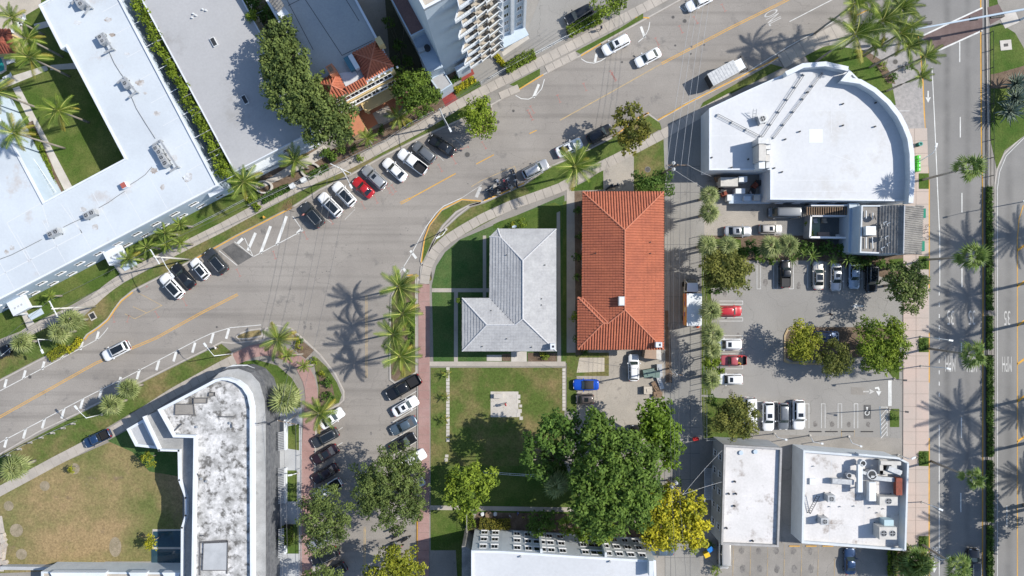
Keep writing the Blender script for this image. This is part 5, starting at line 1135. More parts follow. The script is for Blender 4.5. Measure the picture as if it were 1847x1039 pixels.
for (a,b,lab) in (((184,58),(200,86),'steel stand behind the topmost fan machine'),((222,138),(243,164),'steel stand behind the second fan machine'),((287,252),(318,300),'long steel stand behind the row of corner fans'),((136,-8),(160,10),'steel stand cut by the top edge')):
    A=Vector(P(*a,7.6));Bv=Vector(P(*b,7.6)); e=(Bv-A); n=Vector((e.y,-e.x)).normalized(); t=thing('machine_stand',(*A,6.38),lab+' on the white hotel roof','stand'); o_=Vector((*A,6.38))
    ang=math.atan2(e.y,e.x)
    g=G(o_); g.obox((A+Bv)/2,e.length,.28,7.3,7.5,ang); g.obj('beam',METAL,t)
    for p in (A,Bv):
        g=G(o_); g.obox(p+ -n*-.0 + (-n)*1.0*0,.2,.2,6.38,7.3,ang); g.obj('leg',METAL,t)
        g=G(o_); q0=p; q1=p-n*1.9 if False else p+Vector((-abs(n.x),-abs(n.y)))*1.5; g.obox((q0+q1)/2,(q1-q0).length,.25,7.1,7.3,math.atan2((q1-q0).y,(q1-q0).x)); g.obj('side_arm',METAL,t)
g=G(); g.obox(P(222,334,7.2),.85,.95,6.38,7.2,R(28)); g.mi=1; g.obox(P(222,334,7.25),.8,.85,7.2,7.24,R(28)); o=g.obj('roof_hatch',[WALLW,mat('hatch_red',(.33,.09,.07),fa=.1)]); tag(o,'square red topped hatch on the white hotel roof','hatch')
def cable(pxs,h,label,r=.04):
    g=G(); g.tube([(*P(x,y,h),h) for x,y in pxs],r,4); o=g.obj('roof_cable',WIREM); tag(o,label,'cable'); return o
cable([(196,92),(206,114),(218,133),(222,138)],6.45,'thin cable between the two upper machine stands on the hotel roof'); cable([(235,170),(246,196),(262,222),(280,250)],6.45,'thin cable running down to the corner fan row'); cable([(274,301),(262,315),(248,325),(235,333)],6.45,'thin cable from the corner fans to the red hatch'); cable([(225,345),(210,355),(196,365),(178,375)],6.45,'thin cable from the red hatch to the double fan machine'); cable([(150,393),(130,402),(114,410)],6.45,'thin cable joining the two double fan machines'); cable([(75,432),(50,445),(20,460),(-20,475)],6.45,'thin cable leaving the leftmost double fan machine')
# grime patches where water stands on the white roofs
for x,y,r,s in ((140,41,10,.6),(195,36,9,.7),(203,63,8,.6),(229,97,7,.5),(253,150,11,.8),(262,168,5,.6),(283,205,8,.8),(338,320,12,.9),(293,338,6,1.2),(278,308,9,.8),(172,410,8,.9),(22,447,6,1),(150,378,8,.7),(12,455,6,1)):
    if True:
        o=blob_patch('roof_grime',x,y,r*.75,mat('grime_brown',(.30,.26,.23),(.54,.56,.58),big=.7,fine=3,fa=.3,rough=.7,bias=.49) if 'grime_brown' not in bpy.data.materials else bpy.data.materials['grime_brown'],0.0,r*.75*s,18)
        # move to the roof plane
        me=o.data; cx,cy=P(x,y); hx,hy=P(x,y,6.38); 
        for v in me.vertices: v.co.x+=hx-cx; v.co.y+=hy-cy; v.co.z=6.386
        del o['kind']; o.parent=hotel; o.location=(-hc[0],-hc[1],0)
# ================================================================= PLANTS
def quads_mesh(name, V, m, tint=None):
    n=len(V)//4; me=bpy.data.meshes.new(name); me.vertices.add(len(V)); me.vertices.foreach_set('co',V.astype(np.float32).ravel())
    me.loops.add(n*4); me.loops.foreach_set('vertex_index',np.arange(n*4,dtype=np.int32)); me.polygons.add(n); me.polygons.foreach_set('loop_start',np.arange(0,n*4,4,dtype=np.int32))
    if tint is not None:
        a=me.attributes.new('tint','FLOAT','POINT'); a.data.foreach_set('value',np.repeat(tint,4).astype(np.float32))
    me.materials.append(m); me.update(); me.validate(); return me
def leaves(cen, R0, rng, n, size, flat=.35):
    """n leaf blades through a clump: centres, radius"""
    d=rng.normal(size=(n,3)); d/=np.linalg.norm(d,axis=1)[:,None]+1e-9
    p=cen+d*(R0*rng.uniform(.45,1.0,(n,1)))*np.array([1,1,.8])
    nn=d*.7+rng.normal(size=(n,3))*.45+np.array([0,0,.55]); nn/=np.linalg.norm(nn,axis=1)[:,None]
    a=rng.normal(size=(n,3)); u=np.cross(nn,a); u/=np.linalg.norm(u,axis=1)[:,None]+1e-9; w=np.cross(nn,u)
    s=size*rng.uniform(.7,1.3,(n,1)); 
    return np.stack([p-u*s,p-w*s*.55-nn*s*.05,p+u*s,p+w*s*.55-nn*s*.05],1).reshape(-1,3)
def crown_verts(blobs, rng, leaf=.26, dens=1.0, clump=.85, zf=.75, low=-.25):
    V=[];T=[]
    for (cx,cy,cz,r) in blobs:
        bt=rng.uniform(-.14,.22); n=int(max(5,2.1*(r/clump)**2*1.75*dens))
        for _ in range(n):
            d=rng.normal(size=3); d/=np.linalg.norm(d)
            if d[2]<low: d[2]=-d[2]
            cr=clump*rng.uniform(.5,1.35); k=rng.uniform(.55,1.04) if rng.random()>.14 else rng.uniform(1.0,1.2)
            c=np.array([cx,cy,cz])+d*np.array([r*k,r*k,r*k*zf]); t0=rng.uniform(0,1)**1.2
            m=int(max(6,38*(cr/.85)**2*(.26/leaf)**1.2)); V.append(leaves(c,cr,rng,m,leaf)); T.append(np.clip(bt+t0*.6+rng.uniform(0,.42,m),0,1))
    return np.concatenate(V),np.concatenate(T)
def tree(blobs, top, m, label, leaf=.26, dens=1.0, clump=.8, base=None, trunk=.22, zf=.7, cat='tree', name='broadleaf_tree', group=None, seed=None, low=-.25):
    """blobs: (px, py, radius px[, lower by]); top: height of the crown's top in m"""
    sd_=seed if seed is not None else int(blobs[0][0]*3+blobs[0][1]); rng=np.random.default_rng(sd_)
    B=[]
    for b in blobs:
        r=b[2]*MPP*.93; zt=top-(b[3] if len(b)>3 else 0); cz=max(zt-r*zf,r*zf*.6); x,y=P(b[0],b[1],cz); B.append((x,y,cz,r))
    if base is None:
        w=sum(b[3]**2 for b in B); bx=sum(b[0]*b[3]**2 for b in B)/w; by=sum(b[1]*b[3]**2 for b in B)/w
    else: bx,by=P(*base)
    t=thing(name,(bx,by,.1),label,cat,group)
    V,T=crown_verts([(x-bx,y-by,z-.1,r) for x,y,z,r in B],rng,leaf,dens,clump,zf,low)
    me=quads_mesh('crown',V,m,T); link(bpy.data.objects.new('crown',me),t)
    g=G(); fork=min(b[2] for b in B)*.45+.2
    lean=(rng.uniform(-.2,.2),rng.uniform(-.2,.2))
    g.tube([(0,0,-.1),(lean[0]*.5,lean[1]*.5,fork*.5),(lean[0],lean[1],fork)],trunk*1.25,8,True,trunk*.8)
    g.obj('trunk',BARK,t,True); g=G()
    for x,y,z,r in B:
        for k in range(3 if r>1.6 else 2):
            ex=x-bx+rng.uniform(-.5,.5)*r; ey=y-by+rng.uniform(-.5,.5)*r; ez=z-.1+rng.uniform(-.1,.35)*r
            mid=((lean[0]+ex)/2+rng.uniform(-.2,.2),(lean[1]+ey)/2+rng.uniform(-.2,.2),fork+(ez-fork)*.45)
            g.tube([(lean[0],lean[1],fork-.1),mid,(ex,ey,ez)],trunk*.55,5,True,trunk*.16)
    o=g.obj('limbs',BARK,t,True); o['kind']='stuff'
    return t
def hedge(pxs, width, h, m, label, name='hedge', cat='hedge', leaf=.13, z0=.12, dens=1.0, group=None, jitter=.12, seed=1):
    rng=np.random.default_rng(seed+int(pxs[0][0])); line=[Vector(P(x,y,h)) for x,y in pxs]; o0=line[0]
    pts=resample(line,.45); V=[];T=[]
    for i in range(len(pts)-1):
        d=(pts[i+1]-pts[i]).normalized(); n=Vector((-d.y,d.x)); c=(pts[i]+pts[i+1])/2
        k=max(1,int(width/.42))
        for j in range(k):
            for z in ([h-.2] if h<.7 else [h-.25,h*.55]):
                if z<h-.3 and 0<j<k-1: continue
                o=(j+.5)/k-.5; p=c+n*(o*width)
                cc=np.array([p.x-o0.x+rng.uniform(-jitter,jitter),p.y-o0.y+rng.uniform(-jitter,jitter),z+rng.uniform(-.6,.6)*jitter])
                m_=int(26*dens*(.13/leaf)**1.0); V.append(leaves(cc,.36,rng,m_,leaf)); t0=rng.uniform(0,1); T.append(np.clip(t0*.5+rng.uniform(0,.5,m_),0,1))
    me=quads_mesh('foliage',np.concatenate(V),m,np.concatenate(T)); t=thing(name,(o0.x,o0.y,0),label,cat,group); link(bpy.data.objects.new('foliage',me),t)
    g=G(); w=width*.72
    for a,b in zip(line,line[1:]):
        e=b-a; g.obox(((a+b)/2-o0),e.length,w,z0-.1,h-.34,math.atan2(e.y,e.x))
    if h>.5: g.obj('inner_branches',mat('hedge_core',(.03,.035,.012),fa=.3) if 'hedge_core' not in bpy.data.materials else bpy.data.materials['hedge_core'],t)
    return t
def shrub(x,y,r,h,m,label,leaf=.14,name='shrub',cat='shrub',group=None,dens=1.0):
    return tree([(x,y,r)],h,m,label,leaf,dens,.38,trunk=.05,cat=cat,name=name,group=group,low=-.1,zf=.6)
# ---- palm leaves
def feather_frond(droop, seed, nl=26, w=.03, lw=.27):
    rr=random.Random(seed); g=G()
    def rp(t): return Vector((t*(1-.12*droop*t),0,.22*t-droop*t*t*.62))
    pts=[rp(i/8) for i in range(9)]
    for i in range(8):
        a,b=pts[i],pts[i+1]; r=.016*(1-i/9); g.mi=1; g.add([(a.x,-r,a.z+.006),(a.x,r,a.z+.006),(b.x,r*.9,b.z+.006),(b.x,-r*.9,b.z+.006)],[(3,2,1,0)]); g.mi=0
    for i in range(nl):
        t=.10+.88*i/(nl-1)
        for s in (-1,1):
            p=rp(t); q=rp(min(1,t+w)); ln=(lw*math.sin(math.pi*(.16+.74*t))**.8)*rr.uniform(.85,1.1); f=.35+.75*t
            d=Vector((f,s*.9,-.30-.45*droop+rr.uniform(-.12,.12))).normalized()*ln
            m1=p+d*.55+Vector((0,0,.02)); tip=p+d
            g.add([tuple(p),tuple(q),tuple(m1+Vector((w*.7,0,0))),tuple(m1)],[(0,1,2,3) if s<0 else (3,2,1,0)])
            g.add([tuple(m1),tuple(m1+Vector((w*.7,0,0))),tuple(tip)],[(0,1,2) if s<0 else (2,1,0)])
    return g
def fan_frond(seed, ns=15, spread=125, pet=.42, seg=.60, droop=.25):
    rr=random.Random(seed); g=G(); a=Vector((0,0,0)); b=Vector((pet,0,.02))
    g.add([(0,-.012,0),(0,.012,0),(pet,.009,.02),(pet,-.009,.02)],[(3,2,1,0)])
    for i in range(ns):
        an=R(-spread+2*spread*i/(ns-1)+rr.uniform(-3,3)); ln=seg*(1-.25*abs(i/(ns-1)*2-1))*rr.uniform(.9,1.08); dz=-droop*rr.uniform(.7,1.3)
        d=Vector((math.cos(an),math.sin(an),.10)); n=Vector((-math.sin(an),math.cos(an),0)); hw=.046*ln/seg
        m=b+d*ln*.55; tip=b+Vector((d.x*ln,d.y*ln,dz*ln)); k=b+d*.03
        g.add([tuple(k),tuple(m-n*hw),tuple(m+Vector((0,0,.03))),tuple(m+n*hw),tuple(tip)],[(0,1,2),(0,2,3),(1,4,2),(2,4,3)])
    return g
FR={}
def frond_mesh(kind,m,i):
    k=(kind,m.name,i)
    if k not in FR:
        if kind=='coco': g=feather_frond((.35,.6,.85,1.1)[i%4],i)
        elif kind=='date': g=feather_frond((.15,.3,.45,.6)[i%4],i+9,26,.03,.17)
        elif kind=='sabal': g=fan_frond(i,12,(100,120,85,110)[i%4],.36,.64,.30)
        elif kind=='wash': g=fan_frond(i+20,12,(60,85,95,70)[i%4],.40,.62,.22)
        elif kind=='blade':
            g=G(); d=(.1,.25,.4,.5)[i%4]; pts=[(0,.03,0),(.25,.055,.05),(.6,.05,.08-d*.2),(1,.004,-d*.35)]
            for (x0,w0,z0),(x1,w1,z1) in zip(pts,pts[1:]): g.add([(x0,-w0,z0+.02),(x0,0,z0),(x1,0,z1),(x1,-w1,z1+.02)],[(0,1,2,3)]); g.add([(x0,w0,z0+.02),(x0,0,z0),(x1,0,z1),(x1,w1,z1+.02)],[(3,2,1,0)])
        FR[k]=g.mesh('frond',[m,RACH])
    return FR[k]
TRK={}
def palm(kind,px,py,h,r,label,nf=None,m=None,group=None,trunk=.16,yellow=0,lean=(0,0),name=None,cat='palm',wind=0.0,at=None):
    rr=random.Random(int(px*13+py*7)); x,y=at if at else P(px,py,h)
    bx,by=x-lean[0],y-lean[1]
    nm={'coco':'coconut_palm','date':'date_palm','sabal':'cabbage_palm','wash':'fan_palm','blade':'agave'}[kind]
    t=thing(name or nm,(bx,by,.1),label,cat,group)
    m=m or {'coco':F_COCO,'date':F_COCO,'sabal':F_FAN,'wash':F_WASH,'blade':F_SILV}[kind]
    if h>1.2:
        g=G(); n=6; g.tube([(lean[0]*(i/n)**1.6,lean[1]*(i/n)**1.6,-.1+(h-.05)*i/n) for i in range(n+1)],trunk*1.25,7,True,trunk*.75); g.obj('trunk',PALMT,t,True)
    nf=nf or {'coco':17,'date':26,'sabal':30,'wash':19,'blade':44}[kind]; Lm=r*MPP
    for i in range(nf):
        f=(i+.5)/nf
        if kind=='coco': el=70-88*f**.9
        elif kind=='date': el=62-84*f**.85
        elif kind=='sabal': el=84-98*f**.8
        elif kind=='wash': el=84-100*f**.8
        else: el=78-70*f
        az=i*2.39996+rr.uniform(-.2,.2); el+=rr.uniform(-7,7); Ls=Lm*rr.uniform(.86,1.12)*(1.1 if kind=='coco' else (rr.uniform(.62,1.15)*1.1 if kind=='wash' else 1.0))
        if wind: az+=wind*math.sin(az-math.pi*1.15)
        mm=m
        if i>=nf-yellow: mm=F_COCOY
        elif kind=='sabal' and rr.random()<.4: mm=F_FAN2
        o=inst('frond',frond_mesh(kind,mm,rr.randrange(4)),t,(lean[0],lean[1],h-.15+.12*(1-f)),(rr.uniform(-.35,.35),-R(el),az),Ls)
    if kind=='coco' and h>4:
        g=G()
        for i in range(5):
            a=i*1.3; g.cyl((lean[0]+.25*math.cos(a),lean[1]+.25*math.sin(a)),.12,h-.45,h-.2,6,.08)
        g.obj('coconuts',mat('coconut_husk',(.16,.13,.04),fa=.2) if 'coconut_husk' not in bpy.data.materials else bpy.data.materials['coconut_husk'],t)['kind']='stuff'
    return t
# ---- broad leaved trees
tree([(505,68,34,1),(492,100,26,2),(522,112,42),(506,140,36,1),(545,160,46),(520,178,34,1),(560,190,44,.5),(590,215,40,.5),(612,240,24,2),(618,205,22,3),(577,240,24,2)],14.5,L_OLIVE,'large olive green tree leaning over the grey roofed block beside the cream apartment block',leaf=.24,trunk=.4,base=(560,170))
tree([(452,35,12,1)],8.5,L_BRIGHT,'small bright tree in the dark gap above the large olive tree',leaf=.2,trunk=.12)
tree([(470,15,18),(448,5,16),(490,25,14)],6.5,L_DEEP,'dark tree filling the gap at the top between two roofs',leaf=.22,trunk=.15)
tree([(748,150,24),(735,168,27),(762,168,26),(775,180,18,1),(726,148,18,1),(745,188,18,1.5)],9,mat('leaf_fresh',(.04,.08,.012),(.17,.25,.03),tint=True,fa=.12,fine=2,rough=.7,trans=.3),'round fresh green tree beside the cream block front steps',leaf=.2,trunk=.2)
tree([(862,205,26),(852,226,20,1),(874,226,20,1),(868,192,16,1)],6.5,L_BRIGHT,'light green tree in the kerbside soil pit on the north side of the street',leaf=.2,trunk=.16,base=(866,228))
tree([(1137,208,22),(1122,232,20,.5),(1150,238,22),(1138,258,20,1),(1160,225,12,1),(1118,212,12,1)],8,L_SEA,'golden brown sparse tree at the corner of the alley and the street',leaf=.27,dens=.7,trunk=.2,base=(1132,250))
tree([(1312,490,34),(1335,482,22,1),(1290,478,24,1),(1325,508,22,1),(1285,500,16,2)],8.5,L_BROWN,'brownish green tree at the top left corner of the parking area',leaf=.2,trunk=.18)
tree([(1635,505,30),(1650,520,24,.5),(1625,525,28,.5),(1640,545,22,1),(1618,490,20,1),(1660,498,16,1.5),(1600,505,14,2),(1608,530,12,2)],8.5,L_OLIVE,'wide airy green tree next to the main road north of the lot exit',leaf=.19,dens=.8,trunk=.2)
tree([(1445,600,22),(1438,622,22),(1458,620,24),(1446,636,18,.7)],6,L_GOLD,'yellow green round tree at the left end of the parking island',leaf=.17,trunk=.15,base=(1452,615))
tree([(1505,640,28),(1493,655,20,.5),(1518,652,20,.5),(1505,665,14,1)],6,mat('leaf_mid',(.05,.075,.014),(.19,.20,.04),tint=True,fa=.12,fine=2,rough=.7,trans=.3),'middle tree of the parking island, mid green',leaf=.17,trunk=.15,base=(1505,625))
tree([(1585,605,36),(1565,620,26,.5),(1608,618,28,.5),(1590,645,30,.5),(1610,590,18,1),(1562,590,16,1),(1570,650,16,1),(1615,645,16,1.5)],7.5,L_BRIGHT,'largest and brightest tree at the right end of the parking island',leaf=.18,trunk=.2,base=(1588,620))
tree([(1325,740,26),(1310,758,24,.5),(1338,752,26),(1322,772,20,1),(1348,772,14,1.5),(1302,742,14,1.5)],7.5,L_BROWN,'brownish tree hiding part of the white van at the lot corner',leaf=.19,trunk=.18,base=(1312,752))
tree([(1012,760,26),(988,786,22,.5),(1032,798,24,.5),(956,797,15,1),(986,838,16,3),(951,826,13,1.5),(1036,768,20,.5),(1048,828,22,4),(1008,848,18,5),(970,858,14,2.5),(1000,812,20,3)],12.5,L_DEEP,'deep green tree with dark gaps over the lawn, left neighbour of the tallest tree',leaf=.30,trunk=.35,clump=.95,dens=.9,base=(1005,820))
tree([(1072,765,22,1),(1092,762,18,1.5),(1090,795,34,.5),(1128,812,34,.5),(1085,842,40),(1125,868,52),(1072,888,42,.5),(1100,920,42,.5),(1155,850,32,1),(1168,892,26,1.5),(1145,928,26,2),(1052,925,26,2),(1175,830,22,2),(1050,870,24,1.5),(1085,945,22,3)],15,L_MID,'tallest and widest fresh green tree in the lower middle between lawn and alley',leaf=.28,trunk=.55,clump=.95,dens=1.05,base=(1105,860))
palm('sabal',1003,872,8,27,'silvery fan palm below the two big green trees at the shady lawn',nf=26)
tree([(1175,880,14),(1188,895,16),(1165,905,12)],8,L_BLUE,'pale grey green crown between the tallest tree and the yellow flowers',leaf=.26,trunk=.1)
tree([(1170,740,20,.5),(1190,738,22,.5),(1185,765,30),(1205,780,22,.5),(1195,800,28),(1212,810,18,1),(1172,775,18,1),(1205,832,16,2)],10,mat('leaf_lime',(.04,.085,.01),(.20,.31,.025),tint=True,fa=.12,fine=2,rough=.65,trans=.35),'lime green tall tree between the driveway and the alley',leaf=.27,trunk=.25,base=(1185,775))
tree([(1190,895,24),(1175,925,26),(1195,950,30),(1180,968,22,.5),(1205,975,18,1),(1168,950,18,1)],9,L_YELLOW,'left one of two trees covered in yellow flowers by the alley',leaf=.26,trunk=.22)
tree([(1232,898,20,.5),(1250,920,26),(1240,950,30),(1262,945,18,1),(1250,972,20,.5),(1228,925,18,.5)],8.5,L_YELLOW,'right one of two trees covered in yellow flowers by the alley',leaf=.26,trunk=.22)
tree([(1213,930,22),(1215,955,16)],6,L_DEEP,'dark green crown squeezed between the two yellow flowered trees',leaf=.25,trunk=.14)
tree([(828,860,24),(850,868,26),(845,893,28),(818,888,20,.5),(872,862,20,.8),(838,912,14,1),(886,868,10,1)],7,L_BRIGHT,'yellowish green large leaved tree at the left of the shady lawn',leaf=.27,dens=.85,trunk=.2)
tree([(690,845,36),(720,835,34),(745,855,26,1),(670,875,34,.5),(705,880,46),(735,890,36,.5),(690,915,34,.5),(725,925,32,.5),(750,920,20,1.5),(656,850,18,2),(665,900,22,1.5)],10.5,L_OLIVE,'wide olive tree hanging over the parked cars on the right kerb of the middle street',leaf=.18,dens=.75,trunk=.3,base=(752,880))
tree([(585,900,28,.5),(605,925,30),(570,930,30),(590,960,34,.5),(615,950,20,1),(560,905,16,1.5),(575,980,20,1)],10,L_OLIVE,'olive tree over the red walk on the left kerb of the middle street',leaf=.18,dens=.75,trunk=.26,base=(562,945))
tree([(720,1010,26),(700,1025,30),(735,1030,30),(675,1040,22,1),(715,1050,30)],9,L_GOLD,'yellow green tree cut off by the bottom edge in the middle street',leaf=.2,trunk=.22)
tree([(578,1035,18),(560,1045,18,.5),(608,1040,14,1)],8,L_OLIVE,'tree cut off by the bottom edge at the left kerb of the middle street',leaf=.19,trunk=.18)
tree([(975,945,24),(992,938,14,.4),(962,938,14,.4)],5,L_DEEP,'round dark shrub tree against the apartment block windows',leaf=.19,trunk=.12)
tree([(1060,955,26),(1085,950,24),(1030,945,20)],7,L_BRIGHT,'pale green tree against the apartment block at the foot of the huge tree',leaf=.22,trunk=.16)
tree([(265,825,10),(272,832,8)],3.2,L_GOLD,'small yellow leaved tree at the corner of the club lawn shade',leaf=.16,clump=.45,trunk=.07)
tree([(273,972,10),(277,985,9),(268,982,8)],3.4,L_YELLOW,'small yellow leaved tree beside the club pool',leaf=.16,clump=.45,trunk=.07)
tree([(133,845,8)],2.2,L_GOLD,'little sapling in the topmost sandy ring of the club lawn',leaf=.13,clump=.35,trunk=.05)
tree([(1175,330,16),(1150,322,14),(1195,322,14),(1165,340,14),(1205,345,10)],5,L_DEEP,'dark bushy tree between the north gable of the orange house and the alley pole',leaf=.2,trunk=.12)
tree([(1305,505,18),(1285,520,16)],5,L_DEEP,'small dark green tree below the brownish tree at the lot corner',leaf=.2,trunk=.1)
tree([(1352,445,14),(1362,455,10)],4,mat('leaf_ficus',(.02,.06,.01),(.06,.16,.02),tint=True,fa=.1,trans=.2),'dark glossy green bush at the left of the palm bed above the car bays',leaf=.16,clump=.5,trunk=.08)
tree([(1645,1010,26),(1655,1025,24),(1632,1025,18)],5,L_BROWN,'brown green bushy palm clump at the corner by the lower lot',leaf=.22,trunk=.15)
tree([(1282,720,10),(1290,735,8)],3,L_DEEP,'low dark bush in the small lawn at the lot corner',leaf=.16,clump=.45,trunk=.06)
tree([(1075,12,14),(1100,10,14),(1118,4,14),(1088,22,10)],4.5,L_BRIGHT,'bright bushes by the car court entrance at the top edge',leaf=.2,trunk=.08)
tree([(735,10,6),(700,40,10),(720,80,10),(735,110,12),(712,115,12)],3,L_DEEP,'dark undergrowth in the service gap by the blue tower',leaf=.16,trunk=.06,clump=.5)
tree([(1440,452,12),(1455,446,12),(1475,452,13),(1492,446,13),(1510,452,13),(1528,446,12)],1.9,L_DEEP,'dark planting filling the bed between the courtyard wall and the car bays',leaf=.2,clump=.5,trunk=.04,cat='planting',name='planting_bed_shrubs')
tree([(1535,470,10),(1552,474,11),(1572,470,11),(1590,474,10),(1606,478,9)],1.5,L_DEEP,'low dark planting under the south wall of the dark tiled building',leaf=.2,clump=.5,trunk=.04,cat='planting',name='planting_bed_shrubs')
tree([(1338,456,10),(1372,462,11),(1395,468,9)],1.4,L_MID,'low green planting in front of the pair of cabbage palms',leaf=.2,clump=.5,trunk=.04,cat='planting',name='planting_bed_shrubs')
tree([(585,275,9),(600,282,9),(615,270,8),(640,268,8),(690,235,8),(760,205,9),(772,196,9)],1.6,L_MID,'mixed garden shrubs behind the fence below the coral patio',leaf=.18,clump=.45,trunk=.04,cat='planting',name='garden_shrubs')
# long screen of bamboo and clipped hedges
for k,(pts,lab) in enumerate((([(238,-20),(262,25),(280,60)],'top stretch of the bright bamboo screen between hotel and grey roof'),([(284,70),(310,118),(330,155)],'middle stretch of the bright bamboo screen between hotel and grey roof'),([(334,163),(362,215),(383,255)],'lower stretch of the bright bamboo screen between hotel and grey roof'),([(387,262),(400,290),(408,318)],'last stretch of the bright bamboo screen, ending at the lawn'))):
    bl=[]; 
    for a,b in zip(pts,pts[1:]):
        for q in range(4): bl.append((a[0]+(b[0]-a[0])*q/4+random.uniform(-2,2),a[1]+(b[1]-a[1])*q/4,12+random.uniform(-1.5,2),random.uniform(0,.8)))
    tree(bl,7.4,L_BAMBOO,lab,leaf=.19,dens=.9,clump=.55,trunk=.06,cat='hedge',name='bamboo_screen',zf=1.0)
hedge([(912,123),(940,106),(965,95)],1.7,1.5,L_BRIGHT,'clipped green hedge in the middle of the car court frontage'); hedge([(1025,57),(1050,43),(1083,30)],1.7,1.5,L_BRIGHT,'clipped green hedge beside the black car in the car court')
hedge([(892,93),(900,105),(908,117)],.9,.9,L_YELLOW,'short yellow hedge leading down to the car court frontage'); hedge([(820,162),(838,152),(856,140)],1.2,.9,L_YELLOW,'yellow green shrub row by the red tiled entrance')
hedge([(812,147),(830,137)],.9,.7,L_DEEP,'small dark hedge behind the yellow shrub row')
hedge([(54,232),(72,268),(98,345)],.9,.8,L_BRIGHT,'thin yellow green hedge along the courtyard path')
hedge([(446,355),(465,378)],1.1,.9,L_BRIGHT,'short clipped hedge at the edge of the hotel lawn'); hedge([(470,361),(490,350),(520,337)],1.3,.8,L_DEEP,'low hedge along the gravel garden fence, left piece'); hedge([(555,318),(590,300)],1.2,.8,L_DEEP,'low hedge along the gravel garden fence, right piece')
hedge([(588,268),(600,290)],1.0,1.2,L_DEEP,'green hedge in the corridor beside the gravel garden')
hedge([(1788,336),(1788,560)],1.0,.9,L_DEEP,'upper long clipped hedge in the median strip'); hedge([(1788.5,570),(1788.5,630)],1.0,.9,L_DEEP,'short hedge in the median strip beside the MPH lettering'); hedge([(1789,642),(1789,825)],1.0,.9,L_DEEP,'middle clipped hedge in the median strip'); hedge([(1789,832),(1789,943)],1.0,.9,L_DEEP,'lower clipped hedge in the median strip'); hedge([(1789,950),(1789,1060)],1.0,.9,L_DEEP,'clipped hedge at the bottom end of the median strip')
for x,y,w_,h_ in pits[1:]:
    hedge([(x+9,y+3),(x+9,y+h_-3)],1.4,.5,L_DEEP,{462:'low box of green ground cover beside the dark tiled building',608:'low box of green ground cover beside the parking island tree',813:'low box of green ground cover at the corner of the crowded roof block',966:'low box of green ground cover near the bottom of the pink pavement'}[y],name='ground_cover_box',cat='ground cover')
hedge([(845,930),(850,955)],1.6,1.3,L_BRIGHT,'leafy hedge at the left end of the apartment block'); hedge([(865,945),(890,948),(920,947)],1.8,1.3,mat('leaf_croton',(.05,.07,.012),(.26,.22,.03),tint=True,fa=.1,trans=.2),'mixed yellow green hedge under the apartment windows')
hedge([(1612,988),(1612,1040)],1.5,1.0,L_BRIGHT,'bright hedge at the right end of the lower lot'); hedge([(1633,978),(1634,990)],1.0,1.0,L_BRIGHT,'small bright hedge by the lower corner of the crowded roof block')
hedge([(513,955),(513,985)],2.0,2.6,L_BRIGHT,'bright square cut tree block on the terrace right of the art deco block',name='square_hedge')
hedge([(120,634),(135,622),(142,610)],1.1,.9,L_YELLOW,'yellow flowering hedge on the kerb at the left'); hedge([(85,645),(118,628)],1.6,.9,L_GOLD,'yellow and green flower bed hedge at the left bend')
hedge([(740,545),(742,600),(735,655)],1.1,.6,L_DEEP,'dark undergrowth along the palm island in the middle street')
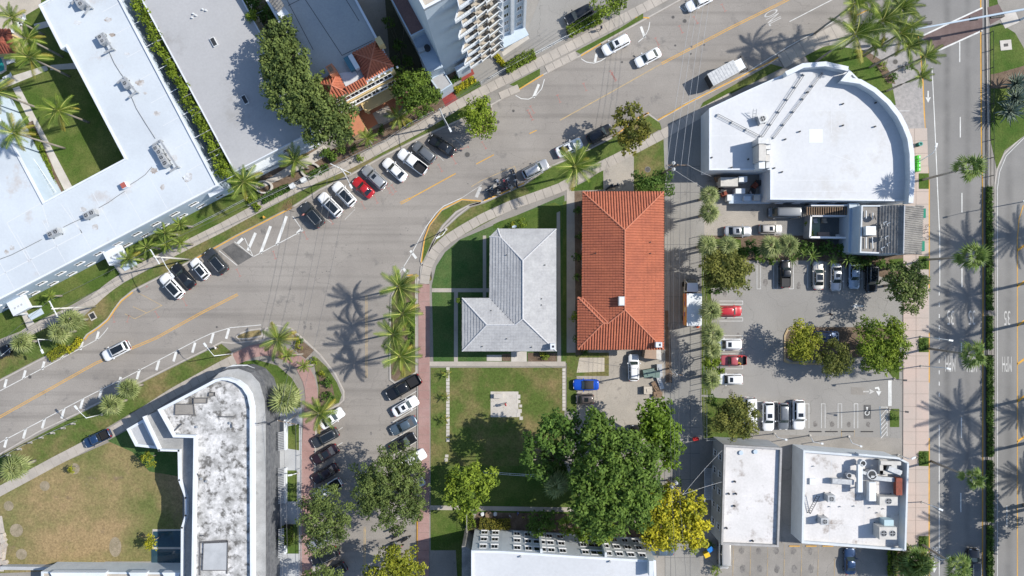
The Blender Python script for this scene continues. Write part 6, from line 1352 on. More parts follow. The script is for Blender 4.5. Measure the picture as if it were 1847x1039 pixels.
for i,(x,y,r,h,m,lab) in enumerate(((590,690,10,.9,L_DEEP,'upper dense shrub in the teardrop bed'),(592,715,11,.9,L_DEEP,'lower dense shrub in the teardrop bed'),(582,676,6,.8,L_GOLD,'small yellowish shrub at the top of the teardrop bed'),(567,651,7,.9,L_BRIGHT,'bright shrub at the tip of the teardrop bed'),(538,625,8,.9,L_GOLD,'shrub in the triangular corner bed beside the brick curve'),(541,612,7,.8,L_DEEP,'dark shrub at the outer corner bed'),
    (940,404,10,1.6,L_BRIGHT,'leafy shrub north of the grey tiled house'),(925,407,7,1.3,L_GOLD,'yellow green shrub next to the satellite dish'),(828,543,4,1.5,L_BRIGHT,'tiny bright shrub at the wing corner of the grey tiled house'),(830,934,8,1.6,L_BRIGHT,'bright round shrub left of the apartment block'),
    (1041,465,8,1.6,L_DEEP,'upper shrub squeezed along the left wall of the orange house'),(1043,500,8,1.6,L_DEEP,'shrub halfway along the left wall of the orange house'),(1036,572,9,1.8,L_BRIGHT,'brighter shrub beside the lower left wing of the orange house'),(1040,610,7,1.4,L_DEEP,'low shrub at the lower left wing of the orange house'),(1042,380,8,1.4,L_DEEP,'top shrub in the passage beside the orange house'),(1044,425,6,1.3,L_DEEP,'small shrub in the passage beside the orange house'),(1055,634,7,1.2,L_DEEP,'shrub at the south west corner of the orange house'),
    (983,641,7,1.0,L_BRIGHT,'bright shrub south of the grey tiled house'),(978,637,5,1.0,L_GOLD,'yellow green shrub against the south wall of the grey tiled house'),(1459,400,6,1.4,L_BRIGHT,'upper bright plant on the green court deck'),(1459,422,6,1.4,L_BRIGHT,'lower bright plant on the green court deck'),(1590,655,8,1.0,L_DEEP,'ground shrub under the bright island tree'),
    (1640,118,9,1.2,L_DEEP,'shrub among the palms on the plaza'),(1592,118,8,1.0,L_BRIGHT,'shrub in the curved plaza bed'),(1608,138,9,1.0,L_DEEP,'darker shrub lower in the curved plaza bed'),(1612,715+37,8,.9,L_DEEP,'reddish green shrub in the small bed at the lot exit'),(650,285,7,1.0,L_BRIGHT,'small shrub by the fence under the large olive tree'),(738,222,8,1.0,L_BRIGHT,'low shrub by the fence near the light pole'),
    (1110,20,8,1.5,L_DEEP,'dark shrub near the hedge end of the car court'),(1222,868,8,1.2,L_DEEP,'dark shrub beside the lower alley pole'),(1252,992,8,1.3,L_BRIGHT,'shrub beside the blue and yellow bins'),(1290,1030,9,1.5,L_BRIGHT,'bright shrub at the bottom left of the lower lot'),(1282,985,6,1.0,L_DEEP,'shrub by the yellow bin'),(112,620,8,.9,L_GOLD,'yellow shrub between the left cabbage palms'))):
    shrub(x,y,r,h,m,lab)
# ---- palms
C='coconut palm '
for (x,y,h,r,yl,lab,lean) in ((22,32,7.5,24,1,C+'at the very top left beside the pool patio',(0,0)),(50,70,8.5,27,1,C+'with a lush head over the pool hut',(0,0)),(55,104,9.6,31,3,C+'with yellow fronds above the courtyard terrace',(0,0)),
    (107,200,7.7,31,2,C+'alone in the middle of the hotel courtyard',(0,0)),(26,240,10.2,30,4,C+'with yellow fronds leaning over the left gallery',(-1.2,.3)),(-10,165,10,32,3,C+'mostly cut off by the left edge of the courtyard',(0,0)),
    (440,328,7.5,30,2,C+'at the corner where the hotel lawn meets the gravel garden',(0,0)),(532,290,7.5,27,3,C+'with a golden frond in the gravel garden',(0,0)),(662,250,4,18,0,C+'small and bright by the fence below the coral patio',(0,0)),(720,212,4,22,9,C+'young and yellow beside the coral patio',(0,0)),
    (232,466,4.5,19,1,C+'short, at the first hotel porch path',(0,0)),(265,446,4.2,17,0,C+'short, second from the left in the hotel front row',(0,0)),(298,420,4.8,17,0,C+'upper left of the cluster at the hotel front',(0,0)),(325,405,4.5,15,0,C+'topmost of the cluster at the hotel front',(0,0)),(300,442,4.5,16,0,C+'middle one of the cluster at the hotel front',(0,0)),(325,438,4.5,16,0,C+'nearest the pavement in the cluster at the hotel front',(0,0)),(91,534,3,10,0,C+'tiny, alone on the hotel lawn near the left porch',(0,0)),
    (720,517,8.2,35,1,C+'topmost on the island in the middle street',(0,0)),(727,566,8.6,32,1,C+'second from the top on the middle street island',(0,0)),(710,603,8.2,30,1,C+'third from the top on the middle street island',(.0,0)),(722,642,8,32,3,C+'lowest on the middle street island',(0,0)),
    (502,612,6.5,32,4,C+'with yellow fronds above the brick curve corner',(0,0)),(518,640,3.5,15,1,C+'small, on the brick curve',(-1.5,.2)),(548,660,3,13,1,C+'smallest, bending over the brick curve',(-1,.1)),(577,745,5.5,31,2,C+'hanging over the white car at the left kerb',(-.8,-.6)),
    (1037,300,9,39,3,C+'large, above the front corner of the orange house',(0,0)),
    (1542,62,9.5,44,3,C+'windblown, leftmost over the street corner plaza',(2.0,1.2)),(1590,38,10,42,2,C+'windblown, tallest over the street corner plaza',(1.5,.8)),(1622,62,9,36,2,C+'third of the windblown group on the plaza',(1,.4)),(1541,8,10.5,34,2,C+'cut by the top edge above the plaza',(1.5,.6)),(1625,15,10,34,1,C+'cut by the top edge right of the plaza group',(1,.3)),
    (1637,85,8.5,26,1,C+'right of the windblown group beside the road edge',(1.6,.5)),(1668,103,8,26,1,C+'leaning to the road at the crosswalk',(2.3,.6)),(1660,138,6.5,19,1,C+'lowest and smallest on the plaza, leaning to the road',(1.9,.5)),(1578,82,5,20,0,C+'small dark one in the shade of the plaza group',(0,0))):
    palm('coco',x,y,h,r,lab,yellow=yl,lean=lean,group='coconut palms',wind=.55 if x>1500 else .2)
for (x,y,h,r,lab) in ((1745,303,11.5,29,'beside the green newspaper boxes'),(1751,463,11.5,29,'over the main road near the dark tiled building'),(1752,640,11.2,28,'over the painted MPH letters'),(1755,863,10.5,25,'over the main road beside the crowded roof block'),(1727,1022,9.5,30,'cut by the bottom edge of the main road')):
    palm('wash',x,y,h,r*.92,'tall fan palm head '+lab,group='tall fan palms along the main road',trunk=.17)
for (x,y,h,r,lab) in ((128,578,4.5,24,'larger one by the storm drain at the left bend'),(108,600,4.2,22,'partly behind another at the left bend'),(42,618,4.2,22,'farthest left beside the street lamp'),(233,700,4.2,21,'right one of the pair on the southern verge'),(203,729,4.2,22,'left one of the pair on the southern verge'),(30,843,4.5,27,'big yellowish one near the bike racks'),(514,720,5.5,30,'large one beside the art deco corner'),
    (1278,353,5.5,20,'upper of two by the alley behind the shop'),(1278,384,5.5,21,'lower of two by the alley behind the shop'),(1275,442,6,21,'left of two above the brownish tree'),(1311,443,6,20,'right of two above the brownish tree'),(1391,445,6,23,'left of two above the parked black truck'),(1421,442,6,22,'right of two above the parked black truck'),
    (1281,560,5.5,22,'beside the red car and the orange lorry'),(1285,602,5.5,23,'beside the upper white car of the hedge row'),(1282,685,5.2,20,'lowest of the hedge row'),(1284,632,4.8,18,'between the two white cars of the hedge row')):
    palm('sabal',x,y,h,r,'round cabbage palm, '+lab,group='round cabbage palms',trunk=.2)
tree([(1283,650,16),(1286,668,15),(1282,620,14)],4.6,L_BAMBOO,'bushy yellow green growth between the palms of the hedge row',leaf=.2,trunk=.1,clump=.5)
for (x,y,h,r,lab) in ((1650,1015,4,32,'dark spiky fan palm clump at the corner of the lower lot'),): palm('wash',x,y,h,r,lab,m=F_WASH,trunk=.2,nf=40)
for (x,y,r,lab) in ((1828,152,25,'top silver blue spiky plant in the median mulch'),(1828,178,28,'middle silver blue spiky plant in the median mulch'),(1818,202,27,'lowest silver blue spiky plant in the median lawn'),(1850,190,22,'silver blue spiky plant cut by the right edge')):
    palm('blade',x,y,1.4,r,lab,group='silver spiky plants',name='silver_agave',cat='agave',trunk=.15,nf=60)
# young plants in the vacant lawn
for x,y,lab in ((806,675,'topmost of three little yellow green plants in the vacant lawn'),(804,717,'middle one of three little yellow green plants in the vacant lawn'),(802,757,'lowest of three little yellow green plants in the vacant lawn')):
    palm('coco',x,y,1.0,9,lab,nf=12,group='little plants in the vacant lawn',name='young_palm',yellow=4)
for x,y,r,h,lab in ((1445-80,458,0,0,''),(1428,468,10,2.2,'banana like plant left of the black truck bay'),(1465,462,12,2.6,'broad leaved plant at the head of the silver car bay'),(1500,470,10,2.4,'broad leaved plant at the head of the blue grey car bay'),(1528,468,12,2.8,'large leaved plant above the silver blue car'),(1450,458,9,2.4,'broad leaved plant beside the two cabbage palms'),(1545,480,9,2.2,'large leaved plant touching the silver blue car')):
    if r: palm('blade',x,y,h,r*1.4,lab,m=F_WASH,nf=16,name='banana_plant',cat='plant',trunk=.08)
# tall date palms standing just beyond the right hand edge: their crowns throw the star shaped shadows on the road
SL=1/math.tan(R(SUN_EL))
for i,(sx,sy,h,r) in enumerate(((1748,440,12,58),(1752,533,12.5,50),(1737,608,12.5,56),(1735,746,12.5,62),(1752,822,12,54),(1737,945,12.5,62),(1840,425,12,56),(1845,745,11,42),(1850,860,11,46))):
    gx,gy=P(sx,sy); L_=h*SL; palm('date',0,0,h,r,'tall date palm beyond the right edge of the main road',group='tall date palms beyond the main road',trunk=.26,at=(gx+L_*SUN_DIR[0],gy+L_*SUN_DIR[1]))
tree([(1905,900,40),(1920,950,50),(1900,1000,40),(1910,860,30)],10,L_OLIVE,'broad tree standing beyond the right edge near the bottom',leaf=.24,trunk=.3)
# ================================================================= VEHICLES
def paint(name,c,metal=.25): return mat('paint_'+name,c,fa=0,rough=.32,metal=metal,spec=.5,coat=.7)
PA={k:paint(k,*v) for k,v in dict(white=((.72,.73,.74),0),silver=((.42,.43,.44),.5),grey=((.17,.18,.19),.4),dark=((.05,.055,.06),.4),black=((.014,.015,.017),.3),red=((.42,.015,.02),.1),rose=((.36,.07,.08),0),
    blue=((.01,.08,.50),.2),navy=((.02,.05,.12),.3),steel=((.10,.14,.18),.4),skyblue=((.30,.38,.48),.4),maroon=((.028,.012,.015),.3),champagne=((.50,.47,.43),.3),brown=((.12,.10,.09),.3)).items()}
CGLASS=mat('car_glass',(.012,.016,.02),fa=0,rough=.05,spec=.8)
CGLASS2=mat('car_windscreen',(.03,.045,.045),fa=0,rough=.05,spec=.8)
LAMPW=mat('headlamp_lens',(.55,.56,.58),fa=0,rough=.15,spec=.7); LAMPR=mat('tail_lamp_lens',(.30,.01,.012),fa=0,rough=.2)
TRIM=mat('black_plastic',(.02,.02,.022),fa=0,rough=.5); RIM=mat('alloy_rim',(.30,.30,.31),fa=0,rough=.3,metal=.6)
CLOTH=mat('soft_top_cloth',(.035,.035,.037),fa=.15,rough=.9)
#          L    W    H   belt hood  wb   wt   rr   rb   (x as fractions of half length: windscreen base/top, roof end, rear glass base)
KIND=dict(sedan=(4.75,1.84,1.45,.93,.80,.42,.12,-.42,-.72), suv=(4.75,1.92,1.72,1.06,.96,.44,.20,-.82,-.93), hatch=(4.15,1.78,1.5,.95,.84,.46,.18,-.76,-.92),
          pickup=(5.75,1.98,1.85,1.12,1.04,.46,.26,-.20,-.27), van=(5.9,2.02,2.3,1.25,1.02,.80,.56,-.95,-.985), tiny=(2.7,1.62,1.52,.95,.86,.66,.30,-.80,-.95),
          convertible=(4.45,1.88,1.36,.92,.80,.34,.10,-.36,-.62), coupe=(4.6,1.9,1.36,.90,.78,.36,.05,-.38,-.74))
CM={}
def car_parts(kind, feat):
    key=(kind,feat)
    if key in CM: return CM[key]
    L,Wd,H,belt,hood,wb,wt,rr_,rb=KIND[kind]; l=L/2; w=Wd/2; out=[]
    def hw(x):
        a=abs(x)/l; return w*(1-.30*max(0,(a-.80)/.20)**2.0) if a<1 else w*.70
    def deck(x):
        f=x/l
        if f>wb: return hood-.10*max(0,(f-wb)/(1-wb))**1.6-(.09 if f>.97 else 0)
        if f>wb-.1: return hood+(belt-hood)*(wb-f)/.1
        if f<rb and kind not in('suv','van','hatch','tiny'): return belt-.02-(.10 if f<-.96 else 0)
        return belt-(.08 if f<-.97 else 0)
    xs=[l*f for f in (-1,-.985,-.95,-.9,-.82,-.7,-.5,-.25,0,.2,.4,.5,.65,.8,.88,.94,.98,1)]
    bed=kind=='pickup'; bx0,bx1=(-.96*l,-.31*l)
    g=G(); secs=[]
    for x in xs:
        a=hw(x); z=deck(x); e=.12 if abs(x)>l*.98 else 0; n=[(-a*.90,.24+e),(-a,.42+e*.5),(-a*1.0,z*.70),(-a*.965,z-.07),(-a*.86,z),(-a*.4,z+.035),(0,z+.045)]
        secs.append([(x,p,q) for p,q in n]+[(x,-p,q) for p,q in n[-2::-1]])
    m=len(secs[0]); vs=[v for s in secs for v in s]; fs=[]
    for i in range(len(secs)-1):
        mid=(xs[i]+xs[i+1])/2
        for j in range(m-1):
            if bed and bx0<mid<bx1 and 4<=j<=m-6: continue
            fs.append((i*m+j,(i+1)*m+j,(i+1)*m+j+1,i*m+j+1))
    fs.append(tuple(range(m-1,-1,-1))); fs.append(tuple(range((len(xs)-1)*m,len(xs)*m)))
    for i in range(len(secs)-1): fs.append((i*m,i*m+m-1,(i+1)*m+m-1,(i+1)*m))
    g.add(vs,fs)
    # cabin shell
    z0,z1=belt-.03,H; xa,xb,xc,xd=wb*l,wt*l,rr_*l,rb*l; a0=.86*w; a1=.66*w if kind!='van' else .78*w
    if kind in('suv','pickup'): a1=.70*w
    if kind!='convertible':
        lv=[(z0,xa,xd,a0),(z1-.10,xb+.10,xc-.06,a1+.05),(z1-.02,xb-.05,xc+.08,a1-.05),(z1+.01,xb-.3,xc+.3,a1-.25)]
        vs=[]
        for z,x1,x0,a in lv: vs+=[(x1,-a*.93,z),(x1,a*.93,z),((x1+x0)/2,a,z),(x0,a*.93,z),(x0,-a*.93,z),((x1+x0)/2,-a,z)]
        fs=[(k*6+i,k*6+(i+1)%6,(k+1)*6+(i+1)%6,(k+1)*6+i) for k in range(3) for i in range(6)]+[tuple(range(18,24))]
        g.add(vs,fs)
    out.append(('body',g.mesh('body',PA['white'],True),'P',None))
    # glass, 15 mm proud
    def quad(name,pts,mt,off=.018,inset=.07):
        pts=[Vector(p) for p in pts]; c=sum(pts,Vector())/4; nn=(pts[1]-pts[0]).cross(pts[2]-pts[1]).normalized()
        if nn.dot(c-Vector((0,0,belt-.4)))<0: nn=-nn; pts=pts[::-1]
        q=[c+(p-c)*(1-inset)+nn*off for p in pts]; b=[c+(p-c)*(1-inset)-nn*.02 for p in pts]; k=G()
        k.add([tuple(v) for v in q+b],[(0,1,2,3),(0,4,5,1),(1,5,6,2),(2,6,7,3),(3,7,4,0)]); out.append((name,k.mesh(name,mt),None,None))
    zt=z1-.10; A1=a1+.05; b_=.93
    if kind=='convertible':
        k=G(); vs=[]
        for z,x1,x0,a in ((z0,xa-.25,xd,a0),(z1-.08,xb,xc,a1+.02),(z1,xb-.15,xc+.1,a1-.15)): vs+=[(x1,-a,z),(x1,a,z),(x0,a*.93,z),(x0,-a*.93,z)]
        k.add(vs,[(q*4+i,q*4+(i+1)%4,(q+1)*4+(i+1)%4,(q+1)*4+i) for q in range(2) for i in range(4)]+[(8,9,10,11)]); out.append(('soft_top',k.mesh('soft_top',CLOTH,True),None,None))
        quad('windscreen',[(xa,-a0*b_,z0),(xa,a0*b_,z0),(xb+.1,A1*b_,zt),(xb+.1,-A1*b_,zt)],CGLASS2,.03)
    else:
        quad('windscreen',[(xa,-a0*b_,z0),(xa,a0*b_,z0),(xb+.1,A1*b_,zt),(xb+.1,-A1*b_,zt)],CGLASS2)
        quad('rear_window',[(xd,a0*b_,z0+.03),(xd,-a0*b_,z0+.03),(xc-.06,-A1*b_,zt),(xc-.06,A1*b_,zt)],CGLASS)
        for s in (1,-1):
            xm0=(xa+xd)/2; xm1=(xb+.1+xc-.06)/2
            for p0,p1,q0,q1 in (((xa-.1,b_),(xm0,1),(xb+.04,b_),(xm1,1)),((xm0,1),(xd+.05,b_),(xm1,1),(xc,b_))):
                quad('side_window',[(p0[0],s*a0*p0[1],z0+.05),(p1[0],s*a0*p1[1],z0+.05),(q1[0],s*A1*q1[1],zt),(q0[0],s*A1*q0[1],zt)],CGLASS,.016,.09)
        if feat in ('sun','pano'):
            x1,x0,a=(xb-.25,xb-.85,a1*.62) if feat=='sun' else (xb-.12,xc+.22,a1*.80)
            k=G(); k.prism([(x1,-a),(x1,a),(x0,a*.97),(x0,-a*.97)],z1-.03,z1+.028); out.append(('sunroof' if feat=='sun' else 'glass_roof',k.mesh('sunroof',CGLASS),None,None))
        if feat=='rack' or (kind=='suv' and feat!='norack'):
            for s in (1,-1):
                k=G(); k.tube([(xb-.2,s*a1*.93,z1+.03),((xb+xc)/2,s*a1*.96,z1+.06),(xc+.1,s*a1*.93,z1+.03)],.025,5); out.append(('roof_rail',k.mesh('roof_rail',METAL if kind=='suv' else TRIM),None,None))
    if bed:
        k=G(); a=w*.80; zb=.72; k.add([(bx0,-a,zb),(bx1,-a,zb),(bx1,a,zb),(bx0,a,zb),(bx0,-a,belt),(bx1,-a,belt),(bx1,a,belt),(bx0,a,belt)],[(0,1,2,3),(0,4,5,1),(1,5,6,2),(2,6,7,3),(3,7,4,0)]); out.append(('cargo_bed',k.mesh('cargo_bed',TRIM),None,None))
        if feat=='cover': k=G(); k.box(bx0+.05,bx1-.05,-a,a,belt-.12,belt-.04); out.append(('bed_cover',k.mesh('bed_cover',TRIM),None,None))
    for s in (1,-1):
        k=G(); k.box(l*.90,l*.985,s*hw(l*.93)*.62-.16,s*hw(l*.93)*.62+.16,hood-.27,hood-.10); out.append(('headlight',k.mesh('headlight',LAMPW),None,None))
        k=G(); y=s*hw(-l*.95)*.80; k.box(-l*1.003,-l*.955,y-.14,y+.14,belt-.34,belt-.09); out.append(('tail_light',k.mesh('tail_light',LAMPR),None,None))
        k=G(); k.box(xa-.36,xa-.20,s*(w+.02) if s>0 else s*(w+.20),s*(w+.20) if s>0 else s*(w+.02),belt-.08,belt+.08); out.append(('mirror',k.mesh('mirror',PA['white']),'P',None))
    for fx in (.62,-.60):
        for s in (1,-1):
            k=G(); k.wheel((l*fx,s*(w-.12),.33),.33,.25,14); me=k.mesh('wheel',BLACK,True); k=G(); k.wheel((l*fx,s*(w+.008),.33),.21,.02,10); out.append(('wheel',me,None,k.mesh('rim',RIM)))
    CM[key]=out; return out
CARG='cars parked or driving in the streets and lots'
NAMEK=dict(sedan='sedan',suv='suv',hatch='hatchback',pickup='pickup_truck',van='van',tiny='microcar',convertible='convertible',coupe='coupe')
def car(x,y,ang,kind,col,label,L=None,feat='',h=0.0,roof=None):
    hh=KIND[kind][2]; c=P(x,y,hh*.6); t=thing(NAMEK[kind],(c[0],c[1],h),label,{'suv':'car','sedan':'car','hatch':'car','tiny':'car','convertible':'car','coupe':'car','pickup':'pickup truck','van':'van'}[kind],CARG,rz=R(ang))
    s=(L/KIND[kind][0]) if L else 1.0
    for nm,me,mk,sub in car_parts(kind,feat):
        o=inst(nm,me,t,(0,0,0),(0,0,0),(s,s**.5,1),PA[col] if mk=='P' else None)
        if sub is not None: inst('rim',sub,o)
    return t
N='on the north kerb '
for a in (
 (563,387,131,'suv','dark','dark grey car, first of the angled row '+N+'after the hatched box',None,'pano'),(595,369,135,'suv','white','white car with black roof, second of the angled row on the north kerb',None,'pano'),(620,350,133,'suv','white','white car with long black roof next to the small red car',None,'pano'),
 (655,338,137,'coupe','red','small red coupe in the angled row on the north kerb',4.1,''),(675,319,137,'suv','silver','grey car with a dark sunroof right of the small red coupe',None,'sun'),(712,306,138,'sedan','white','white sedan left of the white pickup truck',None,''),
 (744,291,143,'pickup','white','white pickup truck with an open dark bed in the angled row',5.6,''),(765,274,140,'suv','grey','dark grey car between the white pickup and the black sedan',4.4,'norack'),(797,262,147,'sedan','black','black sedan at the right end of the angled row',4.8,''),
 (389,471,130,'suv','dark','dark estate car next to the dark asphalt patch',None,'pano'),(360,485,130,'hatch','white','white small car with black roof between two dark cars',3.9,'pano'),(330,498,131,'sedan','black','black sedan beside the lamp post on the north kerb',4.9,''),(309,516,133,'suv','white','white car at the left end of the north kerb bays',None,'pano'),
 (208,633,207,'suv','white','white car driving left along the yellow centre line',None,'pano'),
 (728,699,210,'pickup','black','black pickup truck backed to the red walk',6.3,''),(731,733,30,'sedan','white','white sedan with sunroof below the black pickup',None,'sun'),(728,768,207,'sedan','steel','steel blue sedan below the white sedan with sunroof',None,''),(727,799,30,'sedan','black','black shiny sedan partly under the wide olive tree',None,''),(745,829,30,'sedan','white','white car under the upper edge of the wide olive tree',None,''),(742,877,28,'suv','silver','silver car almost hidden under the wide olive tree',None,''),
 (598,755,35,'sedan','white','white sedan with sunroof below the overhanging palm',4.6,'sun'),(586,790,208,'suv','dark','dark grey car with black roof, second on the left kerb',4.7,'pano'),(586,820,210,'sedan','maroon','very dark maroon sedan, third on the left kerb',None,'pano'),(586,855,210,'sedan','maroon','dark sedan, fourth on the left kerb just above the tree',None,''),
 (590,884,212,'pickup','white','white pickup half covered by the olive tree on the left kerb',5.2,''),(578,975,212,'sedan','silver','silver sedan under the lower edge of the olive tree',None,''),(586,1005,208,'suv','black','black car on the left kerb near the bottom',None,'pano'),(601,1034,210,'suv','dark','dark car with roof rails cut by the bottom edge',None,''),
 (1111,80,208,'suv','white','white car with sunroof parked below the verge on the north kerb',4.9,'sun'),(1169,103,207,'sedan','white','white sedan driving left in the upper street',4.6,''),(1262,2,207,'sedan','white','white car cut by the top edge of the street',None,''),(1044,26,207,'suv','black','black car in the car court behind the hedge',4.9,'norack'),
 (966,305,27,'hatch','silver','silver estate car right of the parked scooters',4.7,'rack'),(1027,266,25,'coupe','white','white coupe partly under the large coconut palm',4.7,'sun'),(1082,241,28,'suv','black','black car beside the golden brown tree',4.5,'norack'),
 (1415,383,180,'van','grey','grey minivan against the back wall of the curved shop',5.1,''),(1331,417,0,'sedan','silver','silver saloon with sunroof behind the curved shop',4.6,'sun'),(1390,413,0,'hatch','champagne','pale small car with two black roof panels',3.9,'sun'),
 (1417,494,90,'pickup','black','black truck in the upper lot row',4.6,'cover'),(1476,497,90,'sedan','champagne','pearl white sedan with dark roof in the upper lot row',4.7,'pano'),(1508,500,270,'sedan','silver','grey silver sedan in the upper lot row',4.7,'sun'),(1541,497,270,'coupe','skyblue','pale blue silver car in the upper lot row',4.5,''),(1573,502,270,'suv','black','black car in the upper lot row half under the airy tree',None,'pano'),
 (1316,561,0,'hatch','red','bright red car beside the hedge row',4.1,'norack'),(1313,621,180,'suv','white','white car with roof panels, upper of the hedge row cars',4.6,'sun'),(1323,650,180,'pickup','rose','faded red pickup with tools in its bed',4.4,''),(1316,684,180,'suv','white','white car with sunroof, lowest beside the hedge row',4.3,'sun'),
 (1353,748,270,'van','white','white van behind the brownish tree at the lot corner',5.7,''),(1386,751,270,'hatch','white','white car with sunroof right of the white van',4.9,'sun'),(1413,751,270,'hatch','grey','dark grey car between two white ones in the lower lot row',4.5,''),(1441,748,270,'suv','white','white car with sunroof at the right of the lower lot row',5.0,'sun'),
 (1143,663,90,'hatch','white','white car parked on the rear driveway behind the orange house',4.5,'rack'),(1057,694,180,'convertible','blue','bright blue convertible with black soft top on the rear driveway',4.3,''),(1055,720,180,'tiny','brown','very short dark car beside the blue convertible',3.0,'sun'),
 (1533,1012,90,'coupe','navy','dark blue car in the palm shadow of the lower lot',4.4,''),(1758,1018,90,'suv','black','black car driving at the bottom of the main road',5.0,'pano'),(1307,1001,270,'van','champagne','grey white van at the left end of the lower lot',4.9,''),(1490,607,0,'suv','navy','dark blue car hidden between the island trees',4.4,''),(1147,791,90,'suv','black','black car under the huge tree at the end of the driveway',4.5,'sun'),(1192,993,180,'sedan','steel','dark blue car poking out under the yellow flowered tree',4.3,''),
 (175,791,205,'pickup','navy','small blue pickup truck on the path by the club lawn',4.6,''),(-8,640,27,'suv','black','black car cut off by the left edge below the pavement',4.6,'')):
    hgt=0.0
    x,y=a[0],a[1]
    if x>1270 and 360<y<800: hgt=.165
    if x>1270 and y>970 and x<1650: hgt=.175
    if 1022<x<1165 and 640<y<800: hgt=.15
    if (x,y)==(1044,26) or x==175 or x==1192: hgt=.16
    car(a[0],a[1],a[2],a[3],a[4],a[5].replace(N,''),a[6],a[7],hgt)
# tools in the faded red pickup
for i,(x,y,c) in enumerate(((1335,642,(.5,.03,.03)),(1328,646,(.6,.55,.5)),(1333,655,(.5,.25,.05)))):
    g=G(); p=P(x,y,.9); g.obox(p,.7-.2*i,.3+.1*i,.92,1.2,.5*i); g.cyl((p[0]+.1,p[1]-.1),.12,1.2,1.35,8); o=g.obj('tool_box',mat('tool_%d'%i,c,fa=.1)); tag(o,('red container in the bed of the faded red pickup','pale bundle in the bed of the faded red pickup','orange brown tool in the bed of the faded red pickup')[i],'tools')
# lorries
def lorry(x,y,ang,L,Wd,H,label,side,roof,cabcol,h=0.0,cabw=2.1):
    c=P(x,y,H*.8); t=thing('box_lorry',(c[0],c[1],h),label,'lorry','box lorries',rz=R(ang)); bl=L*.70; x0=-L/2; x1=x0+bl
    g=G(); g.box(x0,x1,-Wd/2,Wd/2,.95,H-.03); g.obj('cargo_box',side,t)
    g=G(); g.box(x0-.02,x1+.02,-Wd/2-.02,Wd/2+.02,H-.03,H+.02); g.obj('box_roof',roof,t)
    g=G(); g.box(x0-.04,x0-.0,-Wd/2+.1,Wd/2-.1,1.0,H-.2); g.obj('rear_door',DARK if side is not roof else METALW,t)
    for i in range(9): g=G(); xx=x0+bl*(i+.5)/9; g.box(xx-.025,xx+.025,-Wd/2+.05,Wd/2-.05,H+.02,H+.045); g.obj('roof_rib',roof,t)
    g=G(); ca,cb=x1+.25,L/2; z=2.3; g.add([(ca,-cabw/2,.5),(cb,-cabw/2*.92,.5),(cb,cabw/2*.92,.5),(ca,cabw/2,.5),(ca,-cabw/2,1.3),(cb,-cabw/2*.92,1.25),(cb,cabw/2*.92,1.25),(ca,cabw/2,1.3),(ca,-cabw/2*.9,z),(cb-.55,-cabw/2*.82,z),(cb-.55,cabw/2*.82,z),(ca,cabw/2*.9,z)],
        [(3,2,1,0),(0,1,5,4),(1,2,6,5),(2,3,7,6),(3,0,4,7),(4,5,9,8),(5,6,10,9),(6,7,11,10),(7,4,8,11),(8,9,10,11)]); g.obj('cab',cabcol,t)
    g=G(); g.add([(cb+.01,-cabw/2*.84,1.33),(cb+.01,cabw/2*.84,1.33),(cb-.50,cabw/2*.74,z-.08),(cb-.50,-cabw/2*.74,z-.08),(cb-.08,-cabw/2*.84,1.33),(cb-.08,cabw/2*.84,1.33)],[(0,1,2,3),(0,4,5,1)]); g.obj('windscreen',CGLASS2,t)
    for s in (-1,1): g=G(); g.add([(ca+.2,s*cabw/2*1.0,1.35),(cb-.25,s*cabw/2*.92,1.35),(cb-.62,s*cabw/2*.86,z-.1),(ca+.2,s*cabw/2*.92,z-.1)],[(0,1,2,3)]); g.obj('side_window',CGLASS,t)
    g=G(); g.box(x0+.2,cb-.3,-.45,.45,.5,.95); g.obj('chassis',TRIM,t)
    for fx in (x0+bl*.22,cb-.75):
        for s in (-1,1): g=G(); g.wheel((fx,s*(Wd/2-.2),.45),.45,.3,14); g.obj('wheel',BLACK,t)
    for s in (-1,1): g=G(); g.box(cb-.25,cb-.1,s*(cabw/2+.12)-.1,s*(cabw/2+.12)+.1,1.4,1.9); g.obj('mirror',TRIM,t)
    return t
orange=mat('lorry_orange_print',(.60,.13,.06),(.55,.35,.10),big=.45,fa=.1,rough=.5)
lt=lorry(1250,546,90,7.6,2.45,3.4,'orange sided box lorry with a white cab parked in the alley',orange,METALW,PA['white'],.17)
for k,(u,v) in enumerate(((-.2,1.9),(-1.2,2.2),(-2.0,1.8),(-2.9,2.3))):
    g=G(); g.add([(u-.35,1.235,v-.3),(u+.35,1.235,v-.2),(u+.45,1.235,v+.35),(u-.25,1.235,v+.25)],[(0,1,2,3)]); g.obj('side_print',mat('print_%d'%k,((.12,.03,.25),(.75,.7,.6),(.12,.03,.25),(.7,.4,.1))[k],fa=0),lt)
g=G(); c=P(1260,589,.7); g.cyl(c,.32,.17,.2,10); g.cyl(c,.2,.2,.85,10,.06); o=g.obj('traffic_cone',mat('cone_orange',(.65,.12,.03),fa=0)); tag(o,'orange traffic cone behind the orange sided lorry','cone')
wl_=lorry(1313,128,28.5,7.0,2.2,3.0,'white box lorry parked by the verge of the curved shop',METALB,METAL,PA['white'],0)
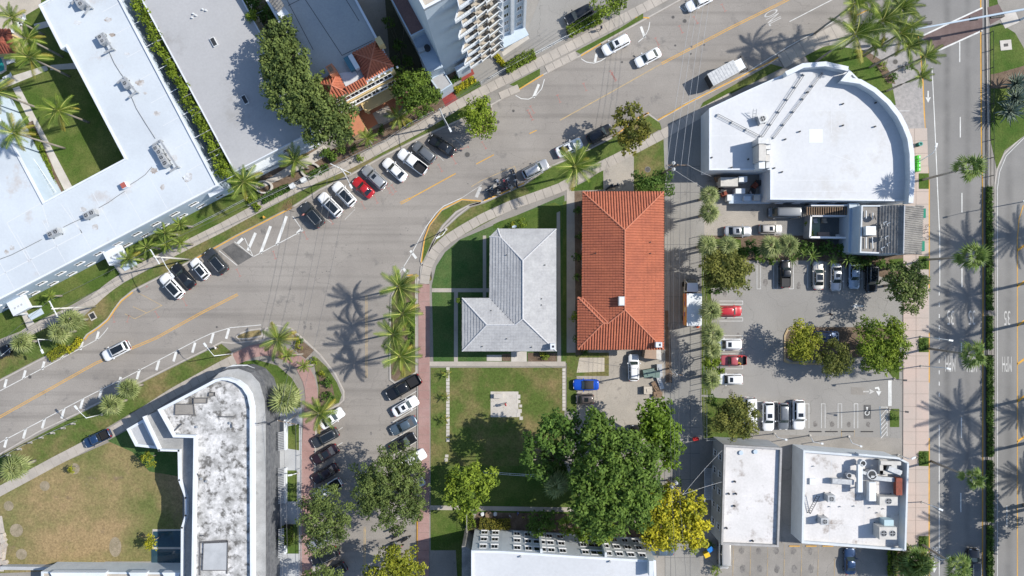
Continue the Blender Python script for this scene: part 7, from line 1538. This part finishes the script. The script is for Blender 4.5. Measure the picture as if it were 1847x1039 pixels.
# scooters and motorcycles
SC={}
def scooter(x,y,ang,col,label,h=0.0,s=1.0,g_='parked scooters and motorcycles'):
    c=P(x,y,.6); t=thing('scooter',(c[0],c[1],h),label,'scooter',g_,rz=R(ang)); 
    if not SC:
        k=G(); k.wheel((.62,0,.26),.26,.11,12); SC['wheel']=k.mesh('wheel',BLACK); k=G(); k.wheel((-.58,0,.26),.26,.13,12); SC['wheel2']=k.mesh('wheel',BLACK)
        k=G(); k.prism([(-.85,-.12),(-.80,.12),(-.3,.19),(.1,.13),(.1,-.13),(-.3,-.19)],.38,.72); k.prism([(.1,-.12),(.1,.12),(.42,.16),(.42,-.16)],.28,.36); k.prism([(.40,-.18),(.40,.18),(.56,.10),(.56,-.10)],.30,.98); SC['body']=k.mesh('body',PA['white'])
        k=G(); k.prism([(-.72,-.13),(-.72,.13),(-.25,.16),(.08,.10),(.08,-.10),(-.25,-.16)],.72,.82); SC['seat']=k.mesh('seat',TRIM)
        k=G(); k.tube([(.40,-.36,1.06),(.50,-.15,1.02),(.50,.15,1.02),(.40,.36,1.06)],.025,5); k.tube([(.52,0,.3),(.46,0,1.0)],.035,5); SC['handlebar']=k.mesh('handlebar',METAL)
        k=G(); k.prism([(-.98,-.16),(-.98,.16),(-.74,.14),(-.74,-.14)],.80,1.06); SC['top_box']=k.mesh('top_box',TRIM)
    for nm in ('wheel','wheel2','body','seat','handlebar','top_box'): inst(nm.rstrip('2'),SC[nm],t,(0,0,0),(0,0,0),s,PA[col] if nm=='body' else None)
for a in ((883,347,110,'black','black scooter at the left end of the marked scooter bay'),(889,343,118,'steel','dark scooter, second from the left in the scooter bay'),(898,330,100,'white','scooter with pale body near the outer line of the bay'),(901,340,95,'dark','dark scooter in the middle of the bay'),(909,341,20,'red','red scooter against the yellow kerb of the bay'),(910,329,105,'rose','reddish scooter behind the red one in the bay'),
    (917,327,110,'silver','silver scooter right of the bay middle'),(916,338,40,'champagne','cream scooter near the kerb of the bay'),(927,312,108,'black','black motorcycle at the top right of the bay'),(929,320,108,'silver','shiny scooter next to the silver estate car'),(931,330,105,'white','pale scooter at the right end of the bay by the kerb'),
    (712,954,25,'red','red scooter in the bay under the wide olive tree'),(716,966,28,'dark','dark motorcycle next to the red scooter in the street bay'),(724,962,25,'black','black motorcycle with long handlebar in the street bay'),(710,981,28,'steel','bluish motorcycle in the shade above the bottom tree'),(720,988,30,'rose','pinkish motorcycle in the shade above the bottom tree'),(733,972,28,'black','black motorcycle at the right of the street bay'),
    (1100,337,40,'black','black motorcycle on the driveway north of the orange house'),(1110,335,20,'dark','dark scooter beside the black motorcycle north of the orange house')):
    scooter(*a,h=.17 if a[0]>1090 else 0.0)
for i,(x,y,z) in enumerate(((893,335,.5),(900,347,.4),(921,337,.4))):
    g=G(); c=P(x,y,z); g.obox(c,.9,.6,.05,.75,.4+i); g.obox(c,.5,.5,.75,.95,i); o=g.obj('folded_cover',SAND); tag(o,('crumpled pale cover among the scooters','pale cover on a scooter near the kerb','pale cover draped at the right part of the scooter bay')[i],'cover')
# bicycles
def bicycle(x,y,ang,label,h=.2,g_='parked bicycles'):
    c=P(x,y,.5); t=thing('bicycle',(c[0],c[1],h),label,'bicycle',g_,rz=R(ang))
    for s in (-.5,.5):
        g=G(); n=14; g.tube([(s+.33*math.cos(2*math.pi*i/n),0,.34+.33*math.sin(2*math.pi*i/n)) for i in range(n+1)],.028,4,False); g.obj('wheel',BLACK,t)
    g=G(); g.tube([(-.5,0,.34),(-.1,0,.32),(.36,0,.8),(-.18,0,.78),(-.1,0,.32)],.025,5,False); g.tube([(-.5,0,.34),(-.18,0,.78)],.02,4); g.tube([(.5,0,.34),(.36,0,.95)],.022,5); g.obj('frame',PA['silver'],t)
    g=G(); g.tube([(.3,-.28,.98),(.38,0,.95),(.3,.28,.98)],.022,5); g.obj('handlebar',DARK,t); g=G(); g.prism([(-.32,-.07),(-.32,.07),(-.05,0)],.84,.89); g.obj('saddle',TRIM,t)
for a in ((1669,412,60,'upper bicycle leaning between the two green panels'),(1666,421,15,'middle bicycle between the two green panels'),(1667,430,-20,'lower bicycle between the two green panels')): bicycle(*a)
for i,(x,y) in enumerate(((13,822),(33,811),(52,799),(72,790),(93,782),(112,773),(130,765))):
    k=thing('bike_rack',(*P(x,y,.4),.13),('first','second','third','fourth','fifth','sixth','last')[i]+' small rack from the left edge along the south kerb','bike rack','bike racks along the south kerb'); g=G(); g.tube([(-.35,0,0),(-.35,0,.6),(-.15,0,.8),(.15,0,.8),(.35,0,.6),(.35,0,0)],.05,6); g.obj('hoop',DARK,k); g=G(); g.box(-.42,.42,-.14,.14,0,.05); g.obj('base',CONCW,k)
g=G(); A=[P(x,y) for x,y in ((-20,838),(40,805),(90,781),(140,759))]; g.tube([(a[0],a[1],.9) for a in A],.03,4)
for a in resample([Vector(q) for q in A],2.0): g.tube([(a.x,a.y,.1),(a.x,a.y,.9)],.03,4)
o=g.obj('low_rail',METAL); tag(o,'thin metal rail along the racks by the south kerb','rail')

# ================================================================= PEOPLE
def human_mesh(pose):
    V=[];E=[];Rd=[]
    def v(p,r): V.append(p); Rd.append(r); return len(V)-1
    pel=v((0,0,.95),.15); ch=v((.02,0,1.30),.17); nk=v((.03,0,1.50),.06); hd=v((.05,0,1.60),.085); tp=v((.06,0,1.73),.085); E+=[(pel,ch),(ch,nk),(nk,hd),(hd,tp)]
    st={'walk':(.26,-.26),'stand':(.02,-.02)}[pose]
    for s,f in ((1,st[0]),(-1,st[1])):
        hp=v((0,.10*s,.88),.10); kn=v((f*.5+.03,.10*s,.50),.065); an=v((f*.9,.10*s,.09),.045); to=v((f*.9+.17,.11*s,.04),.035); E+=[(pel,hp),(hp,kn),(kn,an),(an,to)]
        sh=v((.02,.20*s,1.40),.065); el=v((-f*.35,.26*s,1.13),.045); wr=v((-f*.6+.08,.25*s,.90),.032); hn=v((-f*.65+.12,.25*s,.82),.03); E+=[(ch,sh),(sh,el),(el,wr),(wr,hn)]
        for k in range(3): a=v((-f*.65+.14+.02*k,.25*s+(.02*(k-1)),.745),.010); E.append((hn,a))
    me=bpy.data.meshes.new('person_base'); me.from_pydata(V,E,[]); o=bpy.data.objects.new('tmp',me); COL.objects.link(o)
    md=o.modifiers.new('s','SKIN'); 
    for i,r in enumerate(Rd): me.skin_vertices[0].data[i].radius=(r,r)
    me.skin_vertices[0].data[0].use_root=True
    o.modifiers.new('b','SUBSURF').levels=1
    dg=bpy.context.evaluated_depsgraph_get(); dg.update(); out=bpy.data.meshes.new_from_object(o.evaluated_get(dg)); bpy.data.objects.remove(o)
    return out
HUM={}
def person(x,y,ang,pose,shirt,trousers,label,h=.15):
    if pose not in HUM: HUM[pose]=human_mesh(pose)
    me=HUM[pose].copy(); me.materials.clear()
    sk=bpy.data.materials.get('skin') or mat('skin',(.42,.25,.17),fa=0,rough=.6); 
    for m in (sk,mat('cloth',shirt,fa=.1),mat('cloth',trousers,fa=.1)): me.materials.append(m)
    for p in me.polygons:
        z=p.center.z; p.material_index=0 if (z>1.50 or z<.08 or (z<1.15 and abs(p.center.y)>.215)) else (1 if z>.98 else 2); p.use_smooth=True
    c=P(x,y,.9); t=thing('person',(c[0],c[1],h),label,'person','people on foot',rz=R(ang)); link(bpy.data.objects.new('body',me),t)
    g=G(); n=10
    g.cyl((.04,0),.098,1.66,1.74,n,.085); g.cyl((.04,0),.085,1.74,1.79,n,.04); g.obj('hair',mat('hair',(.03,.02,.015),fa=.2),t)
    return t
person(1496,567,20,'walk',(.05,.05,.06),(.04,.05,.09),'person in dark clothes walking across the parking lot',.17); person(912,729,200,'walk',(.45,.05,.06),(.06,.05,.06),'person in a red top walking on the square patio slab',.2)
person(1084,51,30,'walk',(.05,.06,.1),(.05,.05,.06),'person in dark clothes walking on the north pavement near the hedge',.18); person(548,388,120,'stand',(.45,.2,.18),(.08,.08,.1),'person in a pinkish top standing at the front of the first angled car',.12)
person(920,930,40,'stand',(.3,.3,.32),(.05,.05,.06),'person in grey standing by the apartment flower bed, leftmost of the group',.15); person(934,925,-20,'walk',(.1,.12,.3),(.04,.04,.05),'person in blue in the group by the apartment path',.17); person(944,932,80,'stand',(.3,.32,.05),(.04,.04,.05),'person in a yellow green vest in the group by the apartment',.15); person(956,932,150,'stand',(.03,.03,.04),(.03,.03,.04),'person in black, rightmost of the group by the apartment',.15)
person(390,627,30,'stand',(.6,.6,.6),(.05,.05,.06),'person in white beside the lamp at the south kerb',.12); person(1352,348,30,'stand',(.3,.3,.32),(.04,.04,.05),'person working in the yard behind the curved shop',.2)
g=G(); 
# ================================================================= STREET FURNITURE, POLES, WIRES, FENCES
TOPS={}
def pole(key,base,top,h,label,cross=1,cl=2.7,cang=0.0,trans=0,m=POLEC,lamp=None,cat='utility pole',r=.15):
    """base on the ground, top at height h as the photograph shows them; the pole leans only as it does there"""
    b=P(*base); tq=P(*top,h); t=thing('utility_pole',(b[0],b[1],.1),label,cat,'utility poles'); o=(b[0],b[1],.1)
    g=G(o); g.tube([(b[0],b[1],.0),(tq[0],tq[1],h)],r,8,True,r*.7); g.obj('pole_shaft',m,t,True)
    ux,uy=math.cos(cang),math.sin(cang); pts=[]
    if cross:
        g=G(o); g.obox(tq,cl,.11,h-.5,h-.37,cang); g.obj('crossarm',METALW if m is POLEC else WOOD,t)
        for k in (-.5,-.18,.18,.5):
            px_,py_=tq[0]+ux*cl*k*.95,tq[1]+uy*cl*k*.95; g=G(o); g.cyl((px_,py_),.05,h-.37,h-.12,6); g.obj('insulator',METALW,t); pts.append((px_,py_,h-.1))
    for k in range(trans):
        a=cang+math.pi/2*(1 if k==0 else -1); g=G(o); q=(tq[0]+math.cos(a)*.48+ux*-.3,tq[1]+math.sin(a)*.48+uy*-.3); g.cyl(q,.27,h-2.0,h-1.1,12); g.cyl(q,.2,h-1.1,h-1.0,10,.08); g.obj('transformer',METAL,t)
    if lamp:
        lx,ly=P(*lamp,h-1.5); g=G(o); mx=((tq[0]+lx)/2,(tq[1]+ly)/2); g.tube([(tq[0]*.92+b[0]*.08,tq[1]*.92+b[1]*.08,h-2.2),(mx[0],mx[1],h-1.7),(lx,ly,h-1.5)],.05,5); g.obj('lamp_arm',METALW,t)
        g=G(o); a=math.atan2(ly-tq[1],lx-tq[0]); g.obox((lx,ly),.75,.30,h-1.58,h-1.44,a); g.obj('lamp_head',METALW,t)
    TOPS[key]=pts or [(tq[0],tq[1],h)]; return t
pole('L1',(173,553),(93,557),11.6,'white concrete pole with crossarm at the left bend of the street',cang=R(-62))
pole('L2',(343,468),(277,463),10.8,'white concrete pole with crossarm and lamp by the left parking bays',cang=R(-58),lamp=(311,497))
pole('L3',(628,321),(613,303),8.5,'white pole with long crossarm above the angled parked cars',cang=R(-25),cl=3.6,lamp=(633,336))
pole('L4',(805,226),(793,196),9.5,'grey pole with crossarm near the light green kerb tree',cang=R(30),cl=1.6,lamp=(812,234),m=METAL)
pole('M1',(537,746),(516,763),10.0,'slim pole with two crossarms beside the art deco corner',cang=R(-12),cl=3.1,m=METAL)
pole('A1',(1178,322),(1222,297),11.0,'leaning dark wooden pole with two transformers at the head of the alley',cang=R(0),cl=3.4,trans=2,m=WOOD,r=.17)
pole('A2',(1208,664),(1221,676),10.5,'alley pole with a square crossarm frame beside the driveway',cang=R(-8),cl=2.2,m=METAL)
pole('A3',(1203,866),(1222,882),11.0,'dark wooden pole with transformers rising through the yellow flowered trees',cang=R(-45),cl=2.6,trans=2,m=WOOD)
def wire(a,b,label,sag=.6,r=.022,m=WIREM,n=12):
    a=Vector(a);b=Vector(b); pts=[a.lerp(b,i/n)-Vector((0,0,sag*4*(i/n)*(1-i/n))) for i in range(n+1)]; g=G(tuple(a)); g.tube([tuple(p) for p in pts],r,4,False); o=g.obj('overhead_wire',m,None,loc=tuple(a)); tag(o,label,'wire'); return o
def run(k1,k2,lab,sag=.6,grp=None,sel=(0,1,2,3),far=None,m=WIREM):
    A=TOPS[k1]; B=far or TOPS[k2]
    for i in sel:
        o=wire(A[i%len(A)],B[i%len(B)],lab,sag,m=m); o['group']=grp or lab
def offp(px,py,h,n=4,dx=1,dy=0,gap=.9): 
    c=P(px,py,h); return [(c[0]+dx*(i-1.5)*gap,c[1]+dy*(i-1.5)*gap,h) for i in range(n)]
run('A1','A2','overhead wires along the alley above the orange sided lorry',.5)
run('A2','A3','overhead wires along the alley beside the driveway',.3,sel=(0,1,2))
run('A3',None,'overhead wires leaving the photo at the bottom of the alley',.4,far=offp(1240,1120,11),sel=(0,2))
run('A1',None,'overhead wires crossing the street from the alley pole to the top edge',.8,far=offp(1275,-60,11,gap=.8),m=WIREL)
run('L1','L2','overhead wires between the two white poles on the left',.6,sel=(0,2,3)); run('L2','L3','overhead wires along the north pavement over the hatched box',.7,sel=(0,2)); run('L3','L4','overhead wires over the angled parked cars',.5,sel=(0,3)); run('L4',None,'overhead wires above the tower car court',.6,far=offp(1130,-20,10,gap=.5),sel=(0,3))
run('L1',None,'overhead wires leaving the photo at the left edge',.5,far=offp(-120,700,11,dx=0,dy=1,gap=.7),sel=(0,2,3))
run('M1','L3','wires crossing the wide junction to the white pole',1.2,sel=(0,1,3)); run('M1',None,'wires above the terrace beside the art deco block',.4,far=offp(525,1120,9.5,gap=.8),sel=(0,1,3))
o=wire(TOPS['A1'][0],(*P(1267,338,4),4),'service wire from the alley pole to the shop yard',.3,m=WIREL); o=wire(TOPS['A1'][3],(*P(1283,318,5),5),'upper service wire from the alley pole to the curved shop',.3,m=WIREL); wire(TOPS['A3'][3],(*P(1303,869,6),6),'service wire to the stained white roof block',.2,m=WIREL); wire(TOPS['A3'][3],(*P(1303,812,6),6),'long slanting service wire to the corner of the white roof block',.3,m=WIREL)
wire(TOPS['A2'][0],(*P(1040,650,5),5),'service wire across the rear driveway to the passage',.3); wire(TOPS['M1'][0],(*P(462,768,7.5),7.5),'short service wire to the art deco roof',.2)
# street lamps
def lamp(base,top,head,h,label,double=False,m=METALW,headL=.7):
    b=P(*base); tq=P(*top,h); hd=P(*head,h+.3); t=thing('street_lamp',(b[0],b[1],.1),label,'street lamp','street lamps'); o=(b[0],b[1],.1)
    g=G(o); g.tube([(b[0],b[1],0),(tq[0],tq[1],h)],.09,7,True,.06); g.obj('post',m,t,True)
    for s in ((1,-1) if double else (1,)):
        q=(tq[0]+(hd[0]-tq[0])*s,tq[1]+(hd[1]-tq[1])*s); g=G(o); g.tube([(tq[0],tq[1],h-.05),((tq[0]*.5+q[0]*.5),(tq[1]*.5+q[1]*.5),h+.22),(q[0],q[1],h+.3)],.04,5); g.obj('arm',m,t)
        g=G(o); g.obox(q,headL,.28,h+.22,h+.36,math.atan2(q[1]-tq[1],q[0]-tq[0])); g.obj('lamp_head',m,t)
    g=G(o); g.cyl((b[0],b[1]),.22,.1,.3,8); g.obj('base',CONCW,t)
for a in (((185,747),(155,754),(137,735),6.5,'slim white lamp on the southern verge beside the cabbage palm pair'),((419,638),(386,642),(370,622),6.5,'slim white lamp on the southern verge near the brick curve'),((94,613),(68,612),(76,634),6.5,'slim white lamp left of the cabbage palm at the bend'),
    ((1654,294),(1684,275),(1689,262),6.5,'lamp leaning over the bike lane above the green newspaper boxes'),((1660,607),(1696,611),(1715,614),7.5,'lamp over the bike lane by the tree island exit'),((1660,660),(1700,663),(1711,665),7.5,'lamp beside the painted MPH letters'),((1662,905),(1688,915),(1697,919),7.0,'lamp over the bike lane beside the crowded roof block'),((1657,1021-30),(1700,1010),(1712,1006),7.5,'lamp over the bike lane near the lower lot'),
    ((1619,820),(1640,828),(1648,826),6,'small lamp at the corner of the crowded roof block'),((805,414),(798,424),(790,428),4,'short lamp post on the corner verge'),((538,853),(531,855),(523,857),4.5,'short dark lamp on the terrace lawn')):
    lamp(*a)
for (b,tp_,hd,lab) in (((1460,785),(1467,797),(1483,800),'double lamp at the left of the lot back wall'),((1396,782),(1403,789),(1418,793),'double lamp behind the dark grey car'),((1530,787),(1537,799),(1553,805),'double lamp at the right of the lot back wall')):
    lamp(b,tp_,hd,5.5,lab,headL=.35)
for (b,hd,lab) in (((1612,683),(1633,686),'square headed lot lamp at the lot exit'),((1603,738),(1636,743),'square headed lot lamp by the small bed')):
    lamp(b,(b[0]+10,b[1]+2),hd,7,lab,m=DARK,headL=.5)
lamp((1847+20,360),(1847+30,355),(1850,362),7,'lamp just beyond the right edge, only its head near the frame')
# traffic signal mast arm
tq=P(1830,30,6.2); b=P(1840,36); ms=thing('signal_mast',(b[0],b[1],.1),'long pale mast arm with traffic signals across the main road at the crosswalk','traffic signal'); o=(b[0],b[1],.1)
g=G(o); g.tube([(b[0],b[1],0),(b[0],b[1],6.4)],.18,8); g.obj('mast',WALLB,ms)
e=P(1650,53,6.4); g=G(o); g.tube([(b[0],b[1],6.2),((b[0]+e[0])/2,(b[1]+e[1])/2,6.35),(e[0],e[1],6.4)],.19,8,True,.12); g.obj('arm',WALLB,ms)
for k,(x,y,n) in enumerate(((1666,43,3),(1757,33,3),(1799,28,5))):
    c=P(x,y,6); 
    if k==0:
        g=G(o); g.obox(c,2.2,.42,6.0,6.5,R(4)); g.obj('sign_panel',DARK,ms)
    else:
        for i in range(n):
            g=G(o); q=(c[0]+(i-(n-1)/2)*.42,c[1]+(i-(n-1)/2)*.05); g.obox(q,.40,.62,5.7,6.05,.1); g.obj('signal_lamp',DARK,ms)
# signs, bins, boxes
g=G(); c=P(1819,36); 
nb=None
for i,y in enumerate((284,292,299,306)):
    c=P(1655.5,y,1); t=thing('newspaper_box',(c[0],c[1],.2),('topmost','second','third','lowest')[i]+' of four bright green newspaper boxes on the pink pavement','newspaper box','green newspaper boxes'); g=G(); g.box(-.28,.28,-.30,.30,.15,1.15); g.obj('cabinet',mat('box_green',(.09,.48,.06),fa=.05) if 'box_green' not in bpy.data.materials else bpy.data.materials['box_green'],t); g=G(); g.box(-.22,.22,-.24,.24,0,.15); g.obj('stand',DARK,t); g=G(); g.box(.05,.2,-.2,.2,1.15,1.17); g.obj('coin_plate',METALW,t)
c=P(1659,260,.9); t=thing('litter_bin',(c[0],c[1],.2),'round dark green litter bin on the pink pavement above the newspaper boxes','bin'); g=G(); g.cyl((0,0),.34,0,.95,16); g.obj('drum',mat('bin_green',(.02,.10,.08),fa=.1),t); g=G(); g.ring([(.36*math.cos(a*math.pi/8),.36*math.sin(a*math.pi/8)) for a in range(16)],[(.18*math.cos(a*math.pi/8),.18*math.sin(a*math.pi/8)) for a in range(16)],.93,1.02); g.obj('lid_ring',mat('bin_rim',(.10,.28,.24),fa=.1),t)
c=P(475,395); 
def bin_(x,y,ang,m,label,L=.95,Wd=.75,Hh=1.1,h=.15):
    c=P(x,y,Hh); t=thing('wheelie_bin',(c[0],c[1],h),label,'bin',rz=R(ang)); g=G(); g.prism([(-L/2*.8,-Wd/2*.85),(L/2*.8,-Wd/2*.85),(L/2*.8,Wd/2*.85),(-L/2*.8,Wd/2*.85)],.06,Hh-.08); g.obj('tub',m,t); g=G(); g.prism([(-L/2,-Wd/2),(L/2,-Wd/2),(L/2,Wd/2),(-L/2,Wd/2)],Hh-.08,Hh); g.obj('lid',m,t)
    for s in (-1,1): g=G(); g.wheel((-L/2*.7,s*Wd*.35,.1),.1,.06,8); g.obj('wheel',BLACK,t)
bin_(1281,991,35,mat('bin_blue',(.02,.16,.48),fa=.05),'blue wheelie bin at the left of the lower lot'); bin_(1275,1001,25,mat('bin_yellow',(.62,.42,.03),fa=.05),'yellow wheelie bin below the blue one')
bin_(1255,792,5,mat('bin_red',(.50,.03,.03),fa=.05),'low red bin at the bottom of the alley fence',1.0,.5,.6)
t=thing('fire_hydrant',(*P(475,391.5,.6),.13),'yellow fire hydrant on the verge above the yellow kerb','hydrant'); g=G(); g.cyl((0,0),.13,0,.6,10); g.cyl((0,0),.17,0,.06,10); g.cyl((0,0),.15,.6,.72,10,.05); g.obj('barrel',YEL,t)
for s in (-1,1): g=G(); g.tube([(0,s*.1,.45),(0,s*.22,.45)],.06,8); g.obj('nozzle',YEL,t)
# things piled on the rear driveway
for i,(x,y,L_,W_,Hh,a,m,lab) in enumerate(((1171,673,1.8,1.2,1.4,10,mat('dumpster_green',(.14,.20,.18),fa=.2),'grey green rubbish container left of the pile on the rear driveway'),(1184,675,1.1,1.1,1.3,-5,bpy.data.materials['dumpster_green'],'second grey green rubbish container on the rear driveway'),(1190,668,.8,2.0,.9,3,METAL,'tall grey cabinet lying by the alley verge'),(1191,690,.7,2.2,.6,18,METAL,'slanting sheet of grey metal by the alley verge'),(1184,700,.7,2.2,.5,30,WOOD,'brown wooden door leaning on the pile'),(1187,712,1.4,.9,.7,0,WOOD,'stack of brown pallets at the bottom of the pile'),(1169,704,1.3,1.2,1.0,0,SAND,'pale square crate standing alone on the driveway'))):
    c=P(x,y,Hh); g=G(); g.obox(c,L_,W_,.16,Hh*.92,R(a)); g.obox(c,L_*1.06,W_*1.06,Hh*.92,Hh,R(a)); g.obox((c[0]+.1,c[1]),L_*.5,W_*.5,Hh,Hh+.08,R(a+12)); o=g.obj('yard_item',m); tag(o,lab,'clutter')
bn=thing('stone_bench',(*P(899,714,.5),.19),'pale stone table bench on the square patio slab','bench'); g=G(); g.box(-.75,.75,-.36,.36,.5,.62); g.obj('seat',CONCW,bn)
for s in (-.55,.55): g=G(); g.box(s-.12,s+.12,-.28,.28,0,.5); g.obj('leg',CONCW,bn)
for i,(x,y) in enumerate(((870,928),(893,928))):
    g=G(); c=P(x,y,.5); g.cyl(c,.35,.15,.5,10,.3); g.obox((c[0],c[1]),.4,.2,.5,.62,.3); o=g.obj('garden_stool',METALW); tag(o,('left','right')[i]+' of two round stools by the apartment path','stool')
g=G(); c=P(882,929,.6); g.cyl(c,.65,.58,.64,14); g.cyl(c,.07,.15,.58,6); o=g.obj('round_table',WOOD); tag(o,'round table between two stools by the apartment path','table')
# fences
def fence(px,h,label,step=2.4,m=METALW,rails=2,name='fence',bars=True,h0=.13,rr=.035):
    line=[Vector(p) for p in W(px)]; t=thing(name,(line[0].x,line[0].y,0),label,'fence'); o=(line[0].x,line[0].y,0); pts=resample(line,step)
    for k in range(rails):
        g=G(o); z=h0+h*(1-.8*k/max(1,rails-1)) if rails>1 else h0+h; g.tube([(p.x,p.y,z) for p in line],rr,4); g.obj('rail',m,t)
    for p in pts: g=G(o); g.tube([(p.x,p.y,h0-.1),(p.x,p.y,h0+h)],rr*1.4,5); g.obj('post',m,t)
    if bars:
        g=G(o)
        for p in resample(line,.35): g.tube([(p.x,p.y,h0),(p.x,p.y,h0+h*.95)],.012,3,False)
        ob=g.obj('infill_bars',m,t); ob['kind']='stuff'
    return t
fence([(868,152),(905,131),(975,94),(1020,70)],1.2,'white railing in front of the car court, left part'); fence([(1022,70),(1088,34)],1.2,'white railing in front of the black car in the court')
fence([(560,325),(632,288),(700,254),(740,226),(782,205)],1.3,'silver grey fence along the north pavement below the coral patio',m=METAL)
fence([(452,372),(520,340),(558,320)],1.1,'grey fence along the gravel garden',m=METAL); fence([(0,650),(30,625)],1.1,'short white rail at the far left edge')
fence([(1266,425),(1267,518)],2.0,'pale fence at the top of the hedge row',m=METAL); fence([(1268,518),(1268,690)],2.0,'pale fence behind the hedge row palms',m=METAL); fence([(1268,700),(1268,790)],2.2,'galvanised fence panels beside the lot corner lawn',m=METAL)
fence([(1268,790),(1290,790)],1.8,'short fence closing the bottom of the lot corner',m=METAL)
fence([(873,849),(920,853),(990,857)],1.2,'thin pale fence across the shady lawn'); fence([(858,898),(858,914)],1.6,'white fence piece below the yellowish tree'); fence([(843,916),(843,955)],1.6,'grey fence at the left of the apartment hedge',m=METALB)
fence([(1602,992),(1602,1045)],1.6,'dark blue fence at the right end of the lower lot',m=DARK); fence([(0,533),(60,505)],.9,'low wire fence on the hotel lawn, left',m=METAL,bars=False); fence([(80,500),(160,462),(200,440)],.9,'low wire fence on the hotel lawn, middle',m=METAL,bars=False); fence([(345,412),(450,358)],.9,'low wire fence on the hotel lawn, right',m=METAL,bars=False)
fence([(1783.8,60),(1784.5,230),(1785.5,700),(1786,1060)],1.0,'low black rail along the median strip',m=DARK,bars=False,rr=.05,step=3)
fence([(545,770),(545,1040)],1.0,'thin grey fence between the terrace and the red walk',m=METAL,bars=False)
# sculptural curved beds in the gravel garden
for i,(x,y,r,lab) in enumerate(((478,338,12,'left round white ringed bed in the gravel garden'),(562,308,14,'right sweeping stone ring in the gravel garden'))):
    n=20; c=P(x,y); g=G(); g.ring([(c[0]+r*MPP*math.cos(2*math.pi*k/n)*1.3,c[1]+r*MPP*math.sin(2*math.pi*k/n)) for k in range(n)],[(c[0]+r*MPP*.8*math.cos(2*math.pi*k/n)*1.3,c[1]+r*MPP*.78*math.sin(2*math.pi*k/n)) for k in range(n)],.1,.6); o=g.obj('stone_ring',CONCW); tag(o,lab,'planter ring')
for i,(x,y) in enumerate(((527,335),(547,324))):
    bin_(x,y,30,METALW,('left','right')[i]+' white wheelie bin by the gravel garden fence')
# wheel stops
for x in (1470,1499,1528,1563): 
    t=thing('wheel_stop',(*P(x,778),.17),f'black rubber wheel stop at the head of lower lot bay '+{1470:'right of the parked row',1499:'in the second empty bay',1528:'in the third empty bay',1563:'with the blue accessible lines'}[x],'wheel stop','wheel stops in the lot'); g=G(); g.prism([(-1.0,-.08),(1.0,-.08),(1.0,.08),(-1.0,.08)],0,.11); g.obj('stop_bar',TRIM,t)
for x in (1353,1383): pass
for x,lab in ((1432,'left yellow wheel stop at the building side of the lower lot'),(1462,'second yellow wheel stop at the building side of the lower lot'),(1492,'right yellow wheel stop under the crowded roof block')):
    t=thing('wheel_stop',(*P(x,984),.18),lab,'wheel stop','wheel stops in the lot'); g=G(); g.prism([(-.9,-.08),(.9,-.08),(.9,.08),(-.9,.08)],0,.12); g.obj('stop_bar',YEL,t)
# boulders at the left bottom
rr=random.Random(8)
for i in range(16):
    x=rr.uniform(-4,13); y=rr.uniform(965,1022); c=P(x,y); g=G(); n=7; q=[(c[0]+rr.uniform(.35,.7)*math.cos(2*math.pi*k/n),c[1]+rr.uniform(.35,.7)*math.sin(2*math.pi*k/n)) for k in range(n)]; g.prism(q,.1,rr.uniform(.35,.8)); o=g.obj('boulder',STONE); tag(o,'pale rough boulder in the pile at the lower left edge','boulder','boulders piled at the lower left edge')
# dead frond on the verge, litter of dry fronds
g=G(); rr=random.Random(2); c0=P(515,376)
for i in range(26): a=rr.uniform(-.5,1.2); L_=rr.uniform(.6,1.6); x,y=c0[0]+rr.uniform(-.8,.8),c0[1]+rr.uniform(-.4,.4); g.tube([(x,y,.16),(x+math.cos(a)*L_,y+math.sin(a)*L_,.22)],.03,3)
o=g.obj('dry_fronds',F_DEAD); tag(o,'heap of dry brown palm fronds on the north verge','palm debris'); 
# fallen leaves on lawns: uncountable litter
g=G(); rr=random.Random(5)
for (x0,y0,x1,y1,n) in ((780,670,1015,860,500),(20,850,260,1000,500),(1020,640,1100,740,90),(1270,720,1350,790,120),(500,600,620,740,160),(700,500,750,680,120)):
    for i in range(n):
        x,y=P(rr.uniform(x0,x1),rr.uniform(y0,y1)); a=rr.uniform(0,6.3); s=rr.uniform(.05,.11); g.add([(x,y,.175),(x+s*math.cos(a),y+s*math.sin(a),.19),(x+s*math.cos(a+1.5),y+s*math.sin(a+1.5),.178)],[(0,1,2)])
o=g.obj('fallen_leaves',F_DEAD); o['kind']='stuff'

# sun loungers by the hotel pool
for i,(x,y,a) in enumerate(((38,44,60),(45,38,60),(30,52,60),(24,112,20),(18,140,25),(8,148,25))):
    c=P(x,y); t=thing('sun_lounger',(c[0],c[1],.16),('middle','upper right','left','right of the water','lower','lowest')[i]+' white sun lounger on the hotel pool patio','lounger','sun loungers by the pool',rz=R(a)); g=G(); g.box(-.9,.45,-.3,.3,.28,.36); g.obj('seat',METALW,t); g=G(); g.add([(.45,-.3,.3),(.95,-.3,.7),(.95,.3,.7),(.45,.3,.3),(.45,-.3,.36),(.95,-.3,.76),(.95,.3,.76),(.45,.3,.36)],[(3,2,1,0),(4,5,6,7),(0,1,5,4),(1,2,6,5),(2,3,7,6),(3,0,4,7)]); g.obj('backrest',METALW,t)
    for lx in (-.8,.4):
        for ly in (-.26,.26): g=G(); g.box(lx-.03,lx+.03,ly-.03,ly+.03,0,.28); g.obj('leg',METALW,t)
